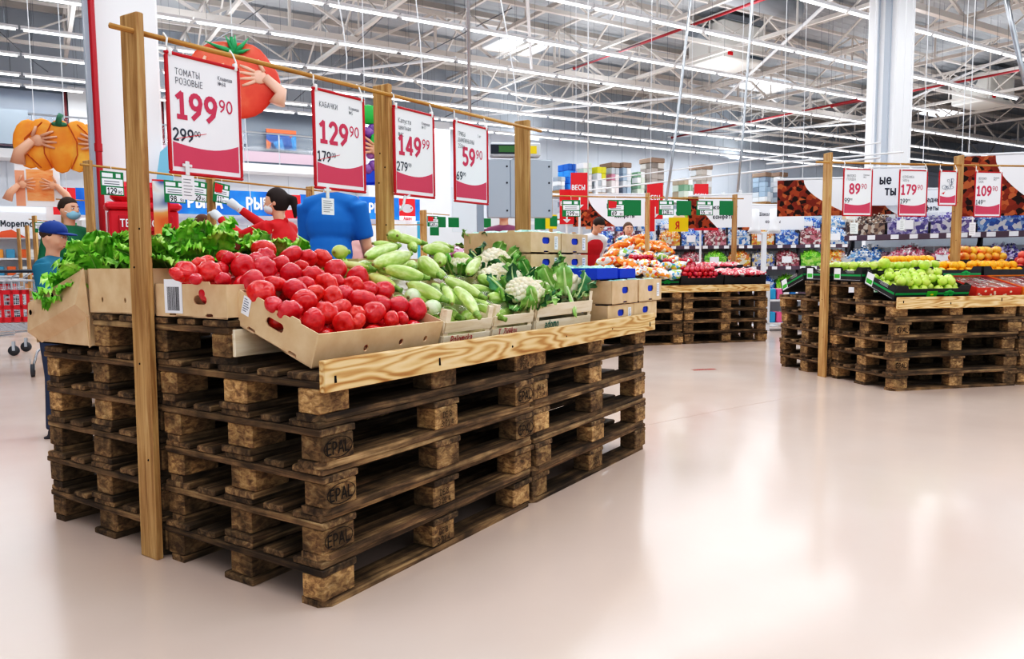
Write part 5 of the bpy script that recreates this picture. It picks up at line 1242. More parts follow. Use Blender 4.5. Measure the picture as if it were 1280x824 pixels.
fruit_heap(b_, F_ga, .01, .3, .01, .375, .03, .042, 2, 'green apple in the flat tray behind the tilted one', 'green apples behind the tilted tray')
fruit_heap(b_, F_or, .3, .57, .01, .375, .03, .038, 2, 'yellow orange in the left pile behind the green apples', 'oranges in the left pile')
b_ = fM(MR, .62, .81, .87); black_tray('flat black tray of oranges at the back of the apple display', .58, .385, .12, b_, False)
fruit_heap(b_, F_or, .01, .57, .01, .375, .03, .038, 3, 'yellow orange piled highest behind the green apples', 'oranges in the back tray')
b_ = fM(MR, 1.23, .41, .87); black_tray('flat black tray of oranges left of the second right-hand post', .5, .385, .12, b_, False, False, False)
fruit_heap(b_, F_or, .01, .49, .01, .375, .03, .038, 2, 'yellow orange in the small pile beside the second right-hand post', 'oranges beside the second post')
b_ = fM(MR, 1.4, .83, .93); black_tray('black tray of red-yellow apples right of the second right-hand post', .62, .385, .12, b_, False)
fruit_heap(b_, F_mg, .01, .61, .01, .375, .03, .044, 3, 'red and yellow apple heaped right of the second right-hand post', 'red-yellow apples right of the post')
b_ = fM(MR, 1.76, .41, .9); black_tray('black tray of peaches at the right edge of the photo', .62, .385, .12, b_, False)
fruit_heap(b_, F_pe, .01, .61, .01, .375, .03, .04, 3, 'pink peach heaped at the right edge behind the strawberry trays', 'peaches at the right edge')
# strawberry trays
M_straw = mottled('strawberries', [(.3, 'b3122a'), (.5, 'dc2f3c'), (.62, 'f2f4f6'), (.8, 'c6202f')], scale=32, rough=.2, voro=True)
M_rcard = mottled('printed_red_card', [(.25, 'd93a2c'), (.55, 'e8583a'), (.8, 'f2a03c')], scale=14, rough=.5, voro=True)
for i, (x, lab, mc) in enumerate(((.8, 'red printed strawberry tray next to the green apples', mat('d8402f', .5)), (1.26, 'orange printed strawberry tray at the right edge', mat('ee8a2a', .5)), (1.72, 'blue printed berry tray beyond the orange one', mat('3c7fc4', .5)))):
    b_ = fM(MR, x, .05, .735, rad(14)); T = tray(lab, .44, .39, .085, b_, mats=mc, name='berry_tray', cat='fruit tray', tabs=False)
    s = MB()
    for k in range(10): s.ball((rnd(.02, .42), -.002, rnd(.012, .075)), .013, .001, .01, 7)
    s.build('printed_blobs', mat('f4d9c0', .5), T)
    for c in range(4):
        for r_ in range(2):
            p = thing('berry_punnet', 'clear punnet of strawberries in the %s, %s row, number %d along' % (lab.split(' ')[0]+' tray', ['front', 'back'][r_], c+1), 'punnet', group='strawberry punnets')
            p['label'] = 'clear-lidded punnet of strawberries standing in the %s printed tray' % lab.split(' ')[0]; p['group'] = 'punnets in the %s tray' % lab.split(' ')[0]
            s = MB(); s.bev(.004, .1, .004, .18, 0, .06, .006); s.build('berries', M_straw, p); s = MB(); s.bev(.0, .104, .0, .184, .0, .068, .006); s.build('clear_box', M_film, p)
            p.matrix_world = b_ @ Matrix.Translation((.012+.105*c, .008+.19*r_, .012))
# ---- red apple display in the middle
for i, (x, lab, pr_, rb) in enumerate(((-.62, 'rightmost black tray of the red apple display, holding bagged pink fruit', None, False), (-1.24, 'black tray of loose red apples at the middle front of the red apple display', F_ra, False), (-1.86, 'black tray with a green ribbon at the front of the red apple display', None, True), (-2.48, 'black tray under the bagged vegetables of the red apple display', None, True), (-3.1, 'leftmost black tray of the red apple display, partly behind the blue-lined boxes', None, True))):
    b_ = fM(MMd, x, .04, .735, rad(10)); black_tray(lab, .6, .385, .14, b_, rb, False, False)
    if pr_: fruit_heap(b_, pr_, .01, .59, .01, .375, .05, .037, 3, 'red apple in the front tray between ribboned tray and bagged fruit', 'red apples in the front tray')
b_ = fM(MMd, -.72, .43, .87); black_tray('black tray at the back right of the red apple display', .6, .385, .14, b_, False, False, False)
b_ = fM(MMd, -1.34, .43, .87); black_tray('flat black tray of red apples at the back of their display', .6, .385, .13, b_, False, False, False)
fruit_heap(b_, F_ra, .01, .59, .01, .375, .05, .037, 3, 'dark red apple piled high in the back tray of the red apple display', 'red apples in the back tray')
fruit_heap(fM(MMd, -1.75, .46, .87), F_ra, .0, .42, .0, .375, .1, .037, 3, 'dark red apple between the bagged vegetables and the back tray', 'red apples beside the bags')
b_ = fM(MMd, -2.9, .95, .87); tray('open kraft box of green apples at the left of the red apple display', .5, .36, .2, b_, group=None); fruit_heap(b_, F_ga, .02, .48, .01, .35, .14, .04, 2, 'small green apple in the kraft box behind the blue-lined trays', 'green apples in the far kraft box')
# bags of fruit and vegetables
def bag_proto(name, cols, sx, sy, sz, seed):
    ph, am = noisy(seed); s = MB()
    def f(p):
        k = 1+.12*math.sin(4*p.x*1.7+ph[0])+.1*math.sin(5*p.y+ph[1])+.08*math.sin(6*p.z+ph[2]); return Vector((p.x*k, p.y*k, p.z*k))
    s.ball((0, 0, 0), sx, sy, sz, 14, 0, None, f); s.tube([(sx*.9, 0, 0), (sx*1.15, 0, .01), (sx*1.35, 0, .02)], [.012, .006, .018], 7, 0)
    o = s.build(name, mottled(name, cols, scale=26, rough=.2, voro=True, coat=.5), None, True); o['category'] = 'bag'
    b2 = MB(); b2.tube([(sx*1.14, 0, .009), (sx*1.16, 0, .011)], .009, 8); b2.build('clip', mat('2f7fd0', .4), o); return o
BG = [(bag_proto('fruit_bag', [(0, 'f2852a'), (.35, 'f7b23c'), (.55, 'e9eef2'), (.7, 'e9622a'), (.85, 'fbd9a0')], .13, .1, .07, 1), 'clear bag of oranges and carrots'),
      (bag_proto('vegetable_bag', [(0, '8fbf4f'), (.25, 'dfeee6'), (.5, '4d9fd0'), (.7, 'f5f5f5'), (.85, 'f0c04a')], .13, .1, .07, 2), 'clear bag with green, blue print'),
      (bag_proto('printed_bag', [(0, 'f3f3f0'), (.3, 'e4512f'), (.45, 'f7cf5a'), (.6, 'cfe3ee'), (.8, 'f2922e')], .13, .1, .065, 3), 'white and orange printed bag'),
      (bag_proto('pink_bag', [(0, 'e25560'), (.4, 'f2a0a0'), (.6, 'f8e6e2'), (.8, 'd23a4c')], .1, .08, .05, 4), 'bag of pink apples')]
bagl = [(747, 340), (762, 338), (778, 341), (795, 340), (812, 342), (828, 343), (842, 343), (755, 330), (770, 328), (786, 330), (803, 331), (820, 332), (836, 334), (848, 334), (764, 318), (778, 318), (793, 320), (808, 321), (824, 323), (840, 326), (772, 308), (787, 309), (802, 311), (818, 313), (832, 317), (779, 300), (800, 303), (815, 306)]
for i, (px, py) in enumerate(bagl):
    P0 = MMd @ Vector((0, .1, .92)); N = MMd.to_3x3() @ Vector((0, -.3, 1)); q = at_pl(px, py, P0, N); k = R5.randrange(3)
    dup(BG[k][0], q, (R5.uniform(-.6, .6), R5.uniform(-.6, .6), R5.uniform(0, 6)), BG[k][1]+' in the colourful pile left of the red apples', 'bags in the colourful pile, kind %s' % 'abc'[k], R5.uniform(.85, 1.1))
for i in range(14):
    P = MMd @ Vector((-2.75+.11*i, .3+.4*(i % 2), .93)); dup(BG[i % 3][0], P, (0, 0, i), 'half-hidden '+BG[i % 3][1]+' under the colourful pile', 'lower bags, kind %s' % 'abc'[i % 3])
M_carrot = mottled('carrot_bag', [(0, 'f07a22'), (.4, 'f79a3a'), (.7, 'e9601c'), (.85, 'fbe3c8')], scale=30, rough=.2, voro=True)
for px, py, an, lab in ((799, 299, .4, 'top'), (790, 303, .2, 'second'), (806, 306, -.7, 'right'), (774, 309, .5, 'left'), (822, 307, -.3, 'smaller right'), (829, 313, -.5, 'lower right'), (789, 334, -.9, 'low front')):
    P0 = MMd @ Vector((0, .1, .98)); N = MMd.to_3x3() @ Vector((0, -.3, 1)); q = at_pl(px, py, P0, N)
    s = MB(); s.tube([(-.16, 0, 0), (-.1, 0, .01), (0, 0, .02), (.1, 0, .01), (.16, 0, 0)], [.02, .05, .055, .048, .015], 10); solo('carrot_bag', s, M_carrot, 'long orange bag of carrots, %s one on the colourful pile' % lab, 'bag', 'carrot bags', q, (0, -an*.5, rad(-57)+an*.3), True)
for i in range(10):
    b_ = fM(MMd, -.62, .04, .735, rad(10)); q = b_ @ Vector((.08+.11*(i % 5), .1+.17*(i//5), .14)); dup(BG[3][0], q, (0, 0, R5.uniform(0, 6)), 'clear bag of pink apples in the rightmost front tray of the red apple display', 'bagged pink apples in the front tray', .85)
    b_ = fM(MMd, -.72, .43, .87); q = b_ @ Vector((.08+.11*(i % 5), .1+.17*(i//5), .13)); dup(BG[3][0], q, (0, 0, R5.uniform(0, 6)), 'clear bag of pink apples in the back right tray of the red apple display', 'bagged pink apples in the back tray', .85)
for o in (F_ga, F_ra, F_or, F_mg, F_pe, BG[0][0], BG[1][0], BG[2][0], BG[3][0]): drop(o)
# ================================================================ candy racks, banners, scales, storage racks
M_dark = mat('2a2730', .5); M_plum = mat('5b4a58', .5)
def candy_mesh(cols, n, seed, w, d, hgt, size=.034):
    R = random.Random(seed); s = MB()
    for k in range(n):
        x, y = R.uniform(.02, w-.02), R.uniform(.02, d-.02); top = hgt*(1-.35*abs(2*x/w-1)**2)*(.75+.45*y/d)
        z = top-R.uniform(0, .04) if k % 4 else R.uniform(.02, top); M = Matrix.Translation((x, y, z)) @ Euler((R.uniform(0, 3), R.uniform(0, 3), R.uniform(0, 6))).to_matrix().to_4x4()
        a = size; b_ = size*.55; mi = R.randrange(len(cols))
        vs = [(-a*.6, 0, 0), (a*.6, 0, 0), (0, b_, 0), (0, -b_, 0), (0, 0, b_), (0, 0, -b_), (-a*1.3, b_*.8, 0), (-a*1.3, -b_*.8, 0), (a*1.3, b_*.8, 0), (a*1.3, -b_*.8, 0)]
        s.add(vs, [(0, 4, 2), (2, 4, 1), (1, 4, 3), (3, 4, 0), (2, 5, 0), (1, 5, 2), (3, 5, 1), (0, 5, 3), (0, 6, 7), (1, 9, 8)], mi, M)
    s.box(.01, w-.01, .01, d-.01, .004, hgt*.62, len(cols))
    return s.mesh('wrapped_candies', [mat(c, .25, 0) for c in cols]+[mottled('sweets_%d_%d' % (seed, n), [(i/len(cols), c) for i, c in enumerate(cols)], scale=24, rough=.3, voro=True)])
CN_ = [('white and pale blue', ['eef4fa', '7fb6e6', '2f7fd0', 'f7f9fb']), ('blue', ['3f7fd6', '9cc6f2', 'f0f5fb', '2a5fc0']), ('red and brown', ['b0485a', 'd98a96', 'f3e6e2', '8a4a4a']), ('green', ['3f9c6c', '9fd6b4', 'e9f3ec', '2b7c58']), ('lilac', ['8a7fc0', 'c9c2e6', 'efeef8', '5c539c']), ('bright lime', ['7fd62f', 'a9ec4f', '5fbf22', 'c9f57f']), ('gold and navy', ['3c56a0', 'e6c878', 'b9c6e6', 'f7f0dc']), ('dark chocolate', ['6a5048', 'b59a84', 'e6dccf', '4a3a3a']), ('orange and yellow', ['f2a03c', 'f7cf4f', 'fbf2da', 'e8752a']), ('pink and white', ['e88aa0', 'fbf3f5', 'c94f6c', 'f2bcc8'])]
CM = {}
def candy_rack(M, n, bw, tiers, name, order, label, railc, header=True):
    T = thing('candy_shelving', label, 'shelving'); T.matrix_world = M; L_ = n*bw
    for ti, (z, y, hb) in enumerate(tiers):
        s = MB(); s.box(0, L_, y, y+.42, z-.03, z); s.build('shelf', M_dark, T)
        s = MB(); s.bev(0, L_, y-.02, y, z-.055, z+.012, .004); s.build('price_rail', railc, T)
        s = MB(); x = .06
        while x < L_-.1: s.box(x, x+.085, y-.024, y-.02, z-.045, z+.006); x += rnd(.12, .26)
        s.build('price_labels', M_paper, T)
    for k in range(n//3+2):
        x = min(L_, k*bw*3); s = MB(); s.box(x-.02, x+.02, .3, .36, 0, tiers[-1][0]+.1); s.beam((x, .02, tiers[1][0] if len(tiers) > 1 else .3), (x, .36, tiers[-1][0]), .03, .03); s.build('upright', M_dark, T)
    s = MB(); s.box(0, L_, .8, .84, 0, tiers[-1][0]+.25); s.build('back_panel', mat('c9d2dc', .5), T)
    for ti, (z, y, hb) in enumerate(tiers):
        for k in range(n):
            ci = order[(k*7+ti*3+(k//2)) % len(order)]; nm_, cols = CN_[ci]
            B = thing('candy_bin', 'bin of %s sweets, %s, %s shelf, %s from left' % (nm_, name, ['lowest', 'second', 'third', 'top'][ti+4-len(tiers)], ['first', 'second', 'third', 'fourth', 'fifth', 'sixth', 'seventh', 'eighth', 'ninth', 'tenth', 'eleventh', 'twelfth'][k]), 'candy bin')
            B.matrix_world = M @ Matrix.Translation((k*bw+.005, y+.01, z+.001))
            w_, d_ = bw-.01, .36; s = MB(); e = .003
            s.box(0, w_, 0, e, 0, hb); s.box(0, e, 0, d_, 0, hb); s.box(w_-e, w_, 0, d_, 0, hb); s.build('clear_walls', M_acryl, B)
            s = MB(); s.box(0, w_, 0, d_, 0, e); s.box(0, w_, d_-e, d_, 0, hb*1.25); s.build('base', M_rail, B)
            if (k+ti) % 3 == 0: s = MB(); s.box(w_*.25, w_*.65, -.004, -.001, hb*.3, hb*.8); s.build('bin_label', M_paper, B)
            key = (ci, round(bw, 2), hb, k % 2)
            if key not in CM: CM[key] = candy_mesh(cols, 230, ci*3+k % 2, w_, d_, hb*1.12)
            o = obj('wrapped_candies', CM[key]); tag(o, '%s sweets, %s shelf of the %s, bin %d' % (nm_, ['lowest', 'second', 'third', 'top'][ti+4-len(tiers)], name, k+1), 'sweets', None, 'stuff'); o.matrix_world = B.matrix_world
            o['label'] = o['label'].replace(', bin %d' % (k+1), ', %s from left' % ['first', 'second', 'third', 'fourth', 'fifth', 'sixth', 'seventh', 'eighth', 'ninth', 'tenth', 'eleventh', 'twelfth'][k])
    return T
A0 = at(738, 308, 13.9); A0.z = 0; MA = frame(A0, -70)
candy_rack(MA, 11, .40, [(.55, -.12, .2), (.96, -.06, .22), (1.33, .12, .24), (1.62, .44, .16)], 'far sweet rack', [5, 0, 1, 2, 0, 6, 1, 0, 8, 9], 'long dark sweet rack with clear bins behind the red apple display', M_plum)
B0 = at(1053, 298, 9.2); B0.z = 0; MB_ = frame(B0, -100)
candy_rack(MB_, 6, .46, [(.6, -.1, .2), (.93, -.05, .22), (1.34, .08, .21)], 'near sweet rack', [3, 4, 9, 0, 1, 4, 7, 3], 'long dark sweet rack with clear bins behind the apple display on the right', M_plum)
# header board with printed fruit and nuts over the far rack
M_prints = mottled('printed_fruit', [(0, 'f6f6f2'), (.3, 'e9c7a0'), (.45, 'f7f4ee'), (.6, '86b93c'), (.68, 'f3ede2'), (.85, 'd98a5c')], scale=5, rough=.5, voro=True)
T = thing('rack_header', 'long white header board with printed nuts and fruit above the far sweet rack', 'board'); T.matrix_world = MA @ Matrix.Translation((-.2, .86, 1.70))
s = MB(); s.box(0, 4.9, 0, .02, 0, .34); s.build('board', M_paper, T)
s = MB(); s.box(0, 4.9, -.003, 0, .0, .22); s.build('picture_band', M_prints, T)
for k in range(7):
    s = MB(); s.lathe([(0, 0), (.055, 0)], 14, 0, UPX); s.build('green_logo', mat('1fae74', .5), T, False, (.35+.7*k, -.006, .27))

M_choc = mottled('chocolate_print', [(0, '3a1d18'), (.2, 'a8432e'), (.45, 'd4663c'), (.62, 'b84c34'), (.8, 'e88a56'), (.94, '4a241c')], scale=19, rough=.5, voro=True)
def banner(P, w, h, rz, label, pic=.34, side='l', words=('Шоколадные', 'конфеты'), tsize=.2, tx=.42, wires=True):
    T = thing('banner', label, 'banner', P, rz); s = MB(); s.box(0, w, 0, .008, -h, 0); s.build('sheet', M_paper, T)
    n = 10
    if pic:
        pw = w*pic; sh = [(0, -h), (pw*1.55, -h)]+[(pw*(1.55-1.0*math.sin(pi/2*k/n)), -h+h*(k/n)) for k in range(1, n+1)]+[(0, 0)]
        v_, f_ = flat_panel(sh, t=.001); s = MB()
        s.add([((x if side == 'l' else w-x), -.002, y) for x, y, z in v_], f_); s.build('chocolate_picture', M_choc, T)
    for k, wd in enumerate(words): text(wd, tsize*h, mat('2f3240', .6), T, (w*tx+(.1*w if k else 0), -.004, -h*(.42+.3*k)), 'lettering', .02, w*(.94-tx)-(.1*w if k else 0))
    s = MB(); s.tube([(0, .004, .015), (w, .004, .015)], .012, 6)
    for x in (.04*w, .96*w): s.tube([(x, .004, .01), (x, .004, 3.5 if wires else .3)], .004, 4)
    s.build('hanging_bar', M_rail, T); return T
P = at(716, 244, 13.4); banner(P, 1.42, .55, rad(-56), 'white chocolate banner hanging left of the middle post, above the bending man')
P = at(860, 246, 12.2); banner(P, .98, .5, rad(-74), 'slanting white chocolate banner behind the right post of the red apple display', .3, tx=.3)
P = at(922, 257, 13.2); banner(P, 1.2, .42, rad(-52), 'small white chocolate banner below the storage rack, left of the big chocolate picture', .22, tx=.32)
P = at(972, 226, 9.9); banner(P, 1.62, .46, rad(-68), 'large white chocolate banner with a big chocolate photograph crossing behind the 89 90 sign', .36, tx=.5, tsize=.26)
P = at(1086, 211, 9.2); banner(P, .66, .44, rad(-60), 'white banner ending in ые and ты between the 89 90 and 179 90 signs', 0, words=('ые', 'ты'), tx=.2, tsize=.36)
P = at(1088, 253, 9.3); banner(P, .6, .22, rad(-60), 'low strip of chocolate photograph right below the ые and ты lettering', .5, words=(), tx=.06, wires=False)
P = at(1122, 238, 9.6); banner(P, .8, .35, rad(-60), 'low white chocolate banner behind the small fruit drawing sign', 0, words=('Шоколадные', 'конфеты'), tx=.2, tsize=.24)
P = at(1204, 196, 8.0); banner(P, 1.3, .62, rad(-72), 'large chocolate banner behind the 109 90 sign at the right edge', .42, words=('Шо', 'ко'), tx=.72, tsize=.2)
s = MB(); s.tube([at(735, 238, 12.6), at(1100, 197, 8.6)], .012, 6); s.tube([at(735, 236, 12.5)+Vector((0, 0, .12)), at(1100, 192, 8.5)+Vector((0, 0, .12))], .008, 6); solo('banner_rail', s, M_rail, 'long thin white rail from which the chocolate banners hang', 'rail')
s = MB(); s.tube([at(958, 205, 9.8), at(1130, 190, 8.4)], .01, 6); solo('banner_rail', s, M_rail, 'short white rail above the large chocolate banner beside the column', 'rail')

# red scale signs
def scale_sign(px, py, w, h, D, label, lower=True):
    P = at(px, py, D); T = thing('scale_sign', label, 'sign', P, rad(-57)); s = MB(); s.box(0, w, 0, .012, -h, 0); s.build('red_board', mat('e0242f', .45), T)
    text('ВЕСЫ', w*.38, M_paper, T, (w*.06, -.003, -h*.46 if lower else -h*.5), 'lettering', .03, w*.88)
    if lower:
        s = MB(); cx = w*.5; z0 = -h*.66; s.box(cx-.012, cx+.012, -.003, 0, -h*.92, z0); s.add([(cx-.06, -.003, -h*.86), (cx+.06, -.003, -h*.86), (cx, -.003, -h*.97)], [(0, 1, 2)]); s.build('arrow', M_paper, T)
    s = MB(); s.tube([(w/2, .02, -h), (w/2, .02, -P.z)], .018, 8); s.build('pole', M_rail, T); return T
scale_sign(713.5, 216, .26, .54, 11.2, 'red ВЕСЫ scale sign with arrow, the upper of the two left of the banner')
scale_sign(699.5, 237, .22, .52, 11.6, 'red ВЕСЫ scale sign behind the 199 90 price tag, lower of two')
scale_sign(809, 229, .25, .56, 12.0, 'red ВЕСЫ scale sign at the middle post of the red apple display')
scale_sign(868, 230, .24, .5, 13.0, 'red ВЕСЫ scale sign behind the slanting chocolate banner')
s = MB(); q = at(817, 252, 11.6); s.box(-.13, .02, 0, .01, -.45, 0); solo('red_strip', s, mat('d81f2a', .5), 'red upright strip with white arrow below the middle scale sign', 'panel', None, q, (0, 0, rad(-57)))
q = at(836, 272, 10.9); T = thing('yellow_sign', 'bright yellow card with a red letter Я hanging over the sweets', 'sign', q, rad(-50)); s = MB(); s.box(0, .29, 0, .006, -.2, 0); s.build('card', mat('fbd60e', .5), T); text('Я', .14, M_red, T, (.1, -.003, -.16), 'lettering', .03)
q = at(883, 288, 12.8); s = MB(); s.box(-.2, .2, 0, .01, 0, .1); solo('red_label', s, M_red, 'small red sale card on the far sweet rack', 'card', None, q, (0, 0, rad(-57)))

# grey cabinets with LED board on a pole
q = at(609, 199, 6.6); T = thing('scale_cabinet', 'pair of grey metal cabinets on poles behind the third post', 'cabinet', q, rad(-50)); h = .50
for x0, x1, nm_ in ((0, .2, 'door'), (.2, .57, 'door')):
    s = MB(); s.bev(x0, x1, 0, .1, -h, 0, .006); s.build(nm_, mat('aab4c0', .35, .3), T)
    s = MB()
    for z in (-.06, -.2, -.44):
        s.lathe([(0, 0), (.009, 0), (.009, .004)], 8, 0, Matrix.Translation((x1-.03, -.001, z)) @ UPX)
    s.build('screws', M_dark, T)
for x, z0 in ((-.06, .0), (.28, -h)):
    s = MB(); s.box(x-.03, x+.03, .04, .1, -q.z, z0); s.build('pole', mat('98a3b0', .4, .4), T)
q2 = at(613, 178, 6.6); T = thing('led_display', 'grey box with a green LED strip mounted above the grey cabinets', 'display', q2, rad(-50)); s = MB(); s.bev(0, .44, -.02, .12, -.12, .0, .012); s.build('housing', mat('c9d0d8', .4), T)
s = MB(); s.box(.0, .3, -.024, -.02, -.1, -.02); s.build('dark_panel', mat('1b2330', .3), T); s = MB(); s.box(.07, .24, -.027, -.024, -.085, -.03); s.build('green_screen', mat('3f6f3a', .3), T)
s = MB(); s.box(.33, .4, -.025, -.02, -.095, -.03); s.build('yellow_sticker', mat('f0d21f', .5), T)
s = MB(); s.box(.2, .24, .03, .07, -.16, -.12); s.build('bracket', M_steel, T)

# produce-bag stand
q = at(955, 300, 12.4); T = thing('bag_roll_stand', 'white stand holding two rolls of bags left of the chocolate banner', 'stand', (q.x, q.y, 0), rad(-57)); s = MB(); s.bev(-.035, .035, -.035, .035, 0, 1.5, .004); s.build('pole', M_rail, T)
s = MB(); s.bev(-.24, .24, -.03, .03, 1.5, 1.53, .004); s.build('cross_bar', M_rail, T); s = MB(); s.bev(-.2, .2, -.2, .2, 0, .02, .004); s.build('base', M_rail, T)
for x, lab in ((-.11, 'left'), (.11, 'right')):
    b_ = MB(); b_.lathe([(.11, 0), (.08, .05), (.075, .15), (.07, .36), (.03, .37)], 14); o = solo('bag_roll', b_, mat('f3f5f8', .6), '%s white draped roll of bags on the white stand' % lab, 'bag roll', None, T.matrix_basis @ Vector((x*1.45, 0, 1.53)), (0, 0, 0), True)
# a waist-high shelf of blue packs glimpsed between the displays
q = at(985, 372, 11.5); T = thing('low_shelf', 'low white shelf with blue and pink packs between the two apple displays', 'shelf', (q.x, q.y, 0), rad(-57)); s = MB(); s.box(-.3, .5, 0, .4, .1, .13); s.box(-.3, .5, 0, .4, .45, .48); s.box(-.3, -.27, 0, .4, 0, .75); s.box(.47, .5, 0, .4, 0, .75); s.build('frame', M_rail, T)
for k in range(8):
    s = MB(); s.bev(0, .085, .02, .25, 0, .16, .01); solo('boxed_pack', s, mat(['3fa6d6', 'e86f9c', 'f0f4f8', '2f7fc0'][k % 4], .4), '%s pack on the %s board of the low white shelf, %s place' % (['sky blue', 'pink', 'white', 'deep blue'][k % 4], ['upper', 'lower'][k//4], ['outer', 'second', 'third', 'inner'][k % 4]), 'pack', None, T.matrix_basis @ Vector((-.26+.1*(k % 4), 0, .48 if k < 4 else .13)), (0, 0, rad(-57)))

# storage racks along the back wall
T = thing('storage_rack', 'tall white pallet rack along the back wall carrying wrapped goods', 'rack', (0, 0, 0), ANG)
def vu(px, py, V=22.6): q = at_v(px, py, V); return q.dot(UX), q.z
u0, z0 = vu(690, 243); u1, _ = vu(1010, 250)
for zz in (1.6, 2.7, 3.72):
    s = MB(); s.box(u0-1, u1+14, 22.0, 22.1, zz-.12, zz); s.box(u0-1, u1+14, 23.0, 23.1, zz-.12, zz); s.build('beam', M_rail, T)
u_ = u0-1
while u_ < u1+14.1:
    for V in (22.05, 23.05): s = MB(); s.box(u_-.05, u_+.05, V-.05, V+.05, 0, 4.3); s.build('upright', M_rail, T)
    u_ += 2.75
def goods(px, wpx, ytop, cols, lab, zb=3.72, brown=False):
    uu, zt = vu(px+wpx/2, ytop); w = wpx/956*30*.92; zt = max(zt, zb+.5)
    T = thing('goods_pallet', lab, 'goods stack', uv(uu, 22.55, zb), ANG)
    s = MB(); s.box(-w/2, w/2, -.4, .4, .1, .14)
    for x in (-w/2, -.05, w/2-.1): s.box(x, x+.1, -.4, .4, 0, .1)
    s.build('pallet', mat('a07c52', .8), T)
    s = MB(); R = random.Random(int(px)); H = zt-zb-.15; nz = max(3, int(H/.22)); nx = max(2, int(w/.28))
    for k in range(nz):
        for i in range(nx):
            for j in range(2): s.bev(-w/2+w*i/nx+.005, -w/2+w*(i+1)/nx-.005+R.uniform(-.02, .01), -.38+.38*j, -.02+.38*j, .15+H*k/nz, .15+H*(k+1)/nz-.008, .01, R.randrange(len(cols)))
    s.build('boxes', [mat(c, .5) for c in cols], T)
    if brown: s = MB(); s.bev(-w*.55, w*.5, -.42, .4, .15+H, .15+H+.2, .02); s.build('top_sheet', mat('8d7868', .7), T)
GC = [['dfe4ea', 'b7c2cc', '8c98a6', 'f0f2f4'], ['e9e2e4', 'c98aa0', 'b9c3cd', 'f4f4f4'], ['cfd8e0', '9fb6cc', 'e8ecef', '7f8ea0'], ['d3dfd0', '7fa68a', 'eceff0', 'b3a48f']]
for px, wp, yt, c, lab, br in ((688, 12, 222, 0, 'white low goods stack at the left end of the storage rack', 0), (701, 14, 206, ['1f6fd0', '2f86e0', '1a5cb8'], 'goods stack under a bright blue cover on the storage rack', 0), (719, 15, 205, ['e6d9dc', 'c9e0d0', 'f3f3f3'], 'pink and white goods stack behind the red scale sign', 0), (736, 16, 210, ['dfe4ea', 'd6d22f', 'aeb8c2', 'f0f2f4'], 'goods stack with yellow-green cartons on the storage rack', 0), (754, 14, 211, 1, 'pink-tinted goods stack under a brown sheet on the storage rack', 1), (768, 15, 211, 2, 'pale blue goods stack in the middle of the storage rack', 1), (786, 14, 216, 3, 'goods stack with green cartons on the storage rack', 0), (802, 24, 205, ['a39a94', '7f7872', 'c9c4be'], 'grey-brown goods stack, tallest on the storage rack', 1), (843, 18, 224, 3, 'green-grey goods stack by the third scale sign', 0), (864, 22, 213, ['c9cdd2', 'e4e6e8', 'b0a8a0'], 'large white wrapped goods stack right of centre on the storage rack', 1), (944, 14, 222, 2, 'goods stack behind the far banner, left', 1), (960, 20, 222, 0, 'goods stack behind the far banner, right', 1), (990, 20, 224, 2, 'goods stack at the right of the visible storage rack', 0)):
    goods(px, wp, yt, GC[c] if isinstance(c, int) else c, lab, 3.72, br)
for k in range(9):
    cc = GC[k % 4]; uu = u0+1.0+1.35*k
    T = thing('goods_pallet', 'x', 'goods stack', uv(uu, 22.55, 2.7), ANG); T['label'] = 'wrapped goods on the second level of the storage rack, %s from the left' % ['first', 'second', 'third', 'fourth', 'fifth', 'sixth', 'seventh', 'eighth', 'ninth'][k]
    s = MB(); s.box(-.5, .5, -.4, .4, 0, .12); s.build('pallet', mat('a07c52', .8), T); s = MB()
    for i in range(3):
        for j in range(3): s.bev(-.5+.33*i, -.18+.33*i, -.38, .38, .13+.22*j, .34+.22*j, .01, (i+j+k) % 4)
    s.build('boxes', [mat(c, .5) for c in cc], T)
# red notice stuck on the floor
q = at_z(880, 462, .002); s = MB()
for k in range(9): s.box(-.12+.027*k, -.10+.027*k+rnd(-.004, .004), -.02, .02+rnd(-.01, .012), 0, .001)
s.box(-.13, .12, -.035, -.03, 0, .001); s.box(-.12, .1, .035, .04, 0, .001)
solo('floor_sticker', s, mat('a8322e', .6), 'small worn red lettering strip stuck on the floor in the aisle', 'floor marking', None, q, (0, 0, rad(-40)))
# ================================================================ left background: gallery, fish counter, booth, cut-outs
def wall_rect(px0, py0, px1, py1, V=24.4):
    a = at_v(px0, py0, V); b_ = at_v(px1, py1, V); c = at_v(px0, py1, V); return a.dot(UX), b_.dot(UX), min(b_.z, c.z), a.z
def vbox(s, u0, u1, v0, v1, z0, z1, mi=0): return s.box(u0, u1, v0, v1, z0, z1, mi)
s = MB(); vbox(s, -13.9, 12.5, 23.6, 24.5, 4.1, 4.35); struct('trim_4', s, mat('eef1f5', .6), None, (0, 0, ANG))
s = MB(); vbox(s, -13.9, 8.3, 24.3, 24.5, 4.4, 6.2); struct('window_1', s, mat('7c8794', .3), None, (0, 0, ANG))
for i, (a_, b_) in enumerate(((-13.8, -2.3), (-1.6, .3), (1.1, 2.9), (3.6, 5.5))):
    s = MB(); vbox(s, a_, b_, 24.22, 24.32, 5.05, 6.1); struct('window_%d' % (i+2), s, mat(['9aa9bd', 'a7b4c6', '8f9db0', '9aa6b6'][i], .25), None, (0, 0, ANG))
s = MB()
for u_ in (-2.25, -1.65, .35, 1.05, 2.95, 3.55): vbox(s, u_-.04, u_+.04, 24.15, 24.25, 4.35, 6.15)
struct('trim_5', s, mat('7d2a33', .5), None, (0, 0, ANG))
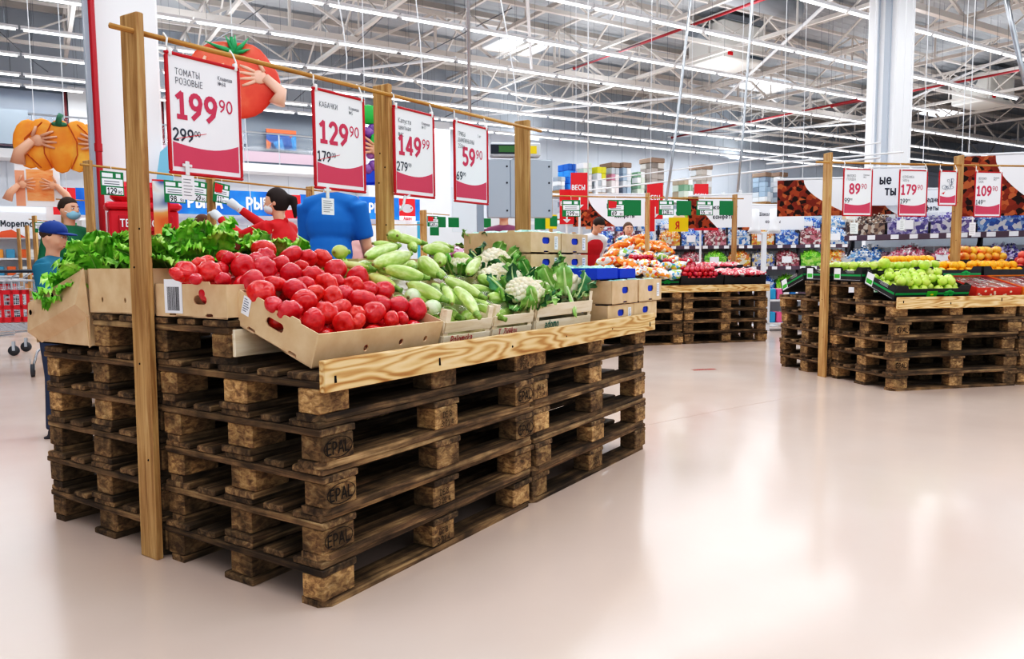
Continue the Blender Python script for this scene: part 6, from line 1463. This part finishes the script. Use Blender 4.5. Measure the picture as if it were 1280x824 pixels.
for i, (a_, b_) in enumerate(((-2.2, -1.7), (.42, 1.0), (3.0, 3.5))):
    s = MB(); vbox(s, a_, b_, 24.05, 24.3, 4.35, 6.3); solo('gallery_pillar', s, mat('e4e7ea', .6), 'pale pillar between the gallery windows, %s of three' % ['leftmost', 'middle', 'rightmost'][i], 'pillar', None, (0, 0, 0), (0, 0, ANG))
T = thing('gallery_railing', 'glass and steel railing along the upper gallery on the left', 'railing', (0, 0, 0), ANG)
s = MB(); s.tube([(-13, 23.65, 5.35), (11.5, 23.65, 5.35)], .03, 6); s.build('handrail', M_steel, T)
s = MB()
for k in range(22): s.tube([(-12+1.15*k, 23.65, 4.35), (-12+1.15*k, 23.65, 5.35)], .022, 6)
s.build('baluster_posts', M_steel, T)
s = MB(); s.box(-13, 11.5, 23.64, 23.66, 4.42, 4.75); s.build('lower_panel', mat('c2a9b8', .4), T); s = MB(); s.box(-13, 11.5, 23.64, 23.655, 4.76, 5.28); s.build('glass_panel', M_acryl, T)
s = MB(); vbox(s, -1.9, -.6, 23.4, 23.6, 4.45, 5.4); solo('steel_duct', s, mat('9aa8b5', .35, .5), 'brushed grey metal panel on the gallery behind the pumpkin picture', 'panel', None, (0, 0, 0), (0, 0, ANG))
uu0, uu1, zz0, zz1 = wall_rect(332, 161, 370, 186, 24.1); T = thing('gallery_poster', 'blue and orange poster on the gallery between the tomato picture and courgette sign', 'poster', (0, 0, 0), ANG)
s = MB(); vbox(s, uu0, uu1, 24.05, 24.1, zz0, zz1); s.build('sheet', mottled('poster_print', [(0, '1c4f9c'), (.35, '2f86d0'), (.55, 'e8e2d0'), (.65, 'e0703a'), (.8, '163a70')], scale=3.2, voro=True), T); s = MB(); vbox(s, uu0, uu1, 24.03, 24.05, zz1-.12, zz1); s.build('orange_strip', mat('e86a3c', .5), T)
s = MB(); vbox(s, 9.3, 12.5, 23.2, 24.4, 0, 6.2); solo('wall_block', s, mat('dfe5ec', .6), 'white boxed-out wall section behind the mushroom sign', 'wall block', None, (0, 0, 0), (0, 0, ANG))
s = MB(); vbox(s, 8.3, 9.1, 23.9, 24.3, 4.35, 5.6); solo('hoarding', s, mat('1d5a55', .5), 'dark green panel at the right end of the gallery', 'panel', None, (0, 0, 0), (0, 0, ANG))

# fish counter
def vpt(px, py, V): q = at_v(px, py, V); return q.dot(UX), q.z
VF = 15.0
def fascia(px0, px1, pyc, hz, m_, lab, words=None, wx=.5, fish=False, shop=False, name='fascia_panel', V=VF):
    a, _ = vpt(px0, pyc, V); b_, z = vpt(px1, pyc, V); T = thing(name, lab, 'counter sign', uv(a, V, z), ANG); w = b_-a
    s = MB(); s.box(0, w, 0, .05, -hz/2, hz/2); s.build('board', m_, T)
    if words:
        for wd, x, sz in words: text(wd, sz, M_paper, T, (x*w, -.01, -sz*.36), 'lettering', .04)
    if fish:
        sh = [(w*(.5+.36*math.cos(t_)), hz*(.05+.2*math.sin(t_))) for t_ in [2*pi*k/20 for k in range(20)]]
        v_, f_ = flat_panel(sh, t=.004); s = MB(); s.add([(x, -.008, y) for x, y, z_ in v_], f_); s.add([(w*.2, -.01, hz*.05), (w*.02, -.01, hz*.2), (w*.02, -.01, -hz*.1)], [(0, 1, 2)]); s.build('fish_symbol', M_paper, T)
        s = MB(); s.lathe([(0, 0), (.02, 0)], 8, 0, Matrix.Translation((w*.74, -.013, hz*.08)) @ UPX); s.build('fish_eye', M_red, T)
    if shop:
        s = MB(); s.box(0, w, -.012, -.002, -hz/2, -hz*.3); s.build('name_strip', M_paper, T); text('Ашан', .11, M_red, T, (w*.25, -.016, -hz*.48), 'lettering', .03)
    return T
M_bl = mottled('blue_wave_print', [(.3, '0d5cc4'), (.6, '1a7fe0'), (.8, '4aa4ee')], scale=2.2, rough=.4, detail=2)
for i, (a_, b_, c, w_, f_, sh) in enumerate(((66, 95, 'r', None, True, False), (95, 133, 'b', None, False, False), (205, 345, 'b', [('РЫБА', .2, .34), ('РЫБА', .72, .34)], False, False), (345, 376, 'r', None, True, False), (376, 428, 'b', [('РЫБА', .2, .3)], False, False), (428, 449, 'r', None, True, False), (449, 499, 'b', [('РЫБА', .24, .3)], False, False), (499, 519, 'r', None, True, True), (519, 525, 'b', None, False, False))):
    m_ = mat('d8222d', .4) if c == 'r' else M_bl
    fascia(a_, b_, 252+(a_-66)*.024, .52, m_, '%s fish counter panel, %s' % ('red' if c == 'r' else 'blue', ['with a white fish, far left above the masked man', 'far left behind the red pipe', 'with white lettering РЫБА behind the green price tags', 'with a white fish, hidden partly by the red jacket', 'behind the blue T-shirt', 'with a white fish, right of the blue T-shirt', 'with РЫБА lettering beside the second post', 'with a white fish over a white name strip', 'narrow, at the right end of the fish counter'][i]), w_, fish=f_, shop=sh, name='fascia_panel')
a, z = vpt(60, 300, VF); b_, _ = vpt(526, 300, VF)
T = thing('fish_counter', 'long white fish counter under the blue fascia', 'counter', uv(a, VF, 0), ANG); w = b_-a
s = MB(); s.bev(0, w, -.4, .5, 0, .95, .02); s.build('base', M_rail, T); s = MB(); s.box(0, w, .46, .5, .95, 2.6); s.build('back_panel', mat('eff2f5', .5), T); s = MB(); s.box(0, w, -.4, -.385, .95, 1.35); s.build('glass_front', M_acryl, T)
s = MB(); s.box(0, w, -.1, .4, 1.55, 1.6); s.build('upper_shelf', mat('b39a86', .5), T)
for k in range(16):
    px = 208+8.5*(k % 15); q = at_v(px+3, 282+(k % 3)*7, VF-.6)
    green_tag(q, ANG, str(89+k*7), '90', 'small white and green tag hanging over the fish counter, place %s' % 'abcdefghijklmnop'[k], w=.13, h=.1)
# everything else white: tags, posters in the counter zone
for px, py, w_, h_, D, col, lab in ((456, 296, .36, .4, 12.5, 'f4f7f4', 'white poster with a small green leaf beside the dark-haired head'), (500, 290, .2, .35, 12.5, 'e8edf2', 'pale notice board under the fish fascia'), (582, 262, .42, .7, 12, 'dce8f2', 'pale blue glass door panel under the mushroom sign'), (636, 262, .7, 1.0, 12.5, 'e6ebf0', 'white partition below the grey cabinets'), (545, 330, 2.2, 1.3, 13.5, 'dfe6ec', 'low white counter block behind the courgettes')):
    q = at(px, py, D); s = MB(); s.bev(-w_/2, w_/2, 0, .04, -h_/2, h_/2, .004); solo('notice_board', s, mat(col, .5), lab, 'board', None, q, (0, 0, rad(-40)))
q = at(455, 293, 12.4); s = MB(); s.ball((0, 0, 0), .05, .006, .035, 8); solo('leaf_emblem', s, mat('27a05c', .5), 'green leaf emblem on the white poster by the counter', 'emblem', None, q, (0, 0, rad(-40)))
s = MB(); q = at(589, 288, 11); s.bev(-.03, .03, -.03, .03, 0, .9, .01); solo('blue_bottle_post', s, mat('4fb0dc', .4), 'slim light-blue upright pack right of the thin far post', 'pack', None, (q.x-.55, q.y+.5, .75), (0, 0, 0))
# purple netting piled behind the courgettes
b2 = MB(); b2.ball((0, 0, 0), .3, .2, .09, 16, 0, None, lambda p: Vector((p.x*(1+.1*math.sin(7*p.y)), p.y, p.z*(1+.2*math.sin(8*p.x))))); solo('onion_net', b2, mottled('purple_net', [(0, '7a2f55'), (.4, 'a3587c'), (.7, 'c98fb0'), (.85, 'efe6ee')], scale=30, voro=True), 'heap of purple-netted onions behind the courgettes', 'net bag', None, at(574, 321, 6.0), (0, 0, 0), True)
# phone booth
q = at(134, 228, 7.3); T = thing('phone_booth', 'red telephone-booth style kiosk behind the tall front post', 'kiosk', (q.x, q.y, 0), rad(-26)); Mr = mat('d8283a', .4); hh = q.z; s = MB()
s.bev(0, .62, 0, .3, 0, hh-.25, .02); s.build('body', Mr, T)
s = MB(); s.bev(-.03, .65, -.03, .33, hh-.25, hh-.18, .02); s.bev(.03, .59, .0, .3, hh-.18, hh+.02, .05); s.build('roof', Mr, T)
s = MB(); s.bev(.08, .56, -.045, -.02, hh-.46, hh-.31, .004); s.build('name_panel', mat('c01f33', .4), T); text('TELEPHONE', .1, M_paper, T, (.09, -.05, hh-.42), 'lettering', .02, .46)
s = MB(); s.box(.14, .5, -.02, .0, .5, hh-.62); s.build('glass', mat('dfe8f0', .2), T)
s = MB()
for k in range(4): s.box(.14+.12*k-.008, .14+.12*k+.008, -.03, -.015, .5, hh-.62)
for k in range(6): s.box(.14, .5, -.03, -.015, .5+(hh-1.12)*k/5-.008, .5+(hh-1.12)*k/5+.008)
s.build('glazing_bars', mat('a81c2e', .4), T)
q = at(190, 224, 6.9); T = thing('advert_board', 'red-edged advert with blue and orange picture right of the tall front post', 'advert', q, rad(-24)); s = MB(); s.box(0, .14, 0, .02, -.53, 0); s.build('frame', M_red, T); s = MB(); s.box(.0, .12, -.004, 0, -.515, -.015); s.build('picture', mottled('advert_print', [(.35, 'f0743a'), (.5, 'f7b06a'), (.6, 'e8eef2'), (.72, '3a5f9c')], scale=3.5, detail=1), T)
s = MB(); q = at(190, 224, 6.92); s.tube([(q.x+.05, q.y, 0), (q.x+.05, q.y, q.z-.6)], .015, 6); solo('advert_pole', s, M_steel, 'thin steel pole under the red-edged advert', 'pole')
# seafood canopy and chilled shelves at the far left
q = at(-30, 270, 15.5); T = thing('seafood_fridge', 'white open fridge with the word Морепродукты over its shelves at the far left', 'fridge', (q.x, q.y, 0), ANG)
s = MB(); s.box(0, 1.9, 0, .05, 0, 2.3); s.build('back_panel', M_paper, T); s = MB(); s.box(0, 1.9, -.55, .05, 1.62, 2.15); s.build('canopy', M_paper, T); text('Морепродукты', .17, mat('22303c', .5), T, (.42, -.56, 1.86), 'lettering', .03)
s = MB(); s.box(0, 1.9, -.6, 0, 0, .45); s.build('plinth', mat('39404a', .5), T)
for z in (.5, .85, 1.2): s = MB(); s.box(0, 1.9, -.5, 0, z, z+.03); s.build('shelf', M_rail, T)
s = MB(); s.add([(.3, -.57, 1.64), (.85, -.57, 1.64), (.6, -.57, 1.8), (.42, -.57, 1.76)], [(0, 1, 2, 3)]); s.build('shrimp_picture', mat('e5623c', .5), T)
for z in (.53, .88, 1.23):
    for k in range(9):
        c = ['e8703a', 'f2f2ee', 'd8402f', 'f0a04a', '4f9cc0'][(k+int(z*10)) % 5]
        s = MB(); s.bev(0, .15, 0, .2, 0, .18, .01); solo('food_pack', s, mat(c, .4), '%s food pack on the %s fridge shelf, %s from the left' % ({'e8703a': 'orange', 'f2f2ee': 'white', 'd8402f': 'red', 'f0a04a': 'amber', '4f9cc0': 'blue'}[c], {.53: 'bottom', .88: 'middle', 1.23: 'top'}[z], ['first', 'second', 'third', 'fourth', 'fifth', 'sixth', 'seventh', 'eighth', 'ninth'][k]), 'pack', None, T.matrix_basis @ Vector((.08+.2*k, -.45, z)), (0, 0, ANG))
q = at(65, 278, 12); s = MB(); s.bev(0, .42, 0, .05, -.42, 0, .01); solo('green_board', s, mat('12834a', .5), 'green board behind the boy in the blue cap', 'board', None, q, (0, 0, ANG))
q = at(98, 272, 8.8); s = MB(); s.bev(0, .32, 0, .5, 0, q.z, .03); solo('white_cabinet', s, mat('eef2f6', .4), 'tall white cabinet between the masked man and the post', 'cabinet', None, (q.x, q.y, 0), (0, 0, ANG))

# hanging printed cut-outs (flat boards hugged by printed hands)
M_skin = mat('e0a88c', .5); M_pump = mottled('pumpkin_print', [(.3, 'ef8426'), (.5, 'f79b34'), (.7, 'fcbb52')], scale=4, rough=.5); M_groove = mat('c25a1a', .6)
def hand_print(s, x, z, ang, sc, flip=1, arm=.17, mi=0):
    ca, sa = math.cos(ang), math.sin(ang)
    def T_(p): return (x+sc*(p[0]*ca*flip-p[1]*sa*flip*1), -.045, z+sc*(p[0]*sa+p[1]*ca))
    def lim(pts, r):
        s.tube([T_(p) for p in pts], [q*sc for q in r], 8, mi)
    lim([(-arm, -.24), (-.14, -.12), (0, 0)], [.075, .06, .045]); s.ball(T_((.05, 0)), .075*sc, .02, .065*sc, 10, mi)
    for dy, l, da in ((.045, .13, .25), (.018, .155, .08), (-.012, .145, -.08), (-.04, .115, -.25)): lim([(.09, dy), (.09+l*.55, dy+da*.12), (.09+l, dy+da*.2)], [.017, .0155, .011])
    lim([(.01, .05), (.04, .11), (.06, .155)], [.02, .018, .013])
def cutout(px, py, D, lab, cat='hanging picture', rz=-30): return thing('cutout_board', lab, cat, at(px, py, D), rad(rz))
T = cutout(76, 182, 8.6, 'orange pumpkin cut-out with hugging hands hanging left of the white column')
s = MB()
for x, rx in ((-.30, .16), (.30, .16), (-.17, .17), (.17, .17)): s.ball((x, .01 if abs(x) > .2 else 0, 0), rx, .03, .27 if abs(x) > .2 else .29, 16)
s.ball((0, -.008, -.01), .15, .034, .3, 16); s.build('pumpkin', M_pump, T, True)
s = MB()
for x, b_ in ((-.13, -.03), (.13, .03), (-.28, -.06), (.29, .06)): s.tube([(x*.6, -.03, .24), (x+b_, -.04, .05), (x+b_, -.038, -.1), (x*.7, -.03, -.26)], .007, 5)
s.build('grooves', M_groove, T); s = MB(); s.tube([(-.01, -.02, .22), (0, -.03, .3), (.02, -.02, .34)], [.04, .026, .03], 8); s.ball((0, -.03, .23), .09, .015, .03, 8); s.build('stalk', mat('3f7a5c', .6), T, True)
s = MB(); hand_print(s, -.27, .03, .1, 1.0); s.build('printed_hand', M_skin, T, True); s = MB(); hand_print(s, .40, .03, .1, .95, -1); s.build('printed_hand', M_skin, T, True)
s = MB(); s.tube([(0.05, 0, .3), (.05, 0, 5.0)], .006, 4); s.tube([(.03, 0, -.3), (.03, 0, -.5)], .006, 4); s.build('string', M_rail, T)
T = cutout(47, 224, 9.6, 'salmon pack cut-out held by printed hands below the pumpkin'); s = MB(); s.box(-.24, .24, 0, .02, -.34, .34); s.build('pack', M_paper, T)
s = MB(); s.box(-.12, .17, -.006, 0, -.27, .12); s.build('salmon_fillet', mottled('salmon_print', [(.3, 'f28a4a'), (.5, 'f7b27a'), (.7, 'f4954f')], scale=5, stretch=(1, 1, 4)), T); s = MB(); s.box(-.24, -.14, -.006, 0, -.34, .1); s.build('side_pattern', mat('f0a888', .5), T)
s = MB(); s.ball((-.16, -.01, .25), .09, .008, .07, 12); s.build('red_logo', mat('d23246', .5), T); text('Семга\nфиле-кусок', .06, mat('3a6fb0', .5), T, (-.04, -.01, .22), 'lettering', .0, .26)
s = MB(); hand_print(s, -.2, -.08, .1, .75, 1, .2); s.build('printed_hand', M_skin, T, True); s = MB(); hand_print(s, .2, -.08, .1, .75, -1, .2); s.build('printed_hand', M_skin, T, True); s = MB(); s.tube([(0, .01, .34), (0, .01, 5)], .005, 4); s.build('string', M_rail, T)
T = cutout(292, 99, 8.2, 'big red tomato cut-out with a printed hand hanging behind the 199 90 sign', rz=-38)
s = MB(); s.ball((0, 0, 0), .46, .05, .42, 28, 0, None, lambda p: Vector((p.x*(1+.05*math.cos(5*math.atan2(p.z, p.x))), p.y, p.z*(1-.1*math.exp(-(p.x/.3)**2)*(p.z > 0))))); s.build('tomato', mottled('tomato_print', [(.3, 'cf3527'), (.5, 'e2523c'), (.7, 'ee7a58')], scale=2.5, rough=.4), T, True)
s = MB()
for a, l in ((2.9, .3), (2.1, .17), (.75, .2), (.15, .16), (1.5, .16)): s.tube([(.02, -.05, .27), (.02+l*.5*math.cos(a), -.062, .27+l*.5*math.sin(a)), (.02+l*math.cos(a), -.05, .27+l*math.sin(a)+.02)], [.03, .022, .004], 6)
s.tube([(.02, -.05, .27), (-.01, -.08, .42)], [.03, .02], 6); s.build('calyx', mat('2e9b62', .5), T, True)
s = MB(); hand_print(s, .32, .03, .0, 1.15, -1, .1); s.build('printed_hand', mat('f0bfa8', .5), T, True); s = MB(); hand_print(s, -.34, .03, .0, 1.15, 1, .1); s.build('printed_hand', mat('f0bfa8', .5), T, True); s = MB(); s.tube([(.1, 0, -.4), (.14, 0, -1.6)], .006, 4); s.tube([(0, 0, .4), (0, 0, 5)], .006, 4); s.build('string', M_rail, T)
T = cutout(457, 183, 8.4, 'purple grape and berry cut-out with a printed hand half hidden behind the second post', rz=-48); R = random.Random(3); s = MB()
for k in range(26): s.ball((R.uniform(-.13, .13), R.uniform(-.02, .01), R.uniform(-.28, .22)), .058, .03, .058, 10, k % 3)
s.build('grapes', [mat('8a5aa0', .3), mat('b07ab8', .3), mat('6d4590', .3)], T, True); s = MB(); s.ball((.04, -.01, .34), .14, .03, .11, 10); s.ball((.1, -.04, .05), .05, .02, .09, 8); s.build('leaf', mat('2fae4a', .5), T, True)
s = MB(); s.bev(-.16, .12, -.02, .02, -.42, -.24, .03); s.build('blue_cup', mat('1f4fd0', .4), T); s = MB(); hand_print(s, .16, -.05, .3, .95, -1, .1); s.build('printed_hand', M_skin, T, True); s = MB(); s.tube([(0, .01, .4), (0, .01, 5)], .005, 4); s.build('string', M_rail, T)
q = at(196, 235, 8.0); s = MB(); s.add([(0, 0, 0), (.1, 0, .1), (.16, 0, -.15), (.05, 0, -.5), (-.05, 0, -.3)], [(0, 1, 2, 3, 4)]); s.add([(0, .004, 0), (-.05, .004, -.3), (.05, .004, -.5), (.16, .004, -.15), (.1, .004, .1)], [(0, 1, 2, 3, 4)]); solo('blue_flag', s, mat('7fc6e6', .5), 'light blue hanging flag between the front post and the tomato sign', 'flag', None, at(200, 190, 8), (0, 0, rad(-30)))
# ================================================================ shopping carts
def cart(P, rz, label):
    T = thing('shopping_cart', label, 'shopping cart', (P[0], P[1], 0), rz); s = MB(); r = .0035
    # basket: rear (x=0) tall, front (x=.8) smaller
    def C(x, y, z): t_ = x/.82; return (x, y*(.27-.06*t_), .40+.12*t_+(z*(.50-.10*t_)))
    for z in (0, .2, .4, .6, .8, 1):
        s.tube([C(0, -1, z), C(.82, -1, z), C(.82, 1, z), C(0, 1, z), C(0, -1, z)], r*(1.8 if z in (0, 1) else 1), 5)
    for i in range(15):
        x = .82*i/14
        for y in (-1, 1): s.tube([C(x, y, 0), C(x, y, 1)], r*.8, 4)
        s.tube([C(x, -1, 0), C(x, 1, 0)], r*.8, 4)
    for j in range(9):
        y = -1+2*j/8; s.tube([C(0, y, 0), C(.82, y, 0)], r*.8, 4)
        for x in (0, .82): s.tube([C(x, y, 0), C(x, y, 1)], r*.8, 4)
    s.build('wire_basket', M_steel, T)
    s = MB()
    for z0, z1 in ((.34, .40), (.52, .56), (.68, .74)): s.box(.15, .6, -.283, -.268, z0+.1, z1+.1)
    for x in (.15, .26, .37, .48, .57): s.box(x, x+.04, -.283, -.268, .44, .84)
    s.build('red_panel', mat('cf1f2e', .4), T)
    s = MB()
    for z0, z1 in ((.60, .65), (.72, .76), (.86, .9)): s.box(.825, .835, -.19, .19, z0-.07, z1-.07)
    for y in (-.19, -.115, -.04, .035, .11, .165): s.box(.825, .835, y, y+.025, .53, .83)
    s.build('red_panel', mat('cf1f2e', .4), T)
    s = MB(); s.tube([(-.12, -.25, 1.0), (-.12, .25, 1.0)], .017, 10); s.build('handle', mat('33414f', .5), T)
    for y in (-.24, .24):
        s = MB(); s.tube([(-.12, y, 1.0), (0, y, .92), (.02, y, .42), (.0, y, .25), (.55, y*.8, .22), (.72, y*.75, .12)], .012, 8); s.build('frame_tube', M_steel, T, True)
    for x, y in ((.02, -.23), (.02, .23), (.74, -.17), (.74, .17)):
        s = MB(); s.tube([(x, y-.014, .06), (x, y+.014, .06)], .06, 16); w_ = s.build('wheel', mat('4a4d52', .6), T, True); s = MB(); s.tube([(x, y-.018, .06), (x, y-.014, .06)], .02, 8); s.box(x-.015, x+.015, y-.02, y-.016, .06, .17); s.box(x-.015, x+.015, y+.016, y+.02, .06, .17); s.build('wheel_fork', M_steel, w_)
    return T
q = at_z(24, 474, 0); cart(q+Vector((.40, .78, 0)), rad(238), 'wire shopping cart with a red side panel at the left edge of the photo')
q = at(22, 345, 9.2); cart(q, rad(140), 'second shopping cart farther back, behind the one with the red panel')
